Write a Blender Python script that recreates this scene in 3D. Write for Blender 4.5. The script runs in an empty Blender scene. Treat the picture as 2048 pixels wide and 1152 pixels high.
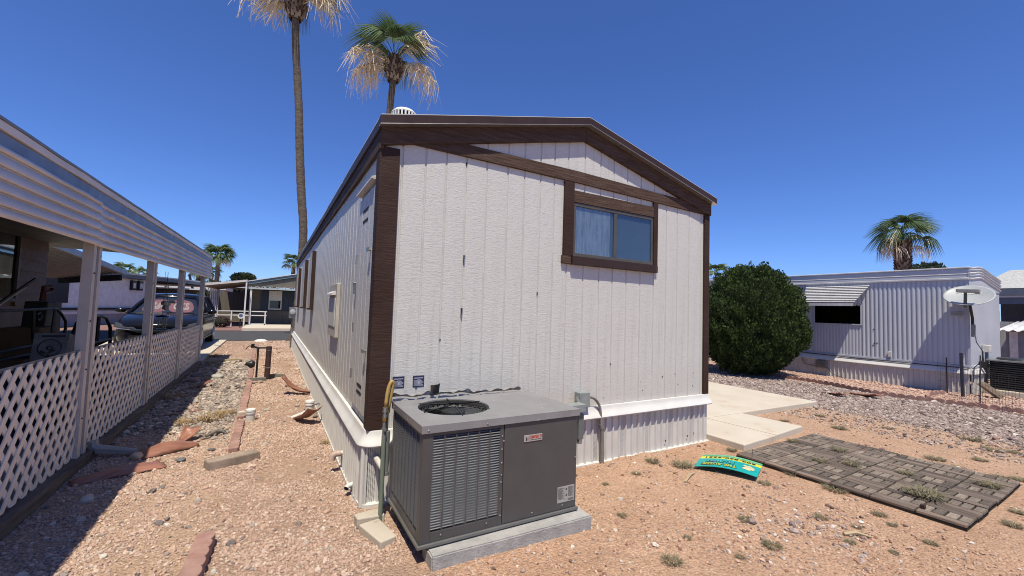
import bpy, bmesh, math, random
import numpy as np
from mathutils import Vector, Matrix, noise as mnoise
random.seed(7); RNG = np.random.default_rng(7)
SC = bpy.context.scene
COL = SC.collection
R = math.radians
PI = math.pi

# ---------------------------------------------------------------- camera
cam_d = bpy.data.cameras.new("camera"); cam = bpy.data.objects.new("camera", cam_d); COL.objects.link(cam)
CAM = Vector((-0.7265, -3.5105, 1.579))
yaw, pitch, roll = 0.5167, 0.0526, 0.0321
fw = Vector((math.sin(yaw)*math.cos(pitch), math.cos(yaw)*math.cos(pitch), math.sin(pitch)))
r0 = Vector((math.cos(yaw), -math.sin(yaw), 0)); u0 = r0.cross(fw)
rt = r0*math.cos(roll) + u0*math.sin(roll); up = u0*math.cos(roll) - r0*math.sin(roll)
mw = Matrix((rt, up, -fw)).transposed().to_4x4(); mw.translation = CAM
cam.matrix_world = mw
cam_d.sensor_fit = 'HORIZONTAL'; cam_d.sensor_width = 36; cam_d.lens = 839.9/2048*36
cam_d.clip_start = 0.05; cam_d.clip_end = 2000
SC.camera = cam

# ---------------------------------------------------------------- sky, sun, exposure
SUN = Vector((-0.18, -0.40, 1.0)).normalized()          # towards the sun
elev = math.asin(SUN.z); azim = math.atan2(SUN.x, SUN.y) % (2*PI)
world = bpy.data.worlds.new("World"); SC.world = world; world.use_nodes = True
wn = world.node_tree; wn.nodes.clear()
sky = wn.nodes.new('ShaderNodeTexSky'); sky.sky_type = 'NISHITA'; sky.sun_disc = False
sky.sun_elevation = elev; sky.sun_rotation = azim
sky.altitude = 600; sky.air_density = 0.95; sky.dust_density = 0.15; sky.ozone_density = 3.5
bg = wn.nodes.new('ShaderNodeBackground'); bg.inputs[1].default_value = 0.083
wo = wn.nodes.new('ShaderNodeOutputWorld')
deep = wn.nodes.new('ShaderNodeMix'); deep.data_type = 'RGBA'; deep.blend_type = 'MULTIPLY'; deep.inputs[0].default_value = 1.0
deep.inputs[7].default_value = (0.68, 0.925, 1.50, 1)      # the dry desert sky is a purer blue than the model's
wn.links.new(sky.outputs[0], deep.inputs[6]); wn.links.new(deep.outputs[2], bg.inputs[0]); wn.links.new(bg.outputs[0], wo.inputs[0])
sl = bpy.data.lights.new("sun", 'SUN'); sun = bpy.data.objects.new("sun", sl); COL.objects.link(sun)
sl.energy = 5.0; sl.angle = R(0.53); sl.color = (1.0, 0.925, 0.76)
sun.rotation_euler = SUN.to_track_quat('Z', 'Y').to_euler(); sun.location = (0, -5, 40)
SC.view_settings.view_transform = 'Standard'; SC.view_settings.look = 'None'
SC.view_settings.exposure = 0.30; SC.view_settings.gamma = 1.0; SC.view_settings.use_curve_mapping = False
SC.render.engine = 'CYCLES'
SC.cycles.use_denoising = True; SC.cycles.filter_width = 1.0
SC.cycles.max_bounces = 6; SC.cycles.diffuse_bounces = 3; SC.cycles.glossy_bounces = 3
SC.cycles.transparent_max_bounces = 12

# ---------------------------------------------------------------- materials
def new_mat(name):
    m = bpy.data.materials.new(name); m.use_nodes = True
    nt = m.node_tree; nt.nodes.clear()
    out = nt.nodes.new('ShaderNodeOutputMaterial'); b = nt.nodes.new('ShaderNodeBsdfPrincipled')
    nt.links.new(b.outputs[0], out.inputs[0])
    return m, nt, b
def math_node(nt, op, a, b=None, clamp=False):
    n = nt.nodes.new('ShaderNodeMath'); n.operation = op; n.use_clamp = clamp
    for i, v in enumerate((a, b)):
        if v is None: continue
        if isinstance(v, (int, float)): n.inputs[i].default_value = v
        else: nt.links.new(v, n.inputs[i])
    return n.outputs[0]
def coords(nt, stretch=(1, 1, 1), rnd=False, kind='Object'):
    tc = nt.nodes.new('ShaderNodeTexCoord'); o = tc.outputs[kind]
    if rnd:
        oi = nt.nodes.new('ShaderNodeObjectInfo')
        s = math_node(nt, 'MULTIPLY', oi.outputs['Random'], 83.0)
        a = nt.nodes.new('ShaderNodeVectorMath'); a.operation = 'ADD'
        nt.links.new(o, a.inputs[0]); nt.links.new(s, a.inputs[1]); o = a.outputs[0]
    mp = nt.nodes.new('ShaderNodeMapping'); mp.inputs['Scale'].default_value = stretch
    nt.links.new(o, mp.inputs[0]); return mp.outputs[0]
def noise(nt, vec, scale, detail=4, rough=0.6, dist=0):
    n = nt.nodes.new('ShaderNodeTexNoise'); nt.links.new(vec, n.inputs['Vector'])
    n.inputs['Scale'].default_value = scale; n.inputs['Detail'].default_value = detail
    n.inputs['Roughness'].default_value = rough; n.inputs['Distortion'].default_value = dist
    return n.outputs[0]
def ramp(nt, fac, stops):
    n = nt.nodes.new('ShaderNodeValToRGB'); nt.links.new(fac, n.inputs[0])
    els = n.color_ramp.elements
    while len(els) < len(stops): els.new(0.5)
    for e, (p, c) in zip(els, stops):
        e.position = p; e.color = (*c, 1) if len(c) == 3 else c
    return n.outputs[0]
def mixc(nt, fac, a, b, mode='MIX'):
    n = nt.nodes.new('ShaderNodeMix'); n.data_type = 'RGBA'; n.blend_type = mode
    for sock, v in ((n.inputs[0], fac), (n.inputs[6], a), (n.inputs[7], b)):
        if isinstance(v, (int, float)): sock.default_value = v
        elif isinstance(v, tuple): sock.default_value = (*v, 1)
        else: nt.links.new(v, sock)
    return n.outputs[2]
def bump(nt, b, height, strength, dist=0.01):
    n = nt.nodes.new('ShaderNodeBump'); n.inputs['Strength'].default_value = strength
    n.inputs['Distance'].default_value = dist
    nt.links.new(height, n.inputs['Height']); nt.links.new(n.outputs[0], b.inputs['Normal'])
MATS = {}
ALB_SCALE = 0.80          # shade deepened through colour: paints scaled down against a stronger sun
def M(name, col, rough=0.6, metal=0.0, col2=None, vs=4.0, lo=0.35, hi=0.65, bmp=0.0, bs=60.0, stretch=(1, 1, 1),
      bstretch=None, rnd=False, rv=0.0, spots=None, spot_s=30, spot_t=0.72, coat=0.0, bdist=0.01, spec=None):
    if name in MATS: return MATS[name]
    k = 1.0 if name in ('almond_metal', 'post_paint', 'lattice_paint', 'gutter_metal') else ALB_SCALE  # awning and lattice paints, lit by bounce only, stay unscaled
    col = tuple(c*k for c in col); col2 = tuple(c*k for c in col2) if col2 else None
    m, nt, b = new_mat(name); MATS[name] = m
    v = coords(nt, stretch, rnd)
    c2 = col2 if col2 else tuple(x*0.82 for x in col)
    c = ramp(nt, noise(nt, v, vs), [(lo, col), (hi, c2)])
    if rnd and rv > 0:
        oi = nt.nodes.new('ShaderNodeObjectInfo')
        f = math_node(nt, 'ADD', math_node(nt, 'MULTIPLY', oi.outputs['Random'], 2*rv), 1-rv)
        mx = nt.nodes.new('ShaderNodeVectorMath'); mx.operation = 'SCALE'
        nt.links.new(c, mx.inputs[0]); nt.links.new(f, mx.inputs['Scale']); c = mx.outputs[0]
    if spots:
        s = ramp(nt, noise(nt, coords(nt, (1, 1, 1), rnd), spot_s, 3, 0.55), [(spot_t, (0, 0, 0)), (spot_t+0.05, (1, 1, 1))])
        c = mixc(nt, s, c, spots)
    nt.links.new(c, b.inputs['Base Color'])
    rr = ramp(nt, noise(nt, coords(nt, (1, 1, 1), rnd), 9, 3), [(0.3, (rough*0.85,)*3), (0.7, (min(1, rough*1.15),)*3)])
    nt.links.new(rr, b.inputs['Roughness'])
    b.inputs['Metallic'].default_value = metal
    if spec is not None: b.inputs['Specular IOR Level'].default_value = spec
    if coat: b.inputs['Coat Weight'].default_value = coat; b.inputs['Coat Roughness'].default_value = 0.05
    if bmp: bump(nt, b, noise(nt, coords(nt, bstretch or stretch, rnd), bs, 5, 0.6), bmp, bdist)
    return m

def siding_mat(name, col, axis):
    """embossed rough-sawn plywood siding: short level ripples and swirling grain under paint"""
    m, nt, b = new_mat(name); MATS[name] = m
    st = (18, 18, 95)
    v = coords(nt, st, True)
    rip = noise(nt, v, 1.0, 3, 0.55, 1.2)
    sw = nt.nodes.new('ShaderNodeTexWave'); sw.wave_type = 'BANDS'; sw.bands_direction = 'DIAGONAL'
    nt.links.new(coords(nt, (9, 9, 1.1), True), sw.inputs['Vector'])
    sw.inputs['Scale'].default_value = 1.6; sw.inputs['Distortion'].default_value = 9.0; sw.inputs['Detail'].default_value = 2
    sw.inputs['Detail Scale'].default_value = 0.8
    sel = ramp(nt, noise(nt, coords(nt, (1.5, 1.5, 0.45), True), 1.8, 2), [(0.60, (0, 0, 0)), (0.70, (1, 1, 1))])
    fine = noise(nt, coords(nt, (1, 1, 1), True), 140, 2)
    h = mixc(nt, sel, rip, mixc(nt, 0.35, rip, sw.outputs[0]))
    h = mixc(nt, 0.12, h, fine)
    bump(nt, b, h, 0.36, 0.010)
    c = ramp(nt, noise(nt, coords(nt, (1, 1, 0.25)), 1.6, 4), [(0.3, col), (0.75, tuple(x*0.88 for x in col))])
    crev = ramp(nt, h, [(0.28, (0.86, 0.85, 0.83)), (0.5, (1, 1, 1))])
    c = mixc(nt, 1.0, c, crev, 'MULTIPLY')
    st2 = ramp(nt, noise(nt, coords(nt, (14, 14, 0.5)), 1.0, 4), [(0.55, (1, 1, 1)), (0.8, (0.86, 0.84, 0.80))])
    c = mixc(nt, 0.8, c, st2, 'MULTIPLY')
    sp = ramp(nt, noise(nt, coords(nt, (1, 1, 0.7)), 26, 2, 0.5), [(0.775, (0, 0, 0)), (0.80, (1, 1, 1))])
    c = mixc(nt, sp, c, (0.16, 0.12, 0.09))
    sx = nt.nodes.new('ShaderNodeSeparateXYZ'); gg = nt.nodes.new('ShaderNodeNewGeometry'); nt.links.new(gg.outputs['Position'], sx.inputs[0])
    low = math_node(nt, 'ADD', math_node(nt, 'MULTIPLY', math_node(nt, 'SUBTRACT', 1.05, sx.outputs['Z']), 1.6), math_node(nt, 'MULTIPLY', math_node(nt, 'SUBTRACT', noise(nt, coords(nt, (1, 1, 1)), 3.5, 5, 0.7), 0.5), 1.8), True)
    c = mixc(nt, math_node(nt, 'MULTIPLY', low, 0.30), c, (0.42, 0.35, 0.28))
    nt.links.new(c, b.inputs['Base Color']); b.inputs['Roughness'].default_value = 0.55
    return m
def glass_mat(name, tint, rough=0.03, alpha=0.5):
    m, nt, b = new_mat(name); MATS[name] = m
    out = [n for n in nt.nodes if n.type == 'OUTPUT_MATERIAL'][0]; nt.nodes.remove(b)
    tr = nt.nodes.new('ShaderNodeBsdfTransparent'); tr.inputs[0].default_value = (*tint, 1)
    gl = nt.nodes.new('ShaderNodeBsdfGlossy'); gl.inputs[1].default_value = rough
    g_ = nt.nodes.new('ShaderNodeNewGeometry'); dt = nt.nodes.new('ShaderNodeVectorMath'); dt.operation = 'DOT_PRODUCT'
    nt.links.new(g_.outputs['Incoming'], dt.inputs[0]); nt.links.new(g_.outputs['Normal'], dt.inputs[1])
    c_ = math_node(nt, 'SUBTRACT', 1.0, math_node(nt, 'ABSOLUTE', dt.outputs['Value']))
    f = math_node(nt, 'ADD', math_node(nt, 'MULTIPLY', math_node(nt, 'POWER', c_, 5.0), 0.95), alpha+0.05, True)
    mx = nt.nodes.new('ShaderNodeMixShader'); nt.links.new(f, mx.inputs[0])
    nt.links.new(tr.outputs[0], mx.inputs[1]); nt.links.new(gl.outputs[0], mx.inputs[2]); nt.links.new(mx.outputs[0], out.inputs[0])
    return m

WHITE = siding_mat('white_siding', (0.56, 0.548, 0.515), 0)
SHADOWG = M('groove_backing', (0.64, 0.615, 0.58), 0.7)
BROWN = M('brown_trim', (0.044, 0.022, 0.016), 0.7, col2=(0.058, 0.033, 0.025), vs=3, stretch=(1, 1, 1), bmp=0.5, bs=1.0, bstretch=(9, 9, 70), spec=0.2)
BROWNW = M('weathered_brown_board', (0.070, 0.040, 0.029), 0.8, spec=0.2, col2=(0.115, 0.075, 0.056), vs=1.0, stretch=(5, 5, 60), bmp=0.7, bs=1.0, bstretch=(5, 5, 75))
BROWNM = M('brown_metal', (0.044, 0.025, 0.021), 0.5, spec=0.25, col2=(0.053, 0.031, 0.027))
ROOFW = M('white_roof_coating', (0.74, 0.74, 0.72), 0.6, bmp=0.2, bs=20)
SKIRT = M('white_skirting', (0.72, 0.70, 0.665), 0.45, col2=(0.60, 0.57, 0.53), vs=1.2, stretch=(3, 3, 0.7), spots=(0.45, 0.40, 0.34), spot_s=45, spot_t=0.75)
VINYL = M('white_vinyl', (0.78, 0.77, 0.745), 0.6, col2=(0.68, 0.66, 0.62), vs=2.5, spots=(0.52, 0.47, 0.41), spot_s=28, spot_t=0.74)
def perforated():
    m, nt, b = new_mat('perforated_skirting'); MATS['perforated_skirting'] = m
    v = coords(nt, (70, 70, 55))
    vo = nt.nodes.new('ShaderNodeTexVoronoi'); vo.inputs['Scale'].default_value = 1.0; vo.inputs['Randomness'].default_value = 0.12
    nt.links.new(v, vo.inputs['Vector'])
    c = ramp(nt, vo.outputs[0], [(0.32, (0.14, 0.14, 0.135)), (0.42, (0.60, 0.58, 0.55))])
    nt.links.new(c, b.inputs['Base Color']); b.inputs['Roughness'].default_value = 0.5
    return m
PERF = perforated()
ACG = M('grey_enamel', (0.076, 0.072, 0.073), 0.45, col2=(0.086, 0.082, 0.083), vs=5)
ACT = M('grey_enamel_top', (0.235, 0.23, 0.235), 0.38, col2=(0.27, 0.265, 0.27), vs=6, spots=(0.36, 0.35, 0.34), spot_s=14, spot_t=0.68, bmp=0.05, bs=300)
BLACK = M('black_metal', (0.012, 0.012, 0.013), 0.4)
DARK = M('dark_void', (0.006, 0.006, 0.007), 0.9)
GALV = M('galvanised_steel', (0.42, 0.43, 0.43), 0.38, 0.7, col2=(0.30, 0.31, 0.31), vs=14)
ALU = M('aluminium', (0.62, 0.62, 0.63), 0.32, 0.8)
BRASS = M('brass', (0.45, 0.30, 0.10), 0.35, 0.8)
CONC = M('concrete', (0.60, 0.53, 0.44), 0.85, col2=(0.48, 0.42, 0.34), vs=2.2, bmp=0.35, bs=90, spots=(0.30, 0.26, 0.21), spot_s=9, spot_t=0.68)
CONCW = M('pale_concrete', (0.64, 0.575, 0.475), 0.85, col2=(0.58, 0.505, 0.405), vs=1.6, bmp=0.25, bs=70, spots=(0.46, 0.37, 0.28), spot_s=3.2, spot_t=0.63)
CONCG = M('grey_concrete', (0.44, 0.43, 0.41), 0.9, col2=(0.33, 0.32, 0.31), vs=9, bmp=0.6, bs=60, spots=(0.20, 0.19, 0.18), spot_s=55, spot_t=0.66)
PVC = M('white_pvc', (0.76, 0.74, 0.70), 0.4, col2=(0.62, 0.58, 0.52), vs=8)
PVCT = M('stained_pvc', (0.60, 0.50, 0.42), 0.5, col2=(0.45, 0.30, 0.24), vs=12)
GREENP = M('green_pipe', (0.145, 0.20, 0.145), 0.5, col2=(0.20, 0.22, 0.19), vs=6)
YELLOW = M('yellow_hose', (0.50, 0.34, 0.10), 0.5, col2=(0.40, 0.26, 0.08), vs=20)
RUST = M('rusty_pipe', (0.085, 0.03, 0.026), 0.7, col2=(0.03, 0.02, 0.02), vs=10, bmp=0.3, bs=60)
EDGE = M('red_edging', (0.29, 0.15, 0.125), 0.85, col2=(0.40, 0.25, 0.205), vs=8, bmp=0.5, bs=70, rnd=True, rv=0.15)
ALMOND = M('almond_metal', (0.86, 0.75, 0.64), 0.5, col2=(0.74, 0.63, 0.53), vs=1.5, spots=(0.25, 0.2, 0.16), spot_s=24, spot_t=0.74)
POSTG = M('post_paint', (0.62, 0.56, 0.51), 0.5, col2=(0.50, 0.45, 0.41), vs=3, spots=(0.16, 0.12, 0.09), spot_s=18, spot_t=0.70)
LATT = M('lattice_paint', (0.84, 0.74, 0.65), 0.5, col2=(0.76, 0.66, 0.57), vs=6, rnd=True, rv=0.06)
GUTT = M('gutter_metal', (0.25, 0.28, 0.33), 0.45, 0.3, col2=(0.20, 0.23, 0.28), vs=5)
TIMBER = M('weathered_timber', (0.20, 0.16, 0.125), 0.85, col2=(0.10, 0.08, 0.065), vs=1, stretch=(30, 2, 30), bmp=0.5, bs=1, bstretch=(60, 3, 60))
DECKW = M('grey_deck_wood', (0.215, 0.165, 0.13), 0.85, col2=(0.11, 0.082, 0.064), vs=1, lo=0.3, hi=0.7, stretch=(55, 5, 40), bmp=0.6, bs=1, bstretch=(90, 6, 60), rnd=True, rv=0.45)
DECKB = M('grey_deck_block', (0.25, 0.205, 0.16), 0.85, col2=(0.13, 0.10, 0.078), vs=1, lo=0.3, hi=0.7, stretch=(5, 55, 40), bmp=0.6, bs=1, bstretch=(6, 90, 60), rnd=True, rv=0.5)
DECKP = M('black_plastic', (0.014, 0.012, 0.012), 0.6)
BARK = M('palm_bark', (0.085, 0.062, 0.045), 0.9, col2=(0.17, 0.13, 0.095), vs=1, stretch=(6, 6, 14), bmp=0.8, bs=1, bstretch=(10, 10, 30), bdist=0.03)
BOOT = M('palm_boot', (0.085, 0.045, 0.03), 0.85, col2=(0.28, 0.21, 0.15), vs=6, rnd=True, rv=0.4)
def leaf_mat(name, col, col2, vs, tr=0.25, rough=0.5):
    m, nt, b = new_mat(name); MATS[name] = m
    g = nt.nodes.new('ShaderNodeNewGeometry')
    c = ramp(nt, math_node(nt, 'ADD', math_node(nt, 'MULTIPLY', noise(nt, coords(nt), vs, 3), 0.7), math_node(nt, 'MULTIPLY', g.outputs['Random Per Island'], 0.35)), [(0.3, col), (0.75, col2)])
    nt.links.new(c, b.inputs['Base Color']); b.inputs['Roughness'].default_value = rough
    out = [n for n in nt.nodes if n.type == 'OUTPUT_MATERIAL'][0]
    t = nt.nodes.new('ShaderNodeBsdfTranslucent'); nt.links.new(c, t.inputs[0])
    mx = nt.nodes.new('ShaderNodeMixShader'); mx.inputs[0].default_value = tr
    nt.links.new(b.outputs[0], mx.inputs[1]); nt.links.new(t.outputs[0], mx.inputs[2]); nt.links.new(mx.outputs[0], out.inputs[0])
    return m
FROND = leaf_mat('green_frond', (0.050, 0.095, 0.026), (0.12, 0.165, 0.07), 2.0, 0.3, 0.4)
DRYF = leaf_mat('dry_frond', (0.95, 0.83, 0.62), (0.60, 0.46, 0.30), 3.0, 0.35, 0.6)
HEDGE = leaf_mat('shrub_leaf', (0.010, 0.026, 0.003), (0.052, 0.088, 0.010), 3.5, 0.10, 0.85)
DTREE = leaf_mat('tree_leaf', (0.03, 0.05, 0.02), (0.06, 0.085, 0.03), 2.5, 0.15, 0.55)
WEED = leaf_mat('weed_leaf', (0.16, 0.15, 0.085), (0.27, 0.225, 0.14), 6, 0.2, 0.7)
STRAW = leaf_mat('straw', (0.45, 0.33, 0.17), (0.32, 0.21, 0.10), 6, 0.25, 0.7)
PALMSH = M('palm_sheath', (0.37, 0.17, 0.11), 0.34, col2=(0.22, 0.10, 0.07), lo=0.36, hi=0.68, vs=1.0, stretch=(4, 30, 8), bmp=0.4, bs=1, bstretch=(6, 70, 10), rnd=True, rv=0.2)
TRAIL = M('grey_trailer_metal', (0.56, 0.585, 0.64), 0.45, col2=(0.50, 0.525, 0.585), vs=1.5, stretch=(1, 1, 0.3), spots=(0.22, 0.2, 0.2), spot_s=22, spot_t=0.76)
TRAILW = M('white_trailer_trim', (0.70, 0.70, 0.71), 0.45)
BLUEB = M('blue_grey_band', (0.13, 0.15, 0.19), 0.5)
CARP = M('car_paint', (0.008, 0.009, 0.015), 0.16, coat=0.12, spec=0.15, col2=(0.011, 0.012, 0.017))
TYRE = M('tyre_rubber', (0.012, 0.012, 0.012), 0.85)
CHROME = M('chrome', (0.65, 0.65, 0.66), 0.12, 1.0)
LAMP = M('headlamp_lens', (0.10, 0.105, 0.11), 0.10, 0.3)
PINK = M('sunshade_pink', (0.42, 0.16, 0.155), 0.7)
PINKL = M('sunshade_print', (0.74, 0.58, 0.52), 0.7)
ASPH = M('asphalt', (0.050, 0.050, 0.052), 0.9, col2=(0.068, 0.067, 0.067), vs=3, bmp=0.3, bs=150)
LAPB = M('brown_lap_siding', (0.24, 0.15, 0.10), 0.65, col2=(0.19, 0.12, 0.08), vs=2, bmp=0.15, bs=80)
WGLASS = glass_mat('window_glass', (0.85, 0.90, 0.94), 0.02, 0.03)
DGLASS = glass_mat('dark_glass', (0.05, 0.055, 0.06), 0.02, 0.02)
CGLASS = glass_mat('car_glass', (0.75, 0.8, 0.82), 0.01, 0.04)
FOIL = M('foil_lining', (0.42, 0.44, 0.46), 0.4, 0.1, col2=(0.28, 0.30, 0.32), vs=1, lo=0.42, hi=0.6, stretch=(26, 3, 4), bmp=0.6, bs=1, bstretch=(20, 20, 5))
CURT = M('blue_grey_curtain', (0.11, 0.145, 0.175), 0.7, col2=(0.09, 0.12, 0.15), vs=2)
BRONZE = M('bronze_frame', (0.14, 0.125, 0.095), 0.4, 0.3, col2=(0.11, 0.095, 0.075))
TEAL = M('sign_teal', (0.015, 0.42, 0.40), 0.4); SYEL = M('sign_yellow', (0.80, 0.72, 0.05), 0.4)
SGRN = M('sign_green', (0.09, 0.50, 0.22), 0.4); SINK = M('sign_black', (0.015, 0.03, 0.03), 0.5); SCRM = M('sign_cream', (0.75, 0.68, 0.40), 0.5)
RED = M('print_red', (0.52, 0.03, 0.03), 0.4); PAPER = M('label_paper', (0.42, 0.41, 0.39), 0.5, col2=(0.34, 0.33, 0.31), vs=60)
BADGE = M('badge_plate', (0.52, 0.49, 0.46), 0.3, 0.3); INK = M('print_ink', (0.04, 0.035, 0.035), 0.5)
STKB = M('sticker_blue', (0.035, 0.035, 0.10), 0.35); STKW = M('sticker_print', (0.50, 0.52, 0.62), 0.4)
DISHG = M('dish_grey', (0.42, 0.44, 0.45), 0.45, col2=(0.37, 0.39, 0.40), vs=6)
WSTUC = M('white_stucco', (0.92, 0.92, 0.88), 0.8, bmp=0.1, bs=40)
TANW = M('tan_panel_wall', (0.17, 0.15, 0.115), 0.8, col2=(0.13, 0.115, 0.09), vs=1, stretch=(14, 14, 0.2))
BLUET = M('slate_blue_trim', (0.16, 0.22, 0.25), 0.5)
NAVY = M('navy_shutter', (0.02, 0.035, 0.06), 0.5)
CARD = M('cardboard', (0.20, 0.12, 0.065), 0.8); BOXW = M('printed_carton', (0.30, 0.29, 0.28), 0.7, col2=(0.17, 0.17, 0.175), vs=7)
SHINGLE = M('white_shingle', (0.55, 0.55, 0.53), 0.8, col2=(0.38, 0.38, 0.36), vs=1, stretch=(3, 14, 14), bmp=0.4, bs=1, bstretch=(5, 20, 20))

# ---------------------------------------------------------------- mesh building
class MB:
    def __init__(s): s.v = []; s.f = []; s.mi = []
    def add(s, vs, fs, mi=0):
        o = len(s.v); s.v += [tuple(v) for v in vs]
        s.f += [tuple(i+o for i in f) for f in fs]; s.mi += [mi]*len(fs); return s
    def box(s, x0, x1, y0, y1, z0, z1, mi=0):
        vs = [(x, y, z) for z in (z0, z1) for y in (y0, y1) for x in (x0, x1)]
        return s.add(vs, [(0, 2, 3, 1), (4, 5, 7, 6), (0, 1, 5, 4), (2, 6, 7, 3), (0, 4, 6, 2), (1, 3, 7, 5)], mi)
    def obox(s, c, sx, sy, sz, rot=None, mi=0):
        m = rot if rot is not None else Matrix.Identity(3); c = Vector(c)
        vs = [c + m @ Vector((x*sx/2, y*sy/2, z*sz/2)) for z in (-1, 1) for y in (-1, 1) for x in (-1, 1)]
        return s.add(vs, [(0, 2, 3, 1), (4, 5, 7, 6), (0, 1, 5, 4), (2, 6, 7, 3), (0, 4, 6, 2), (1, 3, 7, 5)], mi)
    def bar(s, a, b, w, t, upv=(0, 0, 1), mi=0):
        a, b = Vector(a), Vector(b); d = b-a; L = d.length; d.normalize()
        side = d.cross(Vector(upv))
        if side.length < 1e-4: side = d.cross(Vector((1, 0, 0)))
        side.normalize(); n = side.cross(d)
        return s.obox((a+b)/2, L, w, t, Matrix((d, side, n)).transposed(), mi)
    def tube(s, path, r, n=8, mi=0, cap=True):
        P = [Vector(p) for p in path]; rs = r if isinstance(r, (list, tuple)) else [r]*len(P)
        o = len(s.v); fr = None
        for i, p in enumerate(P):
            t = (P[min(i+1, len(P)-1)] - P[max(i-1, 0)]).normalized()
            if fr is None:
                fr = t.orthogonal().normalized()
            else:
                fr = (fr - t*fr.dot(t))
                fr = fr.normalized() if fr.length > 1e-6 else t.orthogonal().normalized()
            b = t.cross(fr)
            for k in range(n):
                a = 2*PI*k/n; s.v.append(tuple(p + (fr*math.cos(a)+b*math.sin(a))*rs[i]))
        for i in range(len(P)-1):
            for k in range(n):
                k2 = (k+1) % n
                s.f.append((o+i*n+k, o+i*n+k2, o+(i+1)*n+k2, o+(i+1)*n+k)); s.mi.append(mi)
        if cap:
            s.f.append(tuple(o+k for k in range(n-1, -1, -1))); s.mi.append(mi)
            e = o+(len(P)-1)*n; s.f.append(tuple(e+k for k in range(n))); s.mi.append(mi)
        return s
    def lathe(s, prof, c=(0, 0, 0), n=20, mi=0, rot=None):
        c = Vector(c); m = rot if rot is not None else Matrix.Identity(3); o = len(s.v)
        for r, z in prof:
            for k in range(n):
                a = 2*PI*k/n; s.v.append(tuple(c + m @ Vector((r*math.cos(a), r*math.sin(a), z))))
        for i in range(len(prof)-1):
            for k in range(n):
                k2 = (k+1) % n; s.f.append((o+i*n+k, o+i*n+k2, o+(i+1)*n+k2, o+(i+1)*n+k)); s.mi.append(mi)
        return s
    def prism(s, poly, axis, a0, a1, mi=0):
        """poly: 2-D outline; axis: 'x' (poly is y,z), 'y' (poly is x,z), 'z' (poly is x,y)"""
        def P(p, a):
            return {'x': (a, p[0], p[1]), 'y': (p[0], a, p[1]), 'z': (p[0], p[1], a)}[axis]
        n = len(poly); vs = [P(p, a0) for p in poly] + [P(p, a1) for p in poly]
        fs = [tuple(range(n-1, -1, -1)), tuple(range(n, 2*n))] + [(i, (i+1) % n, n+(i+1) % n, n+i) for i in range(n)]
        return s.add(vs, fs, mi)
    def grid(s, fn, nu, nv, mi=0):
        o = len(s.v)
        for i in range(nu+1):
            for j in range(nv+1): s.v.append(tuple(fn(i/nu, j/nv)))
        for i in range(nu):
            for j in range(nv):
                a = o+i*(nv+1)+j; s.f.append((a, a+nv+1, a+nv+2, a+1)); s.mi.append(mi)
        return s
    def mesh(s, name, mats, off=(0, 0, 0), smooth=False, fix=True):
        me = bpy.data.meshes.new(name)
        ox, oy, oz = off
        me.from_pydata([(x-ox, y-oy, z-oz) for x, y, z in s.v], [], s.f)
        for m in (mats if isinstance(mats, (list, tuple)) else [mats]): me.materials.append(m)
        if any(s.mi): me.polygons.foreach_set('material_index', s.mi)
        if fix:
            bm = bmesh.new(); bm.from_mesh(me); bmesh.ops.recalc_face_normals(bm, faces=bm.faces); bm.to_mesh(me); bm.free()
        if smooth: me.polygons.foreach_set('use_smooth', [True]*len(me.polygons))
        me.update(); return me
WL = {}
def tag(o, label=None, cat=None, group=None, kind=None):
    if label: o['label'] = label
    if cat: o['category'] = cat
    if group: o['group'] = group
    if kind: o['kind'] = kind
    return o
def thing(name, loc, label, cat, group=None):
    o = bpy.data.objects.new(name, None); COL.objects.link(o); o.location = loc; o.empty_display_size = 0.2
    WL[o] = Vector(loc); return tag(o, label, cat, group)
def obj(name, mb, mat, parent=None, smooth=False, bevel=0.0, origin=None, fix=True, world=True):
    pl = WL.get(parent, Vector((0, 0, 0))) if parent else Vector((0, 0, 0))
    if origin is None: origin = pl if parent else Vector((0, 0, 0))
    origin = Vector(origin)
    me = mb.mesh(name, mat, tuple(origin) if world else (0, 0, 0), smooth, fix)
    o = bpy.data.objects.new(name, me); COL.objects.link(o)
    if parent: o.parent = parent
    o.location = origin - pl if world else (0, 0, 0)
    WL[o] = Vector(origin) if world else pl
    if bevel:
        b = o.modifiers.new('bevel', 'BEVEL'); b.width = bevel; b.segments = 2; b.limit_method = 'ANGLE'; b.angle_limit = R(40)
    if smooth == 'auto':
        me.polygons.foreach_set('use_smooth', [True]*len(me.polygons))
        e = o.modifiers.new('split', 'EDGE_SPLIT'); e.split_angle = R(35)
    return o
def inst(src, name, loc, rot=(0, 0, 0), parent=None, scale=None):
    """another object sharing src's mesh; loc in world"""
    o = bpy.data.objects.new(name, src.data); COL.objects.link(o)
    if parent: o.parent = parent
    o.location = Vector(loc) - (WL[parent] if parent else Vector((0, 0, 0))); o.rotation_euler = rot
    if scale: o.scale = scale
    for md in src.modifiers:
        if md.type == 'BEVEL':
            b = o.modifiers.new('bevel', 'BEVEL'); b.width = md.width; b.segments = md.segments; b.limit_method = 'ANGLE'; b.angle_limit = md.angle_limit
    return o
def children(o): return [c for c in bpy.data.objects if c.parent == o]
def copy_tree(o, kids, loc, rz=0.0, sc=None, label=None, group=None):
    c = o.copy(); COL.objects.link(c); c.location = loc; c.rotation_euler = (0, 0, rz)
    if sc: c.scale = (sc, sc, sc) if isinstance(sc, (int, float)) else sc
    if label: c['label'] = label
    if group: c['group'] = group
    for k in kids:
        d = k.copy(); COL.objects.link(d); d.parent = c
    return c
FONT_CACHE = {}
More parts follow.
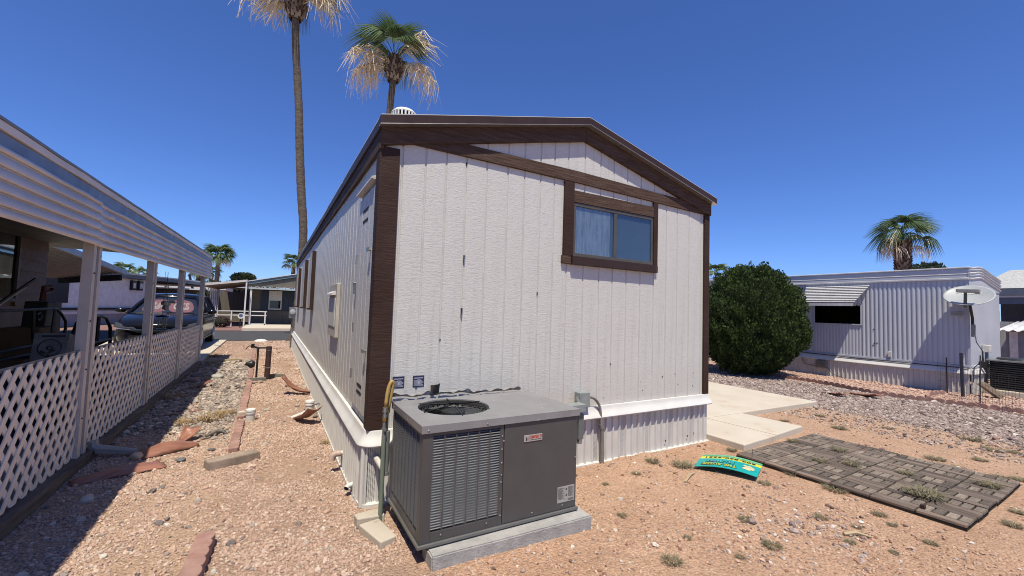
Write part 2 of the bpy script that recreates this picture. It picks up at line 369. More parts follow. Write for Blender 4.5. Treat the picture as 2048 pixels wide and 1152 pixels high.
def text_shape(s, size, bold=0.0):
    """flat lettering: vertices and faces in x,y, origin at the left of the baseline"""
    cu = bpy.data.curves.new('lettering', 'FONT'); cu.body = s; cu.size = size; cu.offset = bold; cu.resolution_u = 3
    to = bpy.data.objects.new('lettering', cu); COL.objects.link(to)
    dg = bpy.context.evaluated_depsgraph_get()
    me = bpy.data.meshes.new_from_object(to.evaluated_get(dg))
    vs = [tuple(v.co) for v in me.vertices]; fs = [tuple(p.vertices) for p in me.polygons]
    bpy.data.objects.remove(to); bpy.data.curves.remove(cu); bpy.data.meshes.remove(me)
    return vs, fs
def text_on(mb, s, width, height, origin, ux, uy, lift=0.0, bold=0.0, mi=0, fn=None):
    """lettering stretched to width x height, laid on the plane origin + x*ux + y*uy"""
    vs, fs = text_shape(s, 1.0, bold)
    xs = [v[0] for v in vs]; ys = [v[1] for v in vs]
    x0, y0 = min(xs), min(ys); kx = width/(max(xs)-x0); ky = height/(max(ys)-y0)
    O, U, V = Vector(origin), Vector(ux), Vector(uy); N = U.cross(V).normalized()
    if fn: pts = [fn(origin[0]+(v[0]-x0)*kx, origin[1]+(v[1]-y0)*ky, lift) for v in vs]
    else: pts = [O + U*((v[0]-x0)*kx) + V*((v[1]-y0)*ky) + N*lift for v in vs]
    return mb.add(pts, fs, mi)
def nz(x, y, z=0.0): return mnoise.noise(Vector((x, y, z)))

# ---------------------------------------------------------------- ground
def gz(x, y):
    """gentle unevenness of the yard"""
    k = 1.0
    if x > 13 or x < -2.3 or y > 16: k = 0.0
    return k*(0.011*nz(x*1.3, y*1.3, 3.1) + 0.006*nz(x*4.1, y*4.1, 7.7)) - 0.004
def smooth(a, b, x):
    t = min(1, max(0, (x-a)/(b-a))); return t*t*(3-2*t)
def soil_colour(x, y):
    w = 0.35*nz(x*0.9, y*0.9, 1.7) + 0.12*nz(x*3.1, y*3.1, 5.1)
    tan = np.array((0.56, 0.40, 0.29)); orange = np.array((0.585, 0.385, 0.265)); pinkt = np.array((0.48, 0.335, 0.25))
    grey = np.array((0.44, 0.365, 0.31)); pink = np.array((0.52, 0.35, 0.28)); straw = np.array((0.60, 0.435, 0.31))
    c = pinkt
    a = smooth(-0.1, 0.5, x + w*0.4)
    c = c*(1-a) + orange*a
    b = smooth(5.6, 8.4, x + w) * 0.6
    c = c*(1-b) + straw*b
    g = smooth(7.7, 8.4, x + w*0.9 + (y < -2)*0.2) if y < 6 else smooth(8.2, 8.5, x)
    c = c*(1-g) + grey*g
    h = smooth(10.95, 11.1, x); c = c*(1-h) + pink*h
    if x < -0.9:
        e = 1-smooth(-1.08, -1.0, x); f = smooth(2.2, 3.6, y + w)
        c = c*(1-e) + (tan*(1-f) + grey*1.05*f)*e
        if y > 10.4: c = pinkt
    if y > 22: c = np.array((0.36, 0.22, 0.17))
    # wandering darker, redder patches of bare earth
    d = smooth(0.12, 0.5, nz(x*0.7+9, y*0.7, 2.2))
    if 0.2 < x < 8: c = c*(1-0.16*d) + np.array((0.50, 0.25, 0.13))*0.16*d
    return c*0.80
def axis(a, b, fine0, fine1, step, coarse):
    l = [a]
    while l[-1] < fine0: l.append(min(fine0, l[-1] + max(0.6, (fine0-l[-1])*coarse)))
    n = int((fine1-fine0)/step)
    l += [fine0 + (fine1-fine0)*i/n for i in range(1, n+1)]
    while l[-1] < b: l.append(min(b, l[-1] + max(0.5, (l[-1]-fine1)*coarse + 0.3)))
    return l
gx = axis(-400, 400, -2.5, 13.5, 0.085, 0.30); gy = axis(-60, 900, -3.2, 9.0, 0.085, 0.30)
gm = MB(); cols = []
for y in gy:
    for x in gx: gm.v.append((x, y, gz(x, y))); cols.append(soil_colour(x, y))
nx = len(gx)
for j in range(len(gy)-1):
    for i in range(nx-1): a = j*nx+i; gm.f.append((a, a+1, a+nx+1, a+nx)); gm.mi.append(0)
def ground_mat():
    m, nt, b = new_mat('yard_soil')
    at = nt.nodes.new('ShaderNodeAttribute'); at.attribute_name = 'soil'
    v = coords(nt)
    c = mixc(nt, 1.0, at.outputs['Color'], ramp(nt, noise(nt, v, 2.3, 6, 0.65), [(0.3, (0.86, 0.83, 0.80)), (0.7, (1.10, 1.10, 1.10))]), 'MULTIPLY')
    c = mixc(nt, 1.0, c, ramp(nt, noise(nt, v, 38, 4, 0.7), [(0.3, (0.70, 0.68, 0.66)), (0.62, (1.12, 1.12, 1.12))]), 'MULTIPLY')
    gr = nt.nodes.new('ShaderNodeTexVoronoi'); gr.inputs['Scale'].default_value = 75; nt.links.new(v, gr.inputs['Vector'])
    gcol = ramp(nt, math_node(nt, 'MULTIPLY', gr.outputs['Color'], 1.0), [(0.15, (0.72, 0.70, 0.70)), (0.5, (1, 1, 1)), (0.92, (1.22, 1.2, 1.2))])
    c = mixc(nt, 0.6, c, gcol, 'MULTIPLY')
    nt.links.new(c, b.inputs['Base Color']); b.inputs['Roughness'].default_value = 0.95; b.inputs['Specular IOR Level'].default_value = 0.2
    h = math_node(nt, 'ADD', math_node(nt, 'MULTIPLY', gr.outputs['Distance'], -0.7), noise(nt, v, 55, 5, 0.7))
    bump(nt, b, h, 0.85, 0.02)
    return m
ground = obj('ground', gm, ground_mat(), smooth=True, fix=False); ground['kind'] = 'structure'
ca = ground.data.color_attributes.new('soil', 'FLOAT_COLOR', 'POINT')
ca.data.foreach_set('color', np.hstack([np.array(cols), np.ones((len(cols), 1))]).astype(np.float32).ravel())

def struct(name, mb, mat, **k):
    o = obj(name, mb, mat, **k); o['kind'] = 'structure'; return o
# road across the end of the lots, with a shallow concrete gutter lip on either side
struct('road', MB().box(-300, 300, 16.6, 23.2, -0.3, 0.012), ASPH)
# neighbour's patio and driveway slab, in poured bays
pat = thing('patio_slab', (-3.7, 6, 0), None, None); pat['kind'] = 'structure'
ys = [-8, -3.6, -0.4, 2.9, 6.1, 9.35, 12.8, 16.55]
for a, b in zip(ys, ys[1:]):
    obj('slab', MB().box(-5.0, -2.30 if a < 9 else -2.22, a+0.006, b-0.006, -0.2, 0.05), CONCW, pat, bevel=0.012)
struct('neighbour_driveway', MB().box(-7.6, -5.01, 9.5, 16.55, -0.2, 0.04), CONCW)
# concrete beside the home on the right: wide pad and the three lower front slabs
pth = thing('concrete_path', (6, 2, 0), None, None); pth['kind'] = 'structure'
def slab(poly, z, mat=CONCW): return obj('slab', MB().prism(poly, 'z', -0.15, z), mat, pth, bevel=0.012)
slab([(4.27, 0.56), (8.12, 0.50), (8.14, 3.10), (4.27, 3.10)], 0.075)
slab([(4.27, 3.12), (8.14, 3.12), (8.16, 6.6), (4.27, 6.6)], 0.075)
slab([(4.27, 6.62), (8.16, 6.62), (8.18, 13.0), (4.27, 13.0)], 0.075)
slab([(4.22, -0.50), (5.02, -0.43), (4.95, 0.52), (4.20, 0.53)], 0.075)
slab([(5.03, -0.43), (5.86, -0.34), (5.78, 0.50), (4.96, 0.52)], 0.08)

# ---------------------------------------------------------------- loose stone (geometry nodes over point clouds)
def pix(P):
    d = np.asarray(P) - np.array(CAM); z = d @ np.array(fw)
    z = np.where(np.abs(z) < 1e-6, 1e-6, z)
    return 1024 + 839.9*(d @ np.array(rt))/z, 576 - 839.9*(d @ np.array(up))/z, z
def pebble_mat(name, stops, rough=0.85):
    m, nt, b = new_mat(name)
    oi = nt.nodes.new('ShaderNodeObjectInfo')
    c = ramp(nt, oi.outputs['Random'], [(p_, tuple(v*0.80 for v in q_)) for p_, q_ in stops])
    c = mixc(nt, 1.0, c, ramp(nt, noise(nt, coords(nt, (1, 1, 1), True), 1.2, 3), [(0.3, (0.8, 0.8, 0.8)), (0.7, (1.1, 1.1, 1.1))]), 'MULTIPLY')
    nt.links.new(c, b.inputs['Base Color']); b.inputs['Roughness'].default_value = rough; b.inputs['Specular IOR Level'].default_value = 0.3
    return m
def pebble_group(mat, angular, flat):
    ng = bpy.data.node_groups.new('loose_stones', 'GeometryNodeTree')
    ng.interface.new_socket('Geometry', in_out='INPUT', socket_type='NodeSocketGeometry')
    ng.interface.new_socket('Geometry', in_out='OUTPUT', socket_type='NodeSocketGeometry')
    N, L = ng.nodes.new, ng.links.new
    gi, go = N('NodeGroupInput'), N('NodeGroupOutput')
    gti = N('GeometryNodeGeometryToInstance')
    for k in range(4):
        ico = N('GeometryNodeMeshIcoSphere'); ico.inputs['Subdivisions'].default_value = 2 if not angular else 1 + (k > 1)
        ico.inputs['Radius'].default_value = 1.0
        sp = N('GeometryNodeSetPosition'); nt_ = N('ShaderNodeTexNoise'); nt_.inputs['Scale'].default_value = 0.7 + 0.15*k
        pos = N('GeometryNodeInputPosition'); off = N('ShaderNodeVectorMath'); off.operation = 'ADD'; off.inputs[1].default_value = (7.3*k, 1.7*k, 3.1)
        L(pos.outputs[0], off.inputs[0]); L(off.outputs[0], nt_.inputs['Vector'])
        sub = N('ShaderNodeVectorMath'); sub.operation = 'SUBTRACT'; sub.inputs[1].default_value = (0.5, 0.5, 0.5); L(nt_.outputs['Color'], sub.inputs[0])
        sc = N('ShaderNodeVectorMath'); sc.operation = 'SCALE'; sc.inputs['Scale'].default_value = 2.0 if angular else 1.3; L(sub.outputs[0], sc.inputs[0])
        L(ico.outputs[0], sp.inputs['Geometry']); L(sc.outputs[0], sp.inputs['Offset'])
        tr = N('GeometryNodeTransform'); tr.inputs['Scale'].default_value = (1.0, 0.72 + 0.09*k, flat); L(sp.outputs[0], tr.inputs['Geometry'])
        sm = N('GeometryNodeSetMaterial'); sm.inputs['Material'].default_value = mat; L(tr.outputs[0], sm.inputs['Geometry'])
        L(sm.outputs[0], gti.inputs[0])
    iop = N('GeometryNodeInstanceOnPoints'); L(gi.outputs[0], iop.inputs['Points']); L(gti.outputs[0], iop.inputs['Instance'])
    iop.inputs['Pick Instance'].default_value = True
    def attr(nm, dt):
        a = N('GeometryNodeInputNamedAttribute'); a.data_type = dt; a.inputs['Name'].default_value = nm; return a.outputs['Attribute']
    L(attr('scl', 'FLOAT'), iop.inputs['Scale']); L(attr('rot', 'FLOAT_VECTOR'), iop.inputs['Rotation'])
    L(iop.outputs[0], go.inputs[0])
    return ng
def stones(name, pts, scl, mat, tilt=0.35, angular=False, flat=0.62):
    me = bpy.data.meshes.new(name); n = len(pts)
    me.vertices.add(n); me.vertices.foreach_set('co', pts.astype(np.float32).ravel())
    a = me.attributes.new('scl', 'FLOAT', 'POINT'); a.data.foreach_set('value', scl.astype(np.float32))
    rot = np.stack([RNG.normal(0, tilt, n), RNG.normal(0, tilt, n), RNG.uniform(0, 6.28, n)], 1)
    a = me.attributes.new('rot', 'FLOAT_VECTOR', 'POINT'); a.data.foreach_set('vector', rot.astype(np.float32).ravel())
    me.materials.append(mat)
    o = bpy.data.objects.new(name, me); COL.objects.link(o); o['kind'] = 'stuff'
    md = o.modifiers.new('stones', 'NODES'); md.node_group = pebble_group(mat, angular, flat)
    return o
def scatter(x0, x1, y0, y1, dens, keep, size, spread=0.35, sink=0.25):
    """dens: stones per square metre at 2.5 m; thins with distance from the viewpoint where single stones no longer show"""
    n = int((x1-x0)*(y1-y0)*dens)
    p = np.stack([RNG.uniform(x0, x1, n), RNG.uniform(y0, y1, n), np.zeros(n)], 1)
    px, py, z = pix(p)
    d = np.linalg.norm(p - np.array(CAM), axis=1)
    k = (z > 0.3) & (px > -350) & (px < 2400) & (py < 1500)
    k &= RNG.random(n) < np.clip((4.5/d)**1.2, 0.10, 1)
    p = p[k]; d = d[k]
    k = np.array([keep(x, y) for x, y, _ in p]) if len(p) else np.zeros(0, bool)
    k = RNG.random(len(p)) < k
    p = p[k]; d = d[k]
    s = size*np.exp(RNG.normal(0, spread, len(p)))*np.clip((d/4.5)**0.55, 1, 2.0)
    p[:, 2] = [gz(x, y) for x, y, _ in p] + s*sink
    return p, s
def in_house(x, y): return -0.04 < x < 4.26 and y > -0.04
def in_deck(x, y): return 3.9 < x < 5.85 and -2.42 < y < -0.3
def in_pad(x, y): return 4.2 < x < 8.15 and y > -0.5 and (y > 0.5 or x < 5.86)
def f_left(x, y):
    if x > 0.15 and y > -0.05: return 0
    if in_house(x, y): return 0
    k = 0.55 + 1.1*nz(x*1.4, y*1.4, 4.0) + 0.5*nz(x*4, y*4, 1.0)
    if x < -1.05: k *= 0.9 if y < 2.8 else 0.25
    k *= 1 - 0.93*smooth(-0.15, 0.75, x + 0.25*nz(x*2, y*2, 9))
    return max(0.0, min(1, k))
pk = [(0.0, (0.60, 0.42, 0.32)), (0.3, (0.50, 0.33, 0.25)), (0.55, (0.66, 0.50, 0.40)), (0.76, (0.46, 0.30, 0.23)), (0.86, (0.58, 0.46, 0.385)), (0.95, (0.76, 0.62, 0.52)), (1.0, (0.20, 0.15, 0.135))]
p, s = scatter(-2.3, 1.1, -3.0, 16.4, 10000, f_left, 0.0055, 0.45)
stones('pink_gravel', p, s, pebble_mat('pink_gravel', pk), angular=True, flat=0.7)
def f_leftbig(x, y): return 0 if in_house(x, y) or x > -0.05 else (0.4 if x < -1.1 else 0.22)
p, s = scatter(-2.2, 0.9, -3.0, 8, 110, f_leftbig, 0.011, 0.5)
stones('scattered_stones', p, s, pebble_mat('mixed_stones', [(0, (0.16, 0.14, 0.14)), (0.45, (0.27, 0.22, 0.20)), (0.7, (0.42, 0.36, 0.31)), (1, (0.70, 0.64, 0.56))]), flat=0.55)
# grey river gravel between the lattice and the red edging
def f_river(x, y):
    if x > -1.1: return 0
    return max(0, min(1, smooth(2.3, 3.4, y + 0.6*nz(x*2, y*2, 2)) * (0.75 + 0.9*nz(x*1.5, y*1.2, 8))))*(1-smooth(9.2, 9.9, y))
p, s = scatter(-2.2, -1.08, 1.6, 9.9, 4200, f_river, 0.0125, 0.4)
stones('river_gravel', p, s, pebble_mat('river_gravel', [(0, (0.15, 0.125, 0.115)), (0.3, (0.30, 0.25, 0.215)), (0.55, (0.46, 0.39, 0.33)), (0.8, (0.36, 0.27, 0.22)), (1, (0.70, 0.62, 0.53))]), flat=0.5)
# thin scatter over the orange yard
def f_yard(x, y):
    if x < 0.2 or in_house(x, y) or in_deck(x, y) or in_pad(x, y): return 0
    k = 0.25 + 0.5*nz(x*0.9+4, y*0.9, 6.0) + 0.35*nz(x*3, y*3, 2.0)
    k += 0.55*smooth(0.45, 0.0, abs(x-2.6+0.9*(y+2)) - 0.25)
    return max(0.03, min(1, k))
p, s = scatter(0.2, 8.6, -3.2, 1.4, 1500, f_yard, 0.0058, 0.45)
stones('yard_grit', p, s, pebble_mat('yard_grit', [(0, (0.28, 0.14, 0.10)), (0.25, (0.52, 0.33, 0.235)), (0.6, (0.68, 0.49, 0.37)), (0.85, (0.36, 0.26, 0.22)), (1, (0.80, 0.70, 0.60))]), angular=True, flat=0.65)
def f_yard2(x, y): return 0 if f_yard(x, y) == 0 else 0.5 + nz(x, y, 3)
p, s = scatter(0.2, 8.4, -3.2, 1.2, 45, f_yard2, 0.0095, 0.45)
stones('yard_stones', p, s, pebble_mat('yard_stones', [(0, (0.15, 0.10, 0.09)), (0.5, (0.30, 0.20, 0.165)), (0.8, (0.48, 0.38, 0.32)), (1, (0.72, 0.66, 0.58))]), angular=True, flat=0.6)
def f_heap(x, y): q = math.hypot((x-2.75)/0.85, (y+1.75)/0.5); return max(0.0, 1-q+0.6*nz(x*3, y*3, 5))*0.7
p, s = scatter(1.4, 4.0, -2.8, -0.9, 900, f_heap, 0.0095, 0.4)
stones('stone_patch', p, s, pebble_mat('stone_patch', [(0, (0.18, 0.13, 0.13)), (0.4, (0.36, 0.28, 0.26)), (0.75, (0.56, 0.46, 0.41)), (1, (0.82, 0.75, 0.68))]), angular=True, flat=0.6)
# the grey-mauve gravel bed on the right and the pink bed against the trailer
def f_bed(x, y):
    e = 8.15 + 0.25*nz(x*1.1, y*1.1, 4) - (0.12 if y < -0.5 else 0)
    return 0 if in_pad(x, y) or x > 11.0 else min(1.0, smooth(e-0.35, e+0.25, x)*(0.75+0.8*nz(x*1.2, y*1.2, 5)) + (0.06 if x > 6.8 else 0))
p, s = scatter(6.6, 11.05, -3.2, 6.5, 8000, f_bed, 0.0085, 0.42)
stones('grey_gravel', p, s, pebble_mat('grey_gravel', [(0, (0.15, 0.11, 0.10)), (0.3, (0.34, 0.255, 0.22)), (0.6, (0.48, 0.385, 0.335)), (0.85, (0.25, 0.19, 0.17)), (1, (0.72, 0.63, 0.56))]), angular=True, flat=0.55)
p, s = scatter(10.7, 17, -3.5, 5.5, 3000, lambda x, y: 0 if x < 11.0 or (x > 12.98 and y > -0.37) else 0.9, 0.0115, 0.3)
stones('pink_gravel_bed', p, s, pebble_mat('pink_bed', [(0, (0.58, 0.38, 0.29)), (0.4, (0.47, 0.295, 0.23)), (0.7, (0.68, 0.51, 0.41)), (1, (0.33, 0.20, 0.165))]), angular=True, flat=0.6)

# ---------------------------------------------------------------- the white mobile home
HW, HL = 4.2, 13.55
Z0 = 0.575
def roof_z(x): return 2.90 + 0.245*x if x < 2.1 else 2.90 + 0.245*(4.2-x)    # underside of the rake boards
home = thing('mobile_home', (2.1, 6.7, 0), 'white grooved-siding mobile home with dark brown trim, in the middle', 'mobile home')
obj('wall', MB().prism([(0.016, 0.1), (4.18, 0.1), (4.18, 2.9), (2.1, 3.42), (0.016, 2.9)], 'y', 0.0055, HL), SHADOWG, home)
seams = [0.012, 0.165, 0.368, 0.556, 0.749, 0.958, 1.183, 1.371, 1.560, 1.730, 1.906, 2.129, 2.35, 2.545, 2.756, 2.976, 3.199, 3.414, 3.611, 3.835, 4.069, 4.19]
def plank_front(a, b, z0, z1f):
    g = 0.0068; a += g; b -= g; ch = 0.003
    n = [(a, 0.012), (a+0.001, 0.004), (a+ch, -0.001), (b-ch, -0.001), (b-0.001, 0.004), (b, 0.012)]
    m = MB(); k = len(n)
    m.add([(x, y, z0) for x, y in n] + [(x, y, z1f(x)) for x, y in n], [(i, i+1, k+i+1, k+i) for i in range(k-1)] + [tuple(range(k)), tuple(range(2*k-1, k-1, -1))])
    return m
for a, b in zip(seams, seams[1:]):
    top = lambda x: roof_z(x) + 0.02
    if 1.9 <= a < 3.19:
        obj('siding_plank', plank_front(a, b, Z0, lambda x: 2.16), WHITE, home, origin=(a, 0, Z0))
        obj('siding_plank', plank_front(a, b, 2.75, top), WHITE, home, origin=(a, 0, 2.75))
    else:
        obj('siding_plank', plank_front(a, b, Z0, top), WHITE, home, origin=(a, 0, Z0))
# left wall planks, all one mesh
def plank_side(w, h):
    g = 0.0085; ch = 0.006
    n = [(0.022, g), (0.004, g+0.001), (-0.001, g+ch), (-0.001, w-g-ch), (0.004, w-g-0.001), (0.022, w-g)]
    m = MB(); k = len(n)
    m.add([(x, y, 0) for x, y in n] + [(x, y, h) for x, y in n], [(i, i+1, k+i+1, k+i) for i in range(k-1)] + [tuple(range(k)), tuple(range(2*k-1, k-1, -1))])
    return m
nps = 67; pw = (HL-0.1)/nps
first = None
for i in range(nps):
    y = 0.1 + i*pw
    if first is None:
        first = obj('siding_plank', plank_side(pw, 2.34), WHITE, home, world=False); first.location = Vector((0, y, Z0)) - WL[home]
    else: inst(first, 'siding_plank', (0, y, Z0), parent=home)
# corner boards
obj('corner_board', MB().box(-0.028, 0.135, -0.028, 0.0, Z0+0.015, 2.895).box(-0.028, 0.0, 0.0005, 0.105, Z0+0.015, 2.875), BROWN, home, bevel=0.004)
obj('corner_board', MB().box(4.115, 4.212, -0.028, 0.0, Z0+0.01, 2.90).box(4.19, 4.212, 0.0005, 0.1, Z0+0.01, 2.89), BROWN, home, bevel=0.004)
# lower chord board of the gable
obj('gable_board', MB().prism([(0.20, 2.965), (2.0, 2.95), (4.14, 2.905), (4.14, 2.925), (3.78, 3.03), (2.0, 3.075), (0.62, 3.075), (0.30, 3.0)], 'y', -0.026, -0.002), BROWNW, home, bevel=0.003)
# rake boards and their metal caps
def rake(x0, x1, lo, hi, y0, y1, name, mat, nseg=14, wob=0.006):
    m = MB(); P = []
    for i in range(nseg+1):
        x = x0 + (x1-x0)*i/nseg; z = roof_z(x); w = wob*nz(x*2.3, lo*9)
        P.append((x, z+lo+w, z+hi))
    vs = []
    for x, a, b in P: vs += [(x, y0, a), (x, y0, b), (x, y1, b), (x, y1, a)]
    fs = []
    for i in range(nseg):
        for k in range(4): fs.append((4*i+k, 4*i+(k+1) % 4, 4*i+4+(k+1) % 4, 4*i+4+k))
    fs += [(0, 1, 2, 3), tuple(4*nseg+k for k in (3, 2, 1, 0))]
    m.add(vs, fs); return obj(name, m, mat, home, bevel=0.003)
rake(-0.030, 2.099, 0.0, 0.162, -0.048, -0.001, 'rake_board', BROWNW); rake(2.101, 4.215, 0.0, 0.162, -0.048, -0.001, 'rake_board', BROWNW)
rake(-0.052, 2.099, 0.152, 0.225, -0.115, -0.05, 'rake_cap', BROWNM, wob=0.002); rake(2.101, 4.238, 0.152, 0.225, -0.115, -0.05, 'rake_cap', BROWNM, wob=0.002)
rake(-0.055, 2.099, 0.145, 0.151, -0.122, -0.05, 'drip_edge', ALU, wob=0.0); rake(2.101, 4.241, 0.145, 0.151, -0.122, -0.05, 'drip_edge', ALU, wob=0.0)
# eave board and cap down the left side, sagging a little
def eave(x0, x1, z0, z1, y0, y1, name, mat, n=46):
    m = MB(); vs = []; fs = []
    for i in range(n+1):
        y = y0 + (y1-y0)*i/n; w = 0.014*nz(y*0.6, z0*3) + 0.006*nz(y*2.1, z0*5)
        vs += [(x0+w*0.5, y, z0+w), (x1, y, z0+w), (x1, y, z1+w*0.6), (x0+w*0.5, y, z1+w*0.6)]
    for i in range(n):
        for k in range(4): fs.append((4*i+k, 4*i+(k+1) % 4, 4*i+4+(k+1) % 4, 4*i+4+k))
    fs += [(0, 1, 2, 3), tuple(4*n+k for k in (3, 2, 1, 0))]
    m.add(vs, fs); return obj(name, m, mat, home, bevel=0.003)
eave(-0.030, -0.002, 2.872, 3.03, -0.04, HL+0.06, 'eave_board', BROWNW)
eave(-0.050, -0.0315, 3.018, 3.108, -0.049, HL+0.08, 'eave_cap', BROWNM)
# roof: two white coated slopes
obj('roof', MB().prism([(-0.049, 3.118), (2.1, 3.644), (4.236, 3.121), (4.236, 3.10), (2.1, 3.622), (-0.049, 3.097)], 'y', -0.112, HL+0.1), ROOFW, home)
# round ventilator on the roof
vx, vy = 0.215, 0.22; vz = 3.555 - 0.2447*(2.1-vx)
vent = obj('roof_vent', MB().lathe([(0.0, 0.262), (0.045, 0.260), (0.085, 0.248), (0.110, 0.225), (0.112, 0.216), (0.0, 0.216)], (vx, vy, vz), 28).lathe([(0.116, -0.05), (0.117, 0.150), (0.112, 0.158), (0.0, 0.158)], (vx, vy, vz), 28), VINYL, home, smooth='auto')
vd = obj('vent_core', MB().lathe([(0.088, 0.155), (0.088, 0.22)], (vx, vy, vz), 20), DARK, vent)
for k in range(22):
    a = 2*PI*k/22
    c = Vector((vx+0.107*math.cos(a), vy+0.107*math.sin(a), vz+0.187))
    if k == 0: sl0 = obj('vent_slat', MB().box(-0.004, 0.004, -0.0075, 0.0075, -0.036, 0.036), VINYL, vent, world=False); sl0.location = c - WL[vent]; sl0.rotation_euler = (0, 0, a)
    else: inst(sl0, 'vent_slat', c, (0, 0, a), vent)
# window in the front wall
wf = obj('window', MB().box(1.975, 3.165, -0.02, 0.012, 2.70, 2.735).box(1.975, 3.165, -0.024, 0.012, 2.165, 2.20)
         .box(1.975, 2.005, -0.02, 0.012, 2.2005, 2.6995).box(3.135, 3.165, -0.02, 0.012, 2.2005, 2.6995), BRONZE, home, bevel=0.003)
obj('mullion', MB().box(2.545, 2.59, -0.017, 0.012, 2.201, 2.699), BRONZE, wf, bevel=0.003)
obj('pane', MB().box(2.006, 2.544, -0.010, -0.008, 2.201, 2.699), WGLASS, wf)
obj('pane', MB().box(2.591, 3.134, -0.015, -0.013, 2.201, 2.699), WGLASS, wf)
ln = MB(); ln.grid(lambda u, v: (2.007+u*0.49, -0.003+0.0025*nz(u*9, v*14, 2), 2.202+v*0.496), 26, 26); obj('foil_lining', ln, FOIL, wf, smooth=True)
obj('curtain', MB().box(2.50, 3.134, 0.0005, 0.003, 2.201, 2.699), CURT, wf)
for nm, bx, mt in (('window_trim', (1.85, 1.972, -0.032, -0.001, 2.165, 2.945), BROWN), ('window_trim', (3.168, 3.235, -0.032, -0.001, 2.165, 2.925), BROWN),
                   ('window_head', (1.974, 3.166, -0.028, -0.001, 2.737, 2.862), BROWNW), ('window_sill', (1.945, 3.185, -0.060, -0.001, 2.075, 2.162), BROWNM),
                   ('sill_end', (1.835, 1.944, -0.034, -0.001, 2.078, 2.163), BROWNW), ('sill_end', (3.186, 3.24, -0.034, -0.001, 2.078, 2.163), BROWNW)):
    obj(nm, MB().box(*bx), mt, home, bevel=0.003)
for x, z, h in ((0.757, 2.02, 0.085), (0.752, 1.54, 0.085), (0.748, 2.90, 0.03), (0.562, 1.30, 0.02), (1.558, 1.75, 0.03), (2.545, 1.02, 0.015), (3.60, 0.86, 0.02)):
    obj('siding_gap', MB().box(x-0.004, x+0.004, -0.0035, 0.004, z-h/2, z+h/2), DARK, home)
    if h > 0.08: obj('lifted_strip', MB().prism([(x-0.003, z-h/2), (x+0.004, z-h/2), (x+0.010, z+h/2), (x+0.002, z+h/2-0.004)], 'y', -0.012, -0.004), GALV, home)
for x, z, s_ in ((3.38, 0.84, 0.013), (3.66, 0.73, 0.008), (3.02, 0.80, 0.006), (3.05, 0.70, 0.007), (3.95, 0.86, 0.006), (3.93, 0.70, 0.008), (2.46, 0.66, 0.006), (3.14, 2.0, 0.005)):
    obj('mud_fleck', MB().lathe([(0, 0.004), (s_*0.7, 0.003), (s_, 0)], (x, -0.001, z), 7, rot=Matrix.Rotation(R(90), 3, 'X')), M('dried_mud', (0.16, 0.10, 0.07), 0.95), home)
# storage door in the left wall, right behind the corner
dr = obj('storage_door', MB().box(-0.026, -0.003, 0.115, 0.80, 0.66, 2.60), WHITE, home, bevel=0.004)
for y in (0.29, 0.465, 0.64): obj('groove', MB().box(-0.0275, -0.0255, y, y+0.012, 0.665, 2.595), SHADOWG, dr)
for z in (0.80, 0.86): obj('vent_slot', MB().box(-0.0285, -0.024, 0.29, 0.50, z, z+0.028), DARK, dr)
for z in (2.34, 2.44): obj('vent_slot', MB().box(-0.0285, -0.024, 0.36, 0.60, z, z+0.026), DARK, dr)
obj('door_hood', MB().prism([(-0.002, 2.69), (-0.06, 2.665), (-0.062, 2.648), (-0.002, 2.64)], 'y', 0.10, 0.84), WHITE, dr)
for z in (0.88, 1.32, 1.98): obj('hinge', MB().box(-0.04, -0.024, 0.795, 0.83, z, z+0.09), GALV, dr)
for z in (1.20, 2.05): obj('latch', MB().tube([(-0.02, 0.16, z), (-0.055, 0.155, z)], 0.012, 8).obox((-0.055, 0.15, z), 0.014, 0.07, 0.03), GALV, dr)
obj('lock', MB().tube([(-0.003, 0.93, 1.80), (-0.035, 0.93, 1.80)], 0.014, 8).obox((-0.02, 0.93, 1.74), 0.02, 0.03, 0.10), GALV, home)
# access cover and the window boxes further down that wall
cov = obj('access_cover', MB().box(-0.045, -0.003, 2.05, 2.80, 1.17, 1.84), M('beige_cover', (0.58, 0.53, 0.46), 0.55, bmp=0.15, bs=60), home, bevel=0.005)
obj('cover_panel', MB().box(-0.053, -0.044, 2.12, 2.73, 1.30, 1.66), WHITE, cov, bevel=0.004)
obj('cover_hood', MB().prism([(-0.045, 1.75), (-0.09, 1.72), (-0.092, 1.695), (-0.045, 1.70)], 'y', 2.15, 2.72), PVC, cov)
for y0, y1 in ((5.95, 6.45), (8.1, 8.95), (11.0, 11.9)):
    wb = obj('window_box', MB().box(-0.075, -0.003, y0, y1, 1.50, 2.64), M('beige_shutter', (0.56, 0.51, 0.45), 0.6), home, bevel=0.004)
    obj('window_trim', MB().box(-0.072, -0.003, y0-0.055, y0-0.001, 1.49, 2.66), BROWN, wb, bevel=0.003)
    obj('window_sill', MB().box(-0.09, -0.003, y0-0.07, y1+0.05, 1.455, 1.488), BROWN, wb, bevel=0.003)
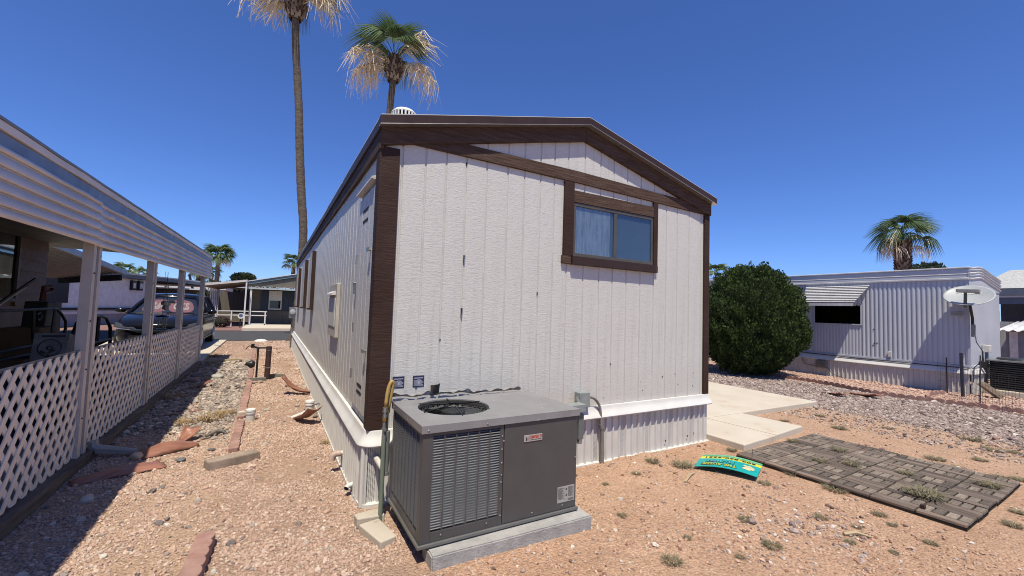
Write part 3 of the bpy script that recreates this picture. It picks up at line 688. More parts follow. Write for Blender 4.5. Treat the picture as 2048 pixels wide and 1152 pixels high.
# stickers and the torn flap above the condenser
for x in (0.165, 0.335):
    st = obj('warning_sticker', MB().box(x, x+0.098, -0.004, -0.0022, 0.905, 1.0), STKB, home)
    b = MB()
    for k in range(6): b.box(x+0.008, x+0.09 - 0.012*(k % 3 == 2), -0.0052, -0.0042, 0.914+k*0.0085, 0.9175+k*0.0085)
    b.box(x+0.045, x+0.058, -0.0054, -0.0044, 0.93, 0.962).box(x+0.036, x+0.067, -0.0054, -0.0044, 0.958, 0.966); b.box(x+0.01, x+0.088, -0.0052, -0.0042, 0.976, 0.983)
    obj('sticker_print', b, STKW, st)
tr = MB(); tr.grid(lambda u, v: (0.14+u*1.25, -0.008-0.03*v*(0.5+0.5*nz(u*14, 1)), 0.835+0.022*nz(u*9, 3)+0.035*v*(0.6+nz(u*17, 5)) - u*0.02), 60, 3)
obj('torn_edge', tr, M('torn_siding', (0.55, 0.51, 0.46), 0.8, col2=(0.16, 0.13, 0.11), vs=18), home)
fl = MB(); fl.grid(lambda u, v: (0.49+u*0.075, -0.012-0.05*math.sin(u*2.6)*v, 0.83+v*(0.085+0.02*u)), 6, 5)
obj('loose_flap', fl, M('rotted_board', (0.10, 0.085, 0.07), 0.9, col2=(0.05, 0.04, 0.035), vs=25), home)
# skirting: ribbed panels, every fourth flute perforated; white cove cap above
def skirt_panel(L, n):
    """along +x from 0 to L, face towards -y, height 1 unit"""
    m = MB(); w = L/n; pr = []
    for k in range(n):
        a = k*w; pr += [(a, 0.0, k), (a+0.008, -0.022, k), (a+0.020, -0.022, k), (a+0.026, 0.0, k)]
    pr.append((L, 0.0, n-1))
    for i in range(len(pr)-1):
        (xa, ya, k), (xb, yb, _) = pr[i], pr[i+1]
        flat_ = (i % 4 == 3)
        m.add([(xa, ya, 0), (xb, yb, 0), (xb, yb, 1), (xa, ya, 1)], [(0, 1, 2, 3)], 1 if (flat_ and k == 0) else 0)
    return m
sk = None
for k in range(11):
    x = -0.03 + k*0.3845
    if sk is None:
        sk = obj('skirting_panel', skirt_panel(0.387, 4), [SKIRT, PERF], home, world=False); sk.location = Vector((x, -0.012, -0.02))-WL[home]; sk.scale = (1, 1, 0.50)
    else: inst(sk, 'skirting_panel', (x, -0.012, -0.02), (0, 0, 0), home, (1, 1, 0.50))
for k in range(34):
    y = 0.39*(k+1)
    inst(sk, 'skirting_panel', (-0.052, y, 0.0), (0, 0, R(-90)), home, (1.008, 1, 0.48))
obj('skirting_corner', MB().box(-0.058, -0.026, -0.032, 0.004, -0.01, 0.475), SKIRT, home, bevel=0.012)
def sweep(prof, path, name, mat, parent):
    m = MB(); n = len(prof); vs = []
    for (x, y, nx_, ny_, dz) in path: vs += [(x+nx_*o, y+ny_*o, z+dz) for o, z in prof]
    fs = [(i*n+k, i*n+(k+1) % n, (i+1)*n+(k+1) % n, (i+1)*n+k) for i in range(len(path)-1) for k in range(n)]
    fs += [tuple(range(n-1, -1, -1)), tuple((len(path)-1)*n+k for k in range(n))]
    m.add(vs, fs); return obj(name, m, mat, parent, smooth='auto')
cap_prof = [(0.0, 0.585), (0.030, 0.585), (0.034, 0.572), (0.036, 0.56), (0.046, 0.535), (0.066, 0.505), (0.078, 0.488), (0.082, 0.478), (0.078, 0.468), (0.064, 0.470), (0.0, 0.480)]
path = [(4.205, -0.005, 0, -1, 0), (2.2, -0.005, 0, -1, 0)]
for i in range(9):
    a = PI/2*i/8; path.append((0.045-0.05*math.sin(a), 0.045-0.05*math.cos(a), -math.sin(a), -math.cos(a), 0))
path += [(-0.005, y, -1, 0, 0.006*nz(y, 2)) for y in np.linspace(0.4, HL, 30)]
sweep(cap_prof, path, 'skirting_cap', VINYL, home)
rail_prof = [(0.0, -0.02), (0.045, -0.02), (0.045, 0.016), (0.0, 0.02)]
path = [(4.21, -0.012, 0, -1, -0.015), (2.6, -0.012, 0, -1, -0.02), (1.3, -0.012, 0, -1, 0.0)]
for i in range(7):
    a = PI/2*i/6; path.append((0.03-0.045*math.sin(a), 0.035-0.047*math.cos(a), -math.sin(a), -math.cos(a), 0.005))
path += [(-0.034, y, -1, 0, 0.008) for y in np.linspace(0.4, HL, 20)]
sweep(rail_prof, path, 'skirting_rail', SKIRT, home)
for k, (x, z) in enumerate(((3.41, 0.09), (3.80, 0.10), (3.92, 0.12))): obj('damage_hole', MB().lathe([(0.0, 0.0), (0.012, 0.0)], (x, -0.0335, z), 7, rot=Matrix.Rotation(R(90), 3, 'X')), DARK, home)

# ---------------------------------------------------------------- air conditioner on its blocks
AX0, AX1, AY0, AY1, AZ0, AZ1 = 0.13, 1.345, -0.945, -0.215, 0.095, 0.845
ac = thing('air_conditioner', (0.74, -0.58, AZ0), 'grey louvred air conditioner with a round top fan in front of the white home', 'air conditioner')
g = 0.028
obj('base_rail', MB().box(AX0-0.012, AX1+0.012, AY0-0.014, AY1+0.012, AZ0, AZ0+0.022), M('base_rail_steel', (0.22, 0.215, 0.205), 0.45, 0.4), ac, bevel=0.004)
for x0, x1, y0, y1 in ((AX0, AX0+0.07, AY0, AY0+0.03), (AX0, AX0+0.03, AY0+0.0301, AY0+0.06), (AX0+0.545, AX0+0.575, AY0, AY0+0.03), (AX0, AX0+0.035, AY1-0.035, AY1), (AX1-0.02, AX1, AY1-0.03, AY1)):
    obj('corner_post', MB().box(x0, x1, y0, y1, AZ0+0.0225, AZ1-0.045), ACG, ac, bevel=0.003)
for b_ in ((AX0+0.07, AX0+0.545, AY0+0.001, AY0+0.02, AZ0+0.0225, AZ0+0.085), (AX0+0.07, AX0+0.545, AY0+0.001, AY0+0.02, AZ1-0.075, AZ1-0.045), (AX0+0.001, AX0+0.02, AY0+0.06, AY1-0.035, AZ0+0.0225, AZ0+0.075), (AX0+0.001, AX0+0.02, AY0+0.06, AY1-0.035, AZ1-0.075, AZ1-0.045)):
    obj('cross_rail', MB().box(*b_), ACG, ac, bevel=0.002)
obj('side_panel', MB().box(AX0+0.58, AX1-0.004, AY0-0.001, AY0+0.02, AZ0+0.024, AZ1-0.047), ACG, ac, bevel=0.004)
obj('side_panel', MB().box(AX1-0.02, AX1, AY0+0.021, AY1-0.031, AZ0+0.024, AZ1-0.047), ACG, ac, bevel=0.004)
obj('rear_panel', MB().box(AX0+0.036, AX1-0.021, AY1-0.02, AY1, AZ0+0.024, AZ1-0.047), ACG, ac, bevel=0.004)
obj('coil', MB().box(AX0+0.045, AX0+0.54, AY0+0.035, AY0+0.06, AZ0+0.06, AZ1-0.07).box(AX0+0.045, AX0+0.07, AY0+0.061, AY1-0.05, AZ0+0.06, AZ1-0.07), M('coil_fins', (0.012, 0.012, 0.012), 0.6, 0.2, col2=(0.008, 0.008, 0.008), vs=1, stretch=(2, 2, 300)), ac)
# louvres: six columns on the front, seven on the left, each louvre a pressed fin
nl = 35; z0l, z1l = AZ0+0.09, AZ1-0.08
def louvre_col(w):
    m = MB(); p = (z1l-z0l)/nl
    for k in range(nl):
        z = k*p
        m.add([(0, 0.012, z+p*1.0), (w, 0.012, z+p*1.0), (w, 0.0, z+p*0.86), (0, 0.0, z+p*0.86), (0, -0.005, z+p*0.55), (w, -0.005, z+p*0.55), (w, 0.0, z+p*0.50), (0, 0.0, z+p*0.50)], [(0, 1, 2, 3), (3, 2, 5, 4), (4, 5, 6, 7)])
    return m
nc = 6; cw = (0.475-0.010*(nc-1))/nc
first = None; bars = MB()
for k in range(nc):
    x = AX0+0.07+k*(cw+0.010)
    if first is None: first = obj('louvre_column', louvre_col(cw), M('lit_louvre', (0.21, 0.205, 0.205), 0.4),  ac, world=False); first.location = Vector((x, AY0+0.007, z0l)) - WL[ac]  # fins coloured lighter than the cabinet, for the light they catch
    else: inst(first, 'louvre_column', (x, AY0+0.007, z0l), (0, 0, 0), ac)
    if k: bars.box(x-0.010, x, AY0, AY0+0.012, AZ0+0.086, AZ1-0.076)
nc2 = 8; L2 = (AY1-0.035)-(AY0+0.06); cw2 = (L2-0.010*(nc2-1))/nc2
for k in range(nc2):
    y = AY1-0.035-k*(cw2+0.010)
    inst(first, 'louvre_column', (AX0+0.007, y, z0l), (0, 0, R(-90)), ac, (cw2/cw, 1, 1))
    if k: bars.box(AX0, AX0+0.012, y, y+0.010, AZ0+0.076, AZ1-0.076)
obj('louvre_divider', bars, ACG, ac)
# lid with a round fan opening
FX, FY, FR = AX0+0.355, (AY0+AY1)/2+0.02, 0.262
lid = MB(); n = 48
lx0, lx1, ly0, ly1 = AX0-0.012, AX1+0.012, AY0-0.014, AY1+0.012
def edge_pt(a):
    dx, dy = math.cos(a), math.sin(a)
    ts = []
    if dx > 1e-9: ts.append((lx1-FX)/dx)
    if dx < -1e-9: ts.append((lx0-FX)/dx)
    if dy > 1e-9: ts.append((ly1-FY)/dy)
    if dy < -1e-9: ts.append((ly0-FY)/dy)
    t = min(t for t in ts if t > 0); return (FX+dx*t, FY+dy*t)
angs = sorted([2*PI*k/n for k in range(n)] + [math.atan2(cy-FY, cx-FX) % (2*PI) for cx in (lx0, lx1) for cy in (ly0, ly1)])
k = len(angs); vs = []
for a in angs:
    ex, ey = edge_pt(a); c_, s_ = math.cos(a), math.sin(a)
    vs += [(ex, ey, AZ1-0.05), (ex, ey, AZ1-0.002), (FX+c_*(FR+0.035), FY+s_*(FR+0.035), AZ1), (FX+c_*FR, FY+s_*FR, AZ1+0.006), (FX+c_*(FR-0.006), FY+s_*(FR-0.006), AZ1-0.06)]
fs = []
for i in range(k):
    j = (i+1) % k
    for q in range(4): fs.append((5*i+q, 5*j+q, 5*j+q+1, 5*i+q+1))
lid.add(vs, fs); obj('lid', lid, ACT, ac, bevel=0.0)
obj('fan_well', MB().lathe([(FR-0.004, AZ1-0.02), (FR-0.004, AZ1-0.32), (0.0, AZ1-0.32)], (FX, FY, 0), 32), DARK, ac)
gd = MB()
for r_ in np.linspace(0.075, FR-0.004, 15):
    zz = AZ1+0.016 - 0.02*(r_/FR)**2
    gd.tube([(FX+r_*math.cos(2*PI*t/36), FY+r_*math.sin(2*PI*t/36), zz) for t in range(37)], 0.0016, 4, cap=False)
obj('fan_guard', gd, BLACK, ac)
for a in (0.35, 1.4, 2.45, 3.5, 4.55, 5.6):
    obj('guard_spoke', MB().tube([(FX+0.05*math.cos(a), FY+0.05*math.sin(a), AZ1+0.02), (FX+FR*1.05*math.cos(a), FY+FR*1.05*math.sin(a), AZ1+0.006)], 0.004, 6), BLACK, ac)
fan = obj('fan_hub', MB().lathe([(0, AZ1-0.022), (0.085, AZ1-0.024), (0.09, AZ1-0.04), (0.085, AZ1-0.09), (0, AZ1-0.09)], (FX, FY, 0), 24), M('fan_motor', (0.10, 0.11, 0.11), 0.4, 0.4), ac, smooth='auto')
bm_ = MB(); bm_.grid(lambda u, v: (0.06+u*0.19, (v-0.5)*(0.12+0.12*u), -0.065+(v-0.5)*0.07*(1-0.3*u)), 4, 4)
for q in range(4):
    if q == 0: bl0 = obj('fan_blade', bm_, M('fan_blade', (0.20, 0.21, 0.21), 0.4, 0.5), fan, world=False); bl0.location = Vector((FX, FY, AZ1)) - WL[fan]
    else: inst(bl0, 'fan_blade', (FX, FY, AZ1), (0, 0, q*PI/2+0.2), fan)
# name badge, data label, screws
bx, bz = AX0+0.735, AZ0+0.555
badge = obj('name_badge', MB().box(bx, bx+0.155, AY0-0.006, AY0-0.0012, bz, bz+0.048), BADGE, ac, bevel=0.003)
t = MB(); text_on(t, 'SEMPER FI', 0.104, 0.021, (bx+0.044, AY0-0.0062, bz+0.021), (1, 0, 0), (0, 0, 1), 0.0004, 0.02)
obj('badge_lettering', t, RED, badge, fix=False)
t = MB()
for q in range(9): t.box(bx+0.044+q*0.0115, bx+0.053+q*0.0115 - 0.002*(q % 2), AY0-0.0066, AY0-0.0061, bz+0.010, bz+0.015)
t.lathe([(0, 0), (0.005, 0)], (bx+0.020, AY0-0.0066, bz+0.030), 8, rot=Matrix.Rotation(R(90), 3, 'X'))
t.prism([(bx+0.013, bz+0.008), (bx+0.022, bz+0.009), (bx+0.027, bz+0.024), (bx+0.017, bz+0.026)], 'y', AY0-0.0066, AY0-0.0061).prism([(bx+0.028, bz+0.012), (bx+0.036, bz+0.012), (bx+0.034, bz+0.036)], 'y', AY0-0.0066, AY0-0.0061)
obj('badge_print', t, INK, badge)
dl = obj('data_label', MB().box(AX1-0.175, AX1-0.02, AY0-0.0032, AY0-0.0012, AZ0+0.075, AZ0+0.19), PAPER, ac)
t = MB(); yy = AY0-0.0036
for q in range(17):
    z = AZ0+0.082+q*0.006
    if q > 2: t.box(AX1-0.170, AX1-0.113-0.01*((q*7) % 3), yy-0.0002, yy, z, z+0.0022)
    if q > 4: t.box(AX1-0.078, AX1-0.026-0.009*((q*5) % 3), yy-0.0002, yy, z, z+0.0022)
for q in range(14): t.box(AX1-0.078+q*0.0036, AX1-0.0765+q*0.0036+0.001*(q % 3 == 0), yy-0.0002, yy, AZ0+0.082, AZ0+0.097)
t.lathe([(0, 0), (0.007, 0)], (AX1-0.095, yy-0.0002, AZ0+0.165), 10, rot=Matrix.Rotation(R(90), 3, 'X')).prism([(AX1-0.104, AZ0+0.118), (AX1-0.086, AZ0+0.118), (AX1-0.095, AZ0+0.135)], 'y', yy-0.0002, yy)
obj('label_print', t, INK, dl)
sc0 = None
for x, y, z in [(AX0+0.03, AY0-0.017, AZ1-0.03), (AX0+0.44, AY0-0.017, AZ1-0.03), (AX1-0.02, AY0-0.004, AZ0+0.39)] + [(AX0+0.562, AY0-0.003, z) for z in (AZ0+0.09, AZ0+0.2, AZ0+0.31, AZ0+0.36, AZ0+0.44, AZ0+0.53, AZ0+0.62)] + [(AX0+0.575, AY0-0.003, AZ0+0.585), (AX0+0.14, AY0-0.003, AZ0+0.06), (AX0+0.46, AY0-0.003, AZ0+0.06), (AX0+0.82, AY0-0.003, AZ0+0.055), (AX1-0.13, AY0-0.003, AZ0+0.055)]:
    if sc0 is None: sc0 = obj('screw', MB().lathe([(0.0, 0.004), (0.005, 0.002), (0.006, 0.0)], n=8, rot=Matrix.Rotation(R(90), 3, 'X')), ALU, ac, world=False); sc0.location = Vector((x, y, z)) - WL[ac]
    else: inst(sc0, 'screw', (x, y, z), (0, 0, 0), ac)
for y in (AY0+0.02, AY1-0.05, AY0+0.3): inst(sc0, 'screw', (AX0-0.014, y, AZ1-0.03), (0, 0, R(-90)), ac)
# concrete beam under the front edge, small blocks under the back
def rough_block(x0, x1, y0, y1, z0, z1, rz, name, mat, label, cat, cuts=4, amp=0.004, group=None, tilt=(0, 0)):
    bm = bmesh.new(); bmesh.ops.create_cube(bm, size=1)
    for v in bm.verts: v.co = Vector((v.co.x*(x1-x0), v.co.y*(y1-y0), v.co.z*(z1-z0)))
    bmesh.ops.bevel(bm, geom=bm.edges[:], offset=min(x1-x0, y1-y0, z1-z0)*0.07, segments=2, affect='EDGES')
    bmesh.ops.subdivide_edges(bm, edges=[e for e in bm.edges if e.calc_length() > 0.05], cuts=cuts, use_grid_fill=True)
    for v in bm.verts:
        q = v.co*9; v.co += Vector((mnoise.noise(q+Vector((x0*9, 0, 0))), mnoise.noise(q+Vector((5, x0*7, 0))), mnoise.noise(q+Vector((0, 9, y0*7)))))*amp
    me = bpy.data.meshes.new(name); bm.to_mesh(me); bm.free(); me.materials.append(mat)
    o = bpy.data.objects.new(name, me); COL.objects.link(o); o.location = ((x0+x1)/2, (y0+y1)/2, (z0+z1)/2); o.rotation_euler = (tilt[0], tilt[1], rz)
    return tag(o, label, cat, group)
rough_block(0.185, 1.405, -1.055, -0.86, -0.03, 0.086, R(-1.0), 'concrete_beam', CONCG, 'long grey concrete beam under the front edge of the air conditioner', 'concrete beam')
rough_block(0.30, 1.30, -0.36, -0.22, -0.03, 0.092, 0, 'concrete_beam', CONCG, 'shaded concrete beam under the back of the air conditioner', 'concrete beam')
# pavers at the corner of the home
def paver(poly, z0, z1, name, mat, label):
    m = MB().prism(poly, 'z', z0, z1); return tag(obj(name, m, mat, bevel=0.008), label, 'paver')
paver([(-0.115, -0.36), (0.03, -0.33), (0.085, -0.62), (-0.03, -0.66)], -0.02, 0.040, 'paver', CONC, 'square concrete paver nearest the camera, at the foot of the green pipe')
paver([(-0.125, -0.215), (0.03, -0.19), (0.075, -0.235), (0.075, -0.318), (-0.115, -0.30)], -0.02, 0.050, 'paver', CONC, 'broken-edged concrete paver against the corner of the skirting')

# ---------------------------------------------------------------- pipes, meters and boxes round the home
gp = thing('gas_riser', (0.045, -0.30, 0), 'green gas riser pipe with looped yellow flexible hose at the home corner', 'gas pipe')
obj('pipe', MB().tube([(0.045, -0.305, -0.02), (0.046, -0.30, 0.3), (0.046, -0.295, 0.62)], 0.0165, 12), GREENP, gp, smooth='auto')
obj('pipe_sleeve', MB().tube([(0.075, -0.262, 0.34), (0.075, -0.262, 0.64)], 0.024, 12).tube([(0.075, -0.262, 0.315), (0.075, -0.262, 0.34)], 0.028, 12), M('grey_valve_pipe', (0.20, 0.215, 0.21), 0.5), gp, smooth='auto')
obj('valve', MB().tube([(0.046, -0.295, 0.62), (0.046, -0.295, 0.72)], 0.014, 10).tube([(0.046, -0.32, 0.665), (0.046, -0.262, 0.665)], 0.012, 8).tube([(0.075, -0.262, 0.64), (0.074, -0.262, 0.78)], 0.009, 8), GALV, gp)
obj('handle', MB().obox((0.05, -0.27, 0.70), 0.014, 0.05, 0.02), BLACK, gp)
obj('union', MB().tube([(0.047, -0.295, 0.725), (0.047, -0.295, 0.75)], 0.019, 6).tube([(0.075, -0.262, 0.775), (0.075, -0.262, 0.80)], 0.014, 6), BRASS, gp)
obj('union', MB().tube([(0.048, -0.295, 0.75), (0.048, -0.295, 0.825)], 0.018, 8).tube([(0.048, -0.295, 0.79), (0.048, -0.295, 0.80)], 0.022, 8), GALV, gp)
hp = []
for i in range(26):
    t_ = i/25; a = PI*t_
    hp.append((0.050+0.062*(1-math.cos(a))/2*(1.0)+0.012*math.sin(a)+(-0.0)*t_ + 0.0 - 0.035*max(0, t_-0.6)/0.4, -0.295+0.033*t_, 0.825 + 0.20*math.sin(a)**0.75 - 0.03*t_))
obj('flexible_hose', MB().tube(hp, 0.0135, 10), YELLOW, gp, smooth=True)
obj('skirt_stub', MB().tube([(0.055, -0.01, 0.37), (0.07, -0.245, 0.345)], 0.022, 10), PVC, gp, smooth='auto')
# disconnect box with conduit on the right of the condenser
eb = thing('electrical_box', (2.12, -0.08, 0.6), 'small grey-green electrical box with bent conduit running down the white skirting', 'electrical box')
GBOX = M('grey_green_box', (0.30, 0.33, 0.32), 0.5, col2=(0.24, 0.27, 0.26), vs=14)
obj('box', MB().box(2.055, 2.185, -0.10, -0.004, 0.60, 0.755), GBOX, eb, bevel=0.006)
lb_ = obj('pull_box', MB().box(1.62, 1.855, -0.43, -0.33, 0.655, 0.728), GBOX, eb, bevel=0.005)
obj('conduit_body', MB().box(1.80, 1.86, -0.40, -0.35, 0.40, 0.634), M('conduit_grey', (0.15, 0.165, 0.165), 0.45), eb, bevel=0.005)
obj('knob', MB().tube([(1.68, -0.42, 0.672), (1.68, -0.436, 0.672)], 0.014, 10), ALU, eb)
obj('conduit', MB().tube([(1.84, -0.37, 0.68), (1.95, -0.20, 0.70), (2.056, -0.05, 0.70)], 0.016, 8), GALV, eb, smooth='auto')
cp = [(2.185, -0.05, 0.70)] + [(2.185+0.17*math.sin(a), -0.055-0.01*a, 0.53+0.17*math.cos(a)) for a in np.linspace(0.25, 1.45, 8)] + [(2.365, -0.075, 0.42), (2.375, -0.08, 0.34), (2.385, -0.075, 0.1), (2.385, -0.075, -0.05)]
obj('conduit', MB().tube(cp, [0.014]*9+[0.015, 0.021, 0.022, 0.022], 10), M('weathered_conduit', (0.24, 0.215, 0.195), 0.6, col2=(0.17, 0.145, 0.13), vs=10), eb, smooth='auto')
obj('coupling', MB().tube([(2.365, -0.075, 0.405), (2.376, -0.08, 0.355)], 0.026, 12), GALV, eb, smooth='auto')
obj('plug', MB().tube([(1.83, -0.375, 0.41), (1.83, -0.375, 0.36)], 0.026, 8), GALV, eb, smooth='auto')
obj('wire', MB().tube([(1.34, -0.62, 0.46), (1.47, -0.60, 0.52), (1.455, -0.60, 0.45), (1.50, -0.60, 0.43), (1.46, -0.61, 0.40), (1.34, -0.63, 0.395)], 0.004, 6), BLACK, eb, smooth=True)
# PVC drains out of the side skirting
dp = thing('drain_pipe', (-0.1, 0.84, 0.18), 'pale pink-stained plastic elbow drain sticking out of the side skirting', 'drain pipe')
obj('pipe', MB().tube([(0.0, 0.80, 0.17), (-0.09, 0.815, 0.17)], 0.022, 12), PVC, dp, smooth='auto')
obj('elbow', MB().tube([(-0.08, 0.813, 0.17), (-0.125, 0.82, 0.168), (-0.15, 0.825, 0.15), (-0.157, 0.826, 0.11)], 0.029, 12), PVCT, dp, smooth='auto')
dp = thing('drain_pipe', (-0.1, 0.3, 0.1), 'clean white plastic drain spout near the corner, open end facing left', 'drain pipe')
obj('pipe', MB().tube([(0.0, 0.22, 0.10), (-0.075, 0.24, 0.085)], 0.016, 12), PVC, dp, smooth='auto')
obj('elbow', MB().tube([(-0.05, 0.235, 0.09), (-0.10, 0.24, 0.08), (-0.118, 0.215, 0.068)], 0.021, 12, cap=False), VINYL, dp, smooth='auto')
obj('opening', MB().lathe([(0, 0), (0.0195, 0)], (-0.1145, 0.220, 0.0695), 12, rot=Vector((-0.55, -0.8, -0.35)).to_track_quat('Z', 'Y').to_matrix()), DARK, dp)
# sewer clean-out caps
def cleanout(x, y, h, r, label, extra=None):
    t_ = thing('drain_cleanout', (x, y, 0), label, 'drain cap')
    obj('pipe', MB().lathe([(r, -0.03), (r, h*0.62), (0, h*0.62)], (x, y, 0), 20), PVC, t_, smooth='auto')
    obj('cap', MB().lathe([(r*1.13, h*0.60), (r*1.15, h*0.72), (r*1.04, h*0.74), (r*1.04, h*0.80), (r*1.16, h*0.82), (r*1.16, h*0.95), (r*1.05, h), (0, h)], (x, y, 0), 20), VINYL, t_, smooth='auto')
    return t_
cleanout(-0.90, 3.12, 0.155, 0.052, 'white drain clean-out cap standing beside the red edging')
rough_block(-1.055, -0.97, 3.28, 3.37, 0.0, 0.085, 0.4, 'pale_stone', M('pale_stone', (0.68, 0.58, 0.46), 0.8, bmp=0.2, bs=30), 'pale round stone tucked behind the white drain cap', 'stone', cuts=2, amp=0.012)
co = cleanout(-0.175, 3.30, 0.175, 0.055, 'white drain clean-out with grey side collar beside the side skirting')
obj('side_pipe', MB().tube([(-0.15, 3.28, 0.03), (-0.33, 3.17, 0.0), (-0.42, 3.12, -0.02)], 0.028, 10), PVC, co, smooth='auto')
obj('vent_hook', MB().tube([(-0.15, 3.2, 0.12), (-0.06, 3.08, 0.17), (-0.045, 3.0, 0.13), (-0.045, 2.98, 0.02)], 0.009, 8), GALV, co, smooth=True)
# rusty gas meter stand
gm_ = thing('gas_meter_stand', (-0.79, 6.45, 0), 'rusty gas pipe stand with a dark regulator in the gravel strip', 'gas meter')
obj('post', MB().tube([(-0.745, 6.45, -0.05), (-0.735, 6.45, 0.68)], 0.052, 14), RUST, gm_, smooth='auto')
obj('band', MB().tube([(-0.742, 6.45, 0.24), (-0.742, 6.45, 0.265)], 0.056, 14).tube([(-0.738, 6.45, 0.60), (-0.738, 6.45, 0.612)], 0.055, 14), GALV, gm_, smooth='auto')
obj('riser', MB().tube([(-0.93, 6.42, 0.0), (-0.925, 6.42, 0.66)], 0.019, 10).tube([(-0.925, 6.42, 0.655), (-0.74, 6.44, 0.655)], 0.018, 8).tube([(-0.926, 6.42, 0.655), (-1.06, 6.40, 0.70)], 0.018, 8).tube([(-1.02, 6.40, 0.66), (-1.02, 6.40, 0.74)], 0.030, 8), M('black_pipe', (0.02, 0.016, 0.016), 0.5), gm_, smooth='auto')
obj('regulator', MB().lathe([(0, -0.02), (0.045, -0.018), (0.078, 0.03), (0.078, 0.055), (0.045, 0.11), (0.03, 0.15), (0, 0.15)], (-0.98, 6.37, 0.33), 16, rot=Matrix.Rotation(R(-80), 3, 'Y')), M('black_regulator', (0.018, 0.017, 0.017), 0.45), gm_, smooth='auto')
obj('valve_lever', MB().bar((-1.08, 6.40, 0.705), (-1.14, 6.40, 0.63), 0.03, 0.012), BLACK, gm_)
for k, (x0, x1, y0, y1, lb) in enumerate(((-1.02, -0.76, 6.26, 6.36, 'grey timber offcut in front of the rusty gas pipe'), (-0.70, -0.42, 6.62, 6.72, 'grey timber offcut to the right of the rusty gas pipe'))):
    rough_block(x0, x1, y0, y1, -0.01, 0.075, 0.1-0.25*k, 'timber_offcut', M('grey_timber', (0.25, 0.24, 0.19), 0.9, col2=(0.15, 0.14, 0.11), vs=1, stretch=(4, 40, 40)), lb, 'timber', cuts=2)
# electricity meter at the far end of the side wall
em = thing('electricity_meter', (-0.08, 13.3, 1.4), 'grey electricity meter box at the far end of the white side wall', 'meter box')
obj('box', MB().box(-0.20, 0.0, 13.05, 13.4, 1.05, 1.42), GALV, em, bevel=0.01)
obj('dial', MB().lathe([(0.09, 0), (0.09, 0.05), (0, 0.06)], (-0.1, 13.05, 1.28), 14, rot=Matrix.Rotation(R(90), 3, 'X')), M('meter_dial', (0.5, 0.52, 0.54), 0.2), em)
obj('conduit', MB().tube([(-0.1, 13.2, 1.05), (-0.1, 13.2, 0.0)], 0.025, 8), GALV, em)

# ---------------------------------------------------------------- neighbour's awning, lattice and posts on the left
AWX = -2.24
aw = thing('patio_awning', (-3.6, 4, 0), 'long almond metal patio awning with ribbed fascia and double posts, left of the white home', 'awning')
def zf(y): return 0.0125*y
def fascia(y0, y1, xo, seed):
    """ribbed sheet hanging from the gutter, its upper hem wavy"""
    m = MB(); prof = []
    z = 2.035
    for k in range(5):
        prof += [(0.0, z), (-0.004, z+0.050), (-0.020, z+0.060), (-0.018, z+0.071), (0.0, z+0.078)]; z += 0.0785
    prof.append((-0.010, z+0.03))
    n = int((y1-y0)/0.11); ys_ = [y0+(y1-y0)*i/n for i in range(n+1)]
    for y in ys_:
        for k, (dx, zz) in enumerate(prof):
            u = k/len(prof)
            wv = (0.009*nz(y*1.6, seed) + 0.012*max(0, nz(y*3.1, seed+4)-0.15))*u**5
            m.v.append((AWX+0.048+xo+dx+wv*0.9 + 0.006*nz(y*0.8, zz*4, seed), y, zz+zf(y)+wv*0.8))
    q = len(prof)
    for i in range(n):
        for k in range(q-1): m.f.append((i*q+k, i*q+k+1, (i+1)*q+k+1, (i+1)*q+k)); m.mi.append(0)
    o = obj('fascia_sheet', m, ALMOND, aw, smooth='auto')
    s = o.modifiers.new('thick', 'SOLIDIFY'); s.thickness = 0.003
    return o
fascia(-4.5, 1.84, 0.030, 3.0); fascia(1.78, 10.38, 0.0, 8.0)
def strip(x0, x1, z0, z1, y0, y1, name, mat, n=30, wob=0.004):
    m = MB(); vs = []; fs = []
    for i in range(n+1):
        y = y0+(y1-y0)*i/n; w = wob*nz(y*1.7, z0*7)
        vs += [(x0, y, z0+zf(y)), (x1+w, y, z0+zf(y)+w), (x1+w, y, z1+zf(y)+w), (x0, y, z1+zf(y)+w)]
    for i in range(n):
        for k in range(4): fs.append((4*i+k, 4*i+(k+1) % 4, 4*i+4+(k+1) % 4, 4*i+4+k))
    fs += [(0, 1, 2, 3), tuple(4*n+k for k in (3, 2, 1, 0))]
    m.add(vs, fs); return obj(name, m, mat, aw, bevel=0.003)
strip(AWX-0.06, AWX+0.025, 2.42, 2.566, -4.5, 10.36, 'gutter_face', GUTT)
strip(AWX-0.06, AWX+0.04, 2.568, 2.622, -4.5, 10.40, 'gutter_lip', ALMOND)
strip(AWX-0.06, AWX+0.050, 2.624, 2.642, -4.5, 10.40, 'gutter_edge', GUTT)
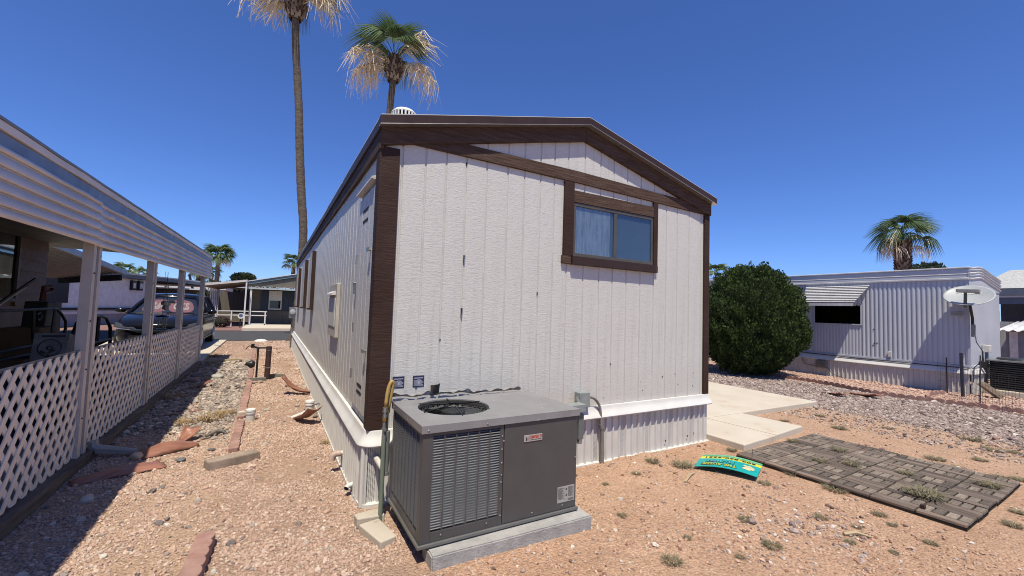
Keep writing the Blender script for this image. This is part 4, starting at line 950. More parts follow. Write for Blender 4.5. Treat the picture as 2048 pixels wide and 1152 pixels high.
# roof pans, running back to the house
pan0 = None; npan = 37
for k in range(npan):
    y = -4.5 + k*0.402
    if pan0 is None:
        m = MB().prism([(0, 0.0), (0.399, 0.0), (0.399, 0.045), (0.385, 0.045), (0.385, 0.004), (0.014, 0.004), (0.014, 0.045), (0, 0.045)], 'x', -5.25, AWX-0.07)
        # lift towards the house
        m.v = [(x, yy, z + 0.06*(AWX-x)/3.0) for x, yy, z in m.v]
        pan0 = obj('roof_pan', m, M('brown_pan_paint', (0.10, 0.08, 0.065), 0.6), aw, world=False); pan0.location = Vector((0, y, 2.53+zf(y))) - WL[aw]
    else: inst(pan0, 'roof_pan', (0, y, 2.53+zf(y)), (0, 0, 0), aw)
py_ = [-0.42, 1.95, 4.24, 6.53, 9.27]
for y in py_:
    pm = MB(); zt = 2.43 + zf(y)
    for dy in (-0.105, 0.035):
        # C-channel: web faces out, lips turned back
        x0, x1 = AWX-0.045, AWX+0.035
        pm.box(x1-0.006, x1, y+dy, y+dy+0.072, 0.03, zt).box(x0, x1-0.0061, y+dy, y+dy+0.006, 0.03, zt).box(x0, x1-0.0061, y+dy+0.066, y+dy+0.072, 0.03, zt)
    po = obj('post', pm, POSTG, aw, bevel=0.002)
    obj('inner_channel', MB().box(AWX-0.045, AWX-0.035, y-0.0325, y+0.0345, 0.03, zt), M('stained_channel', (0.22, 0.18, 0.15), 0.7, col2=(0.10, 0.075, 0.06), vs=9), po)
    obj('post_bracket', MB().box(AWX-0.034, AWX+0.02, y-0.031, y+0.033, 0.052, 0.14), GALV, po, bevel=0.003)
    for z in (0.45, 0.9, 1.35, 1.8): obj('bolt', MB().tube([(AWX+0.034, y-0.07, z), (AWX+0.042, y-0.07, z)], 0.008, 6), RUST, po)
# lattice panels in the four bays, each strip a part
names = ['white diamond lattice panel nearest the camera, left of the first double post', 'white diamond lattice panel between the first and second double posts, above the downspout',
         'white diamond lattice panel between the second and third posts', 'white diamond lattice panel in the last bay, nearest the parked minivan']
tops = [1.075, 1.065, 1.03, 0.975]
TP = M('top_rail_paint', (0.32, 0.29, 0.27), 0.6)
for b in range(4):
    ya, yb = py_[b]+0.11, py_[b+1]-0.11; zb, zt = 0.10, tops[b]
    lt = thing('lattice_panel', (AWX, (ya+yb)/2, zb), names[b], 'lattice panel', 'lattice panels along the patio')
    ph, pv = 0.150, 0.178; sl = pv/ph; w2 = 0.047/2*math.sqrt(1+sl*sl)/sl
    for d, x in ((1, AWX+0.010), (-1, AWX+0.002)):
        c0 = ya - (zt-zb)/sl - ph if d == 1 else ya - ph*0.5
        k = 0
        while True:
            c = c0 + k*ph; k += 1
            if c > yb + (zt-zb)/sl + ph: break
            # strip: points with y = c + d*(z-zb)/sl +- w2, clipped to the bay
            poly = [(c-w2, zb), (c+w2, zb), (c+w2+d*(zt-zb)/sl, zt), (c-w2+d*(zt-zb)/sl, zt)]
            for lim, sgn in ((ya, 1), (yb, -1)):
                out = []
                for i in range(len(poly)):
                    p, q = poly[i], poly[(i+1) % len(poly)]
                    pi_, qi = sgn*(p[0]-lim) >= 0, sgn*(q[0]-lim) >= 0
                    if pi_: out.append(p)
                    if pi_ != qi:
                        t = (lim-p[0])/(q[0]-p[0]); out.append((lim, p[1]+t*(q[1]-p[1])))
                poly = out
                if not poly: break
            if len(poly) < 3: continue
            ar = abs(sum(poly[i][0]*poly[(i+1) % len(poly)][1]-poly[(i+1) % len(poly)][0]*poly[i][1] for i in range(len(poly))))/2
            if ar < 0.0008: continue
            obj('lattice_strip', MB().prism(poly, 'x', x-0.0035, x+0.0035), LATT, lt, origin=(x, sum(p[0] for p in poly)/len(poly), sum(p[1] for p in poly)/len(poly)))
    obj('top_rail', MB().box(AWX-0.012, AWX-0.003, ya, yb, zt-0.02, zt+0.012), TP, lt)
for a, b, lb in zip(py_, py_[1:], ('near the camera', 'by the downspout', 'by the dry grass', 'by the parked minivan')):
    m = MB(); n = 14
    rough = [(AWX-0.05, a+(b-a)*i/n) for i in range(n+1)]
    vs = []
    for x, y in rough:
        w = 0.006*nz(y*3, 4); vs += [(x, y, 0.0), (AWX+0.085+w, y, 0.0), (AWX+0.08+w, y, 0.092+w), (x, y, 0.095)]
    fs = [(4*i+k, 4*i+(k+1) % 4, 4*i+4+(k+1) % 4, 4*i+4+k) for i in range(n) for k in range(4)] + [(0, 1, 2, 3), tuple(4*n+k for k in (3, 2, 1, 0))]
    m.add(vs, fs); tag(obj('sill_timber', m, TIMBER, bevel=0.004), 'weathered grey sill timber lying under the lattice ' + lb, 'timber')
# downspout elbow lying out on the gravel
ds = thing('downspout', (-2.05, 2.22, 0.05), 'dented grey downspout lying out from the foot of the first double post', 'downspout')
dsm = MB(); L = 12; vs = []
for i in range(L+1):
    u = i/L; c = Vector((-2.13+0.30*u, 2.13-0.07*u, 0.075-0.02*u)); w = 0.048*(1-0.35*u); h = 0.05*(1-0.75*u)
    for a in (-1, -0.4, 0.4, 1): vs.append(c + Vector((0.3*a*w, a*w, h*(0.6 if abs(a) == 1 else 1))))
    for a in (1, -1): vs.append(c + Vector((0.3*a*w, a*w, -0.02)))
fs = [(i*6+k, i*6+(k+1) % 6, (i+1)*6+(k+1) % 6, (i+1)*6+k) for i in range(L) for k in range(6)] + [tuple(range(6)), tuple(L*6+k for k in range(5, -1, -1))]
dsm.add(vs, fs); obj('spout', dsm, M('spout_paint', (0.40, 0.39, 0.37), 0.45), ds, smooth='auto')
obj('elbow', MB().tube([(-2.18, 2.14, 0.17), (-2.17, 2.14, 0.11), (-2.11, 2.13, 0.075)], 0.044, 8), M('spout_paint', (0.4, 0.39, 0.37)), ds, smooth='auto')

# ---------------------------------------------------------------- neighbour's brown house under the awning
nh = thing('brown_house', (-7, 2, 0), 'dark brown lap-sided house with a large window, in the shade of the patio awning', 'house')
NX = -5.0
obj('wall', MB().box(-8.6, NX-0.022, -6, 9.28, 0.0, 2.98), LAPB, nh)
obj('roof', MB().prism([(-9.0, 3.0), (-6.8, 3.5), (-4.75, 3.0), (-4.75, 2.96), (-9.0, 2.96)], 'y', -6.2, 9.5), ROOFW, nh)
for k in range(11):
    z = 0.42 + k*0.232
    m = MB()
    segs = [(-6, 9.285)]
    if 1.42 < z+0.1 < 2.85: segs = [(-6, 6.05), (8.12, 9.285)]
    for a, b in segs: m.prism([(NX-0.02, z), (NX+0.030, z), (NX+0.004, z+0.236), (NX-0.02, z+0.236)], 'y', a, b)
    obj('lap_board', m, LAPB, nh)
w = obj('window', MB().box(NX-0.02, NX+0.05, 8.045, 8.11, 1.44, 2.84).box(NX-0.02, NX+0.05, 6.06, 6.125, 1.44, 2.84).box(NX-0.02, NX+0.05, 6.126, 8.044, 2.78, 2.84).box(NX-0.02, NX+0.05, 6.126, 8.044, 1.44, 1.50), M('brown_window_frame', (0.12, 0.10, 0.085), 0.5), nh, bevel=0.004)
obj('pane', MB().box(NX+0.004, NX+0.010, 6.126, 8.044, 1.501, 2.779), glass_mat('dim_glass', (0.35, 0.40, 0.42), 0.02, 0.10), w)
cm = MB(); cm.grid(lambda u, v: (NX-0.012+0.006*math.sin(u*90), 6.13+1.91*u, 1.9+0.88*v), 120, 2); obj('curtain', cm, M('lace_curtain', (0.45, 0.5, 0.5), 0.8), w, smooth=True)
obj('curtain_backing', MB().box(NX-0.021, NX-0.0195, 6.13, 8.04, 1.50, 2.78), DARK, w)
obj('gutter_end', MB().tube([(NX+0.10, 9.2, 2.9), (NX+0.10, 9.42, 2.9)], 0.06, 8), GALV, nh)

# clutter kept in the shade behind the lattice
def black_tube(name, paths, r, label, cat, seat=None):
    t_ = thing(name, paths[0][0], label, cat)
    for i, p in enumerate(paths): obj('frame_tube', MB().tube(p, r, 8), BLACK, t_, smooth='auto')
    return t_
def arc(c, rx, rz, a0, a1, n=12, ax='y'):
    return [(c[0], c[1]+rx*math.cos(a), c[2]+rz*math.sin(a)) for a in np.linspace(a0, a1, n)]
CX_ = -3.25
bf = black_tube('metal_bed_frame', [
    [(CX_, 2.6, 1.39), (CX_, 4.3, 1.405), (CX_, 4.45, 1.40), (CX_, 4.62, 1.33), (CX_, 4.78, 1.22), (CX_, 4.80, 1.12), (CX_, 4.72, 0.95), (CX_, 4.62, 0.75), (CX_, 4.55, 0.05)],
    [(CX_, 4.42, 1.40), (CX_, 4.36, 0.9), (CX_, 4.28, 0.05)],
    [(CX_, 3.85, 1.38), (CX_, 3.86, 1.1), (CX_, 3.94, 0.92)],
    [(CX_, 2.6, 0.93), (CX_, 3.9, 0.96), (CX_, 4.1, 0.94), (CX_, 4.3, 0.86)],
    [(CX_, 2.6, 0.85), (CX_, 4.65, 0.86)],
    [(CX_, 3.9, 1.33), (CX_, 3.98, 1.36), (CX_, 4.03, 1.31), (CX_, 3.98, 1.26), (CX_, 3.92, 1.29)],
    [(CX_, 2.62, 1.39), (CX_, 2.62, 0.05)]], 0.017, 'black tubular metal bed frame in the shade, left of the first double post', 'bed frame')
black_tube('metal_chair', [
    [(-3.2, 4.82, 0.06), (-3.2, 4.83, 0.8), (-3.2, 4.88, 1.0), (-3.2, 5.02, 1.18), (-3.2, 5.25, 1.26), (-3.2, 5.6, 1.27), (-3.2, 5.95, 1.27), (-3.2, 6.25, 1.22), (-3.2, 6.5, 1.05), (-3.2, 6.56, 0.85), (-3.2, 6.50, 0.06)],
    [(-3.2, 4.83, 0.84), (-3.2, 6.52, 0.84)], [(-3.2, 5.9, 1.26), (-3.2, 5.85, 0.06)],
    [(-3.2, 4.83, 0.84), (-3.65, 4.85, 0.55), (-3.75, 4.85, 0.06)], [(-3.2, 6.52, 0.84), (-3.65, 6.5, 0.55), (-3.75, 6.5, 0.06)]], 0.026, 'black tubular metal bench frame with arched back, behind the first and second posts', 'bench')
obj_seat = MB().box(-3.75, -3.22, 4.9, 6.45, 0.50, 0.56)
tag(obj('bench_cushion', obj_seat, M('dark_cushion', (0.02, 0.02, 0.022), 0.8), bevel=0.02), 'dark cushion lying on the arched metal bench in the shade', 'cushion')
tag(obj('stacked_bag', MB().prism([(4.0, 0.05), (4.75, 0.05), (4.70, 0.5), (4.5, 0.72), (4.2, 0.70), (4.02, 0.4)], 'x', -3.05, -2.7), M('dark_bag', (0.018, 0.018, 0.02), 0.85), bevel=0.05), 'dark bag slumped behind the lattice beside the printed carton', 'bag')
cb = thing('printed_carton', (-2.95, 3.75, 0.4), 'pale carton printed with a drawing of a fan, leaning in the shade behind the lattice', 'carton')
m3 = Matrix.Rotation(R(-14), 3, 'X')
obj('carton', MB().obox((-2.98, 3.70, 0.84), 0.30, 0.42, 0.50, m3), BOXW, cb, bevel=0.004)
fr_ = MB(); cc = Vector((-2.98, 3.70, 0.84)); ff = lambda x, z: cc + m3 @ Vector((x, -0.214, z))
for rr_ in (0.10, 0.022): fr_.tube([ff(rr_*math.cos(a), 0.07+rr_*math.sin(a)) for a in np.linspace(0, 2*PI, 20)], 0.006, 4, cap=False)
for a_ in (0.4, 2.5, 4.6): fr_.prism([(0, 0)]*0 or [(-2.98, 0.9), (-2.98+0.07*math.cos(a_), 0.9+0.07*math.sin(a_)), (-2.98+0.075*math.cos(a_+0.7), 0.9+0.075*math.sin(a_+0.7))], 'y', 3.46, 3.464)
fr_.obox(ff(0, -0.09), 0.02, 0.004, 0.10, m3).obox(ff(0, -0.15), 0.13, 0.004, 0.018, m3).obox(ff(0.02, 0.21), 0.2, 0.004, 0.02, m3)
obj('printed_drawing', fr_, INK, cb)
tag(obj('cupboard', MB().box(-3.4, -2.75, 2.7, 3.95, 0.05, 0.58), M('dark_cabinet', (0.03, 0.027, 0.025), 0.7), bevel=0.006), 'low dark cabinet carrying the printed carton behind the lattice', 'cabinet')
tag(obj('cardboard_box', MB().box(-4.3, -3.9, 5.55, 6.35, 0.05, 0.60).box(-4.32, -3.88, 5.9, 6.5, 0.61, 1.06), CARD, bevel=0.006), 'brown cardboard boxes stacked in the shade below the window', 'box')
hc = thing('tool_case', (-4.2, 6.6, 0.7), 'upright dark tool case with a red handle frame by the brown house corner', 'tool case')
obj('case', MB().prism([(6.35, 0.05), (7.15, 0.05), (7.1, 1.47), (6.55, 1.47)], 'x', -4.30, -4.02), M('dark_case', (0.022, 0.026, 0.024), 0.6), hc, bevel=0.02)
obj('handle', MB().tube([(-4.16, 6.72, 1.48), (-4.16, 6.76, 1.72), (-4.16, 7.06, 1.73), (-4.16, 7.08, 1.66), (-4.16, 6.80, 1.62), (-4.16, 6.82, 1.48)], 0.03, 8), M('dull_red', (0.14, 0.03, 0.02), 0.6), hc)
sp = thing('hand_rail', (-4.3, 6.3, 1.5), 'brown and white diagonal pole leaning against the brown house window', 'pole')
a_, b_ = Vector((-4.3, 5.3, 1.22)), Vector((-4.3, 6.85, 1.85))
obj('pole', MB().bar(a_, b_, 0.03, 0.05), M('pole_brown', (0.06, 0.03, 0.025), 0.5), sp, bevel=0.006)
obj('pole_edge', MB().bar(a_+Vector((0.017, -0.02, -0.02)), a_.lerp(b_, 0.80)+Vector((0.017, -0.02, -0.02)), 0.008, 0.02), PVC, sp)
obj('post', MB().bar((-4.32, 5.32, 0.05), (-4.32, 5.32, 1.22), 0.05, 0.05, (0, 1, 0)), M('pole_brown', (0.06, 0.03, 0.025), 0.5), sp)
hb = thing('hanging_ornament', (-3.6, 8.6, 2.0), 'small wire ornament hanging from the awning edge beyond the second post', 'ornament')
OX, OY = -2.6, 7.35
obj('wire_frame', MB().tube([(OX, OY, 2.12), (OX, OY, 1.93)], 0.005, 5).tube([(OX, OY, 1.93), (OX, OY-0.13, 1.83)], 0.005, 5).tube([(OX, OY, 1.93), (OX, OY+0.13, 1.83)], 0.005, 5).tube([(OX, OY-0.16, 1.83), (OX, OY+0.16, 1.83)], 0.009, 5)
    .tube([(OX, OY-0.13, 1.83), (OX, OY-0.11, 1.50)], 0.004, 5).tube([(OX, OY, 1.83), (OX, OY, 1.50)], 0.004, 5).tube([(OX, OY+0.13, 1.83), (OX, OY+0.11, 1.50)], 0.004, 5), M('dark_wire', (0.06, 0.06, 0.08), 0.5), hb)
obj('charm', MB().lathe([(0.0, -0.04), (0.05, -0.02), (0.06, 0.03), (0.03, 0.06), (0, 0.07)], (OX, OY-0.12, 1.48), 8).lathe([(0.0, -0.05), (0.06, -0.02), (0.065, 0.03), (0.03, 0.06), (0, 0.07)], (OX, OY+0.11, 1.47), 8).lathe([(0.0, -0.05), (0.06, -0.02), (0.05, 0.04), (0, 0.05)], (OX, OY, 1.40), 8), M('charm_beads', (0.45, 0.44, 0.42), 0.4), hb)
wc = thing('wind_chime', (-2.6, 6.9, 1.5), 'dark wind chime hanging below the awning in front of the minivan windscreen', 'wind chime')
WY = 7.12
obj('cap', MB().lathe([(0.0, 0.05), (0.09, 0.03), (0.11, 0.0), (0, 0.0)], (OX, WY, 1.22), 12).lathe([(0.0, 0.03), (0.10, 0.015), (0.10, 0.0), (0, 0.0)], (OX, WY, 0.97), 12), M('chime_metal', (0.03, 0.032, 0.04), 0.35, 0.5), wc)
obj('cord', MB().tube([(OX, WY, 2.12), (OX, WY, 1.25)], 0.003, 4), BLACK, wc)
for k in range(5):
    a = k*1.257; obj('chime_tube', MB().tube([(OX+0.06*math.cos(a), WY+0.06*math.sin(a), 1.21), (OX+0.06*math.cos(a), WY+0.06*math.sin(a), 0.98+0.02*k)], 0.011, 8), GALV, wc)
    obj('charm', MB().lathe([(0, -0.03), (0.025, -0.01), (0.025, 0.02), (0, 0.03)], (OX+0.07*math.cos(a), WY+0.07*math.sin(a), 0.87-0.02*(k % 3)), 8), ALU, wc)

# ---------------------------------------------------------------- parked minivan
VX, VY = -3.58, 11.75
van = thing('parked_minivan', (VX, VY+2.5, 0.05), 'black minivan parked nose-on behind the lattice with a pink sunshade in its windscreen', 'minivan')
st_ = [(0.00, 0.60, 0.40, 0.70), (0.05, 0.78, 0.34, 0.80), (0.16, 0.90, 0.26, 0.88), (0.40, 0.965, 0.22, 0.955), (0.85, 0.99, 0.20, 1.03), (1.30, 1.0, 0.20, 1.085), (1.9, 1.0, 0.20, 1.09), (2.8, 1.0, 0.20, 1.09), (3.9, 1.0, 0.20, 1.10), (4.75, 0.98, 0.24, 1.12), (5.0, 0.92, 0.30, 1.12), (5.08, 0.82, 0.42, 1.08)]
def vprof(w, zb, zt):
    h = zt-zb
    half = [(0.86*w, zb), (0.97*w, zb+0.10*h), (1.0*w, zb+0.34*h), (0.985*w, zb+0.52*h), (0.995*w, zb+0.66*h), (0.965*w, zb+0.90*h), (0.915*w, zb+0.975*h), (0.80*w, zb+1.0*h), (0.40*w, zb+1.03*h), (0, zb+1.04*h)]
    return half + [(-x, z) for x, z in reversed(half[:-1])]
m = MB(); n = None
for y, w, zb, zt in st_:
    pr = vprof(w, zb, zt); n = len(pr)
    for x, z in pr:
        yy = y + (0.30*(x/1.0)**2 if y < 0.5 else 0.30*(x/1.0)**2*max(0, (1.3-y)/0.8) if y < 1.3 else -0.12*(x**2) if y > 4.9 else 0)
        m.v.append((VX+x, VY+yy, z+0.05))
for i in range(len(st_)-1):
    for k in range(n-1): m.f.append((i*n+k, i*n+k+1, (i+1)*n+k+1, (i+1)*n+k)); m.mi.append(0)
m.f.append(tuple(range(n))); m.mi.append(0); m.f.append(tuple((len(st_)-1)*n+k for k in range(n-1, -1, -1))); m.mi.append(0)
body = obj('body', m, CARP, van, smooth=True); sb = body.modifiers.new('smooth', 'SUBSURF'); sb.levels = 1; sb.render_levels = 2
def gh(y, w, z): return (VX+w, VY+y, z)
# roof shell
m = MB(); rs = [(2.20, 0.60, 1.64), (2.45, 0.66, 1.72), (3.2, 0.69, 1.76), (4.2, 0.68, 1.76), (4.8, 0.64, 1.72), (5.0, 0.60, 1.64)]
for y, w, z in rs:
    for f_, dz in ((1.0, -0.10), (1.0, -0.04), (0.93, 0.0), (0.5, 0.025), (0, 0.03), (-0.5, 0.025), (-0.93, 0.0), (-1.0, -0.04), (-1.0, -0.10)):
        m.v.append((VX+w*f_, VY+y - (0.13*(f_*w)**2*-1 if y < 2.5 else 0), z+dz))
for i in range(len(rs)-1):
    for k in range(8): m.f.append((i*9+k, i*9+k+1, (i+1)*9+k+1, (i+1)*9+k)); m.mi.append(0)
o = obj('roof', m, CARP, van, smooth=True); s = o.modifiers.new('t', 'SOLIDIFY'); s.thickness = 0.03
# pillars
for sx in (-1, 1):
    obj('pillar', MB().tube([gh(1.42, sx*0.90, 1.12), gh(1.85, sx*0.77, 1.40), gh(2.30, sx*0.645, 1.64)], 0.045, 8), CARP, van, smooth='auto')
    for y0_, y1_ in ((2.75, 2.82), (3.75, 3.80), (4.78, 4.95)):
        obj('pillar', MB().tube([gh(y0_, sx*0.935, 1.10), gh(y1_, sx*0.67, 1.68)], 0.04, 8), CARP, van, smooth='auto')
    sg = MB().add([gh(1.55, sx*0.925, 1.13), gh(2.72, sx*0.93, 1.13), gh(2.78, sx*0.675, 1.66), gh(2.38, sx*0.66, 1.62)], [(0, 1, 2, 3)])
    obj('side_window', sg, DGLASS, van)
    sg = MB().add([gh(2.79, sx*0.93, 1.13), gh(3.74, sx*0.93, 1.13), gh(3.78, sx*0.68, 1.67), gh(2.83, sx*0.675, 1.66)], [(0, 1, 2, 3)]); obj('side_window', sg, DGLASS, van)
    sg = MB().add([gh(3.79, sx*0.93, 1.13), gh(4.74, sx*0.91, 1.14), gh(4.88, sx*0.645, 1.66), gh(3.83, sx*0.68, 1.67)], [(0, 1, 2, 3)]); obj('side_window', sg, DGLASS, van)
    mr = obj('mirror', MB().lathe([(0.0, -0.07), (0.06, -0.06), (0.085, -0.01), (0.08, 0.05), (0.0, 0.07)], (VX+sx*1.14, VY+1.72, 1.20), 12, rot=Matrix.Rotation(R(-90), 3, 'X') @ Matrix.Diagonal((1.6, 0.95, 1.0))), CARP, van, smooth=True)
    obj('mirror_arm', MB().tube([gh(1.72, sx*0.93, 1.12), gh(1.72, sx*1.06, 1.16)], 0.03, 6), BLACK, mr)
    # headlamp wraps round the front corner
    hl = MB(); hl.grid(lambda u, v: (VX+sx*(0.40+0.52*u), VY+0.045+0.32*(0.40+0.52*u)**2 - 0.02 + 0.10*u*v, 0.05+0.66+0.05*u+ (0.03+0.11*u)*v), 8, 3)
    h_ = obj('headlight', hl, LAMP, van, smooth=True); s = h_.modifiers.new('t', 'SOLIDIFY'); s.thickness = 0.03; s.offset = 0
    obj('chrome_strip', MB().tube([(VX+sx*x, VY+0.02+0.32*x*x-0.02, 0.05+0.63+0.055*x) for x in (0.05, 0.2, 0.4, 0.6, 0.8, 0.88)], 0.012, 6), CHROME, h_)
    for y in (0.98, 4.05):
        wh = obj('wheel', MB().tube([gh(y, sx*0.76, 0.345+0.05), gh(y, sx*0.985, 0.345+0.05)], 0.345, 28), TYRE, van, smooth='auto')
        obj('rim', MB().lathe([(0, 0.02), (0.07, 0.02), (0.09, 0.0), (0.225, 0.012), (0.24, 0.02), (0.245, -0.01)], gh(y, sx*0.985, 0.395), 20, rot=Matrix.Rotation(sx*R(90), 3, 'Y')), ALU, wh, smooth='auto')
    for y in (2.35, 3.45): obj('door_handle', MB().bar(gh(y, sx*1.005, 0.97), gh(y+0.2, sx*1.005, 0.97), 0.03, 0.03), CHROME, van)
    obj('sill_trim', MB().bar(gh(1.4, sx*0.985, 0.36), gh(3.6, sx*0.985, 0.36), 0.03, 0.03), CHROME, van)
wsx = lambda u, v: (VX+(u-0.5)*2*(0.88*(1-v)+0.62*v), VY+1.30+0.90*v+0.16*((u-0.5)*2)**2*(1-v*0.4), 1.13+0.53*v-0.03*((u-0.5)*2)**2*v)
m = MB(); m.grid(wsx, 14, 6); ws = obj('windscreen', m, CGLASS, van, smooth=True)
def shade_pt(u, v, lift=0): x, y, z = wsx(u, v); return (x, y+0.05-lift, z-0.012)
m = MB(); m.grid(lambda u, v: shade_pt(0.02+u*0.96, 0.01+v*0.97), 14, 6); obj('dash_lining', m, M('navy_lining', (0.012, 0.015, 0.03), 0.6), ws, smooth=True)
for c in (0.30, 0.71):
    m = MB(); n_ = 40; ring = []
    for k in range(n_):
        a = 2*PI*k/n_; e = 0.55
        ring.append((c+0.20*math.copysign(abs(math.cos(a))**e, math.cos(a)), 0.47+0.37*math.copysign(abs(math.sin(a))**0.8, math.sin(a))))
    m.v = [shade_pt(c, 0.47, 0.006)] + [shade_pt(*q, 0.006) for q in ring] + [shade_pt(c+(q[0]-c)*0.5, 0.47+(q[1]-0.47)*0.5, 0.006) for q in ring]
    for k in range(n_): j = (k+1) % n_; m.f += [(0, 1+n_+k, 1+n_+j), (1+n_+k, 1+k, 1+j, 1+n_+j)]; m.mi += [0, 0]
    obj('sunshade', m, PINK, ws)
t = MB(); text_on(t, 'D-BA', 0.25, 0.42, (0.185, 0.26), (1, 0, 0), (0, 0, 1), 0.011, 0.035, fn=lambda u, v, l: shade_pt(u+0.10*(v-0.4), v, l))
text_on(t, 'CKS', 0.26, 0.42, (0.575, 0.26), (1, 0, 0), (0, 0, 1), 0.011, 0.035, fn=lambda u, v, l: shade_pt(u+0.04*(v-0.4), v, l)); obj('sunshade_lettering', t, PINKL, ws, fix=False)
t = MB(); text_on(t, 'D-BA', 0.25, 0.42, (0.185, 0.26), (1, 0, 0), (0, 0, 1), 0.014, -0.035, fn=lambda u, v, l: shade_pt(u+0.10*(v-0.4), v, l))
text_on(t, 'CKS', 0.26, 0.42, (0.575, 0.26), (1, 0, 0), (0, 0, 1), 0.014, -0.035, fn=lambda u, v, l: shade_pt(u+0.04*(v-0.4), v, l)); obj('sunshade_lettering', t, M('sunshade_fill', (0.60, 0.34, 0.31), 0.7), ws, fix=False)
obj('rear_view_mirror', MB().box(VX-0.09, VX+0.13, VY+1.90, VY+1.93, 1.44, 1.52), DARK, ws, bevel=0.01)
obj('interior', MB().box(VX-0.8, VX+0.8, VY+1.9, VY+4.9, 0.9, 1.28).box(VX-0.55, VX-0.15, VY+2.5, VY+2.65, 1.281, 1.55).box(VX+0.15, VX+0.55, VY+2.5, VY+2.65, 1.281, 1.55), DARK, van)
obj('grille', MB().prism([(VX-0.55, 0.70), (VX+0.55, 0.70), (VX+0.35, 0.62), (VX-0.35, 0.62)], 'y', VY-0.012, VY+0.10), BLACK, van, bevel=0.01)
obj('lower_intake', MB().prism([(VX-0.62, 0.34), (VX+0.62, 0.34), (VX+0.52, 0.54), (VX-0.52, 0.54)], 'y', VY-0.02, VY+0.16), DARK, van, bevel=0.01)
obj('badge', MB().box(VX-0.10, VX+0.10, VY-0.02, VY+0.0, 0.735, 0.76), CHROME, van, bevel=0.006)
obj('wiper', MB().tube([(VX-0.7, VY+1.33, 1.15), (VX-0.05, VY+1.26, 1.16)], 0.010, 5).tube([(VX+0.72, VY+1.35, 1.15), (VX+0.05, VY+1.26, 1.165)], 0.010, 5), BLACK, van)

# ---------------------------------------------------------------- white house and its awning beyond the minivan
u_ = Vector((0.34, 0.94, 0)).normalized(); nrm = Vector((u_.y, -u_.x, 0))
P0 = Vector((-10.9, 23.6, 0)); rotw = Matrix((u_, -nrm, Vector((0, 0, 1)))).transposed()
wh_ = thing('white_house', P0, 'long white house with a dark window, beyond the minivan on the left', 'house')
def loc(s_, d_, z_): return P0 + u_*s_ + nrm*d_ + Vector((0, 0, z_))
def obx(s0, s1, d0, d1, z0, z1, mb=None):
    mb = mb or MB(); return mb.obox(loc((s0+s1)/2, (d0+d1)/2, (z0+z1)/2), s1-s0, d1-d0, z1-z0, rotw)
obj('wall', obx(-2.5, 9.0, -6, 0, 0.0, 2.75), WSTUC, wh_)
obj('skirting', obx(-2.5, 20, 0.002, 0.05, 0, 0.62), M('grey_skirting', (0.38, 0.37, 0.40), 0.8, col2=(0.30, 0.29, 0.31), vs=1, stretch=(6, 6, 0.4)), wh_)
obj('base_trim', obx(-2.5, 20, 0.002, 0.09, 0.63, 0.78), VINYL, wh_)
obj('rail', obx(-2.5, 20, 0.002, 0.12, 0.86, 0.97), BLACK, wh_)
obj('eave', obx(-3, 20.2, -6.2, 0.4, 2.76, 2.97), BLUEB, wh_); obj('roof', obx(-3, 20.3, -6.3, 0.45, 2.975, 3.06), ROOFW, wh_)
wd = obj('window', obx(0.9, 3.05, 0.002, 0.04, 1.22, 2.56), M('dark_screen', (0.012, 0.013, 0.02), 0.5), wh_)
for s_ in (7.35, 7.95):
    ln_ = obj('wall_lantern', obx(s_, s_+0.34, 0.002, 0.16, 2.06, 2.66), BLACK, wh_); obj('lantern_glass', obx(s_+0.07, s_+0.29, 0.161, 0.168, 2.18, 2.50), M('lantern_glass', (0.75, 0.75, 0.76), 0.2), ln_)
ax = thing('metal_awning', loc(0, 2, 2.6), 'grey corrugated carport awning on a round post, in front of the white house', 'awning')
m = MB(); n_ = 64
e0, e1 = Vector((-6.9, 14.2, 3.30)), Vector((-6.6, 21.6, 2.72)); b0, b1 = Vector((-10.8, 15.5, 2.55)), Vector((-9.0, 22.6, 2.35))
m.grid(lambda a, b: e0.lerp(b0, a).lerp(e1.lerp(b1, a), b) + Vector((0, 0, 0.05*math.sin(a*14*2*PI))), 84, 10)
o = obj('roof_sheet', m, M('grey_corrugated', (0.22, 0.215, 0.21), 0.5), ax, smooth=True); s = o.modifiers.new('t', 'SOLIDIFY'); s.thickness = 0.01
obj('edge_beam', MB().bar(e0+Vector((0.05, 0, -0.02)), e1+Vector((0.05, 0, -0.02)), 0.08, 0.20), M('pale_blue_edge', (0.36, 0.40, 0.45), 0.5), ax)
obj('end_beam', MB().bar(e1+Vector((-0.1, 0, -0.24)), b1+Vector((0, 0, -0.1)), 0.10, 0.26), DARK, ax)
obj('post', MB().tube([(-6.95, 19.3, 0), (-6.9, 19.2, 2.55)], 0.13, 14), M('grey_post', (0.24, 0.25, 0.27), 0.5), ax, smooth='auto')

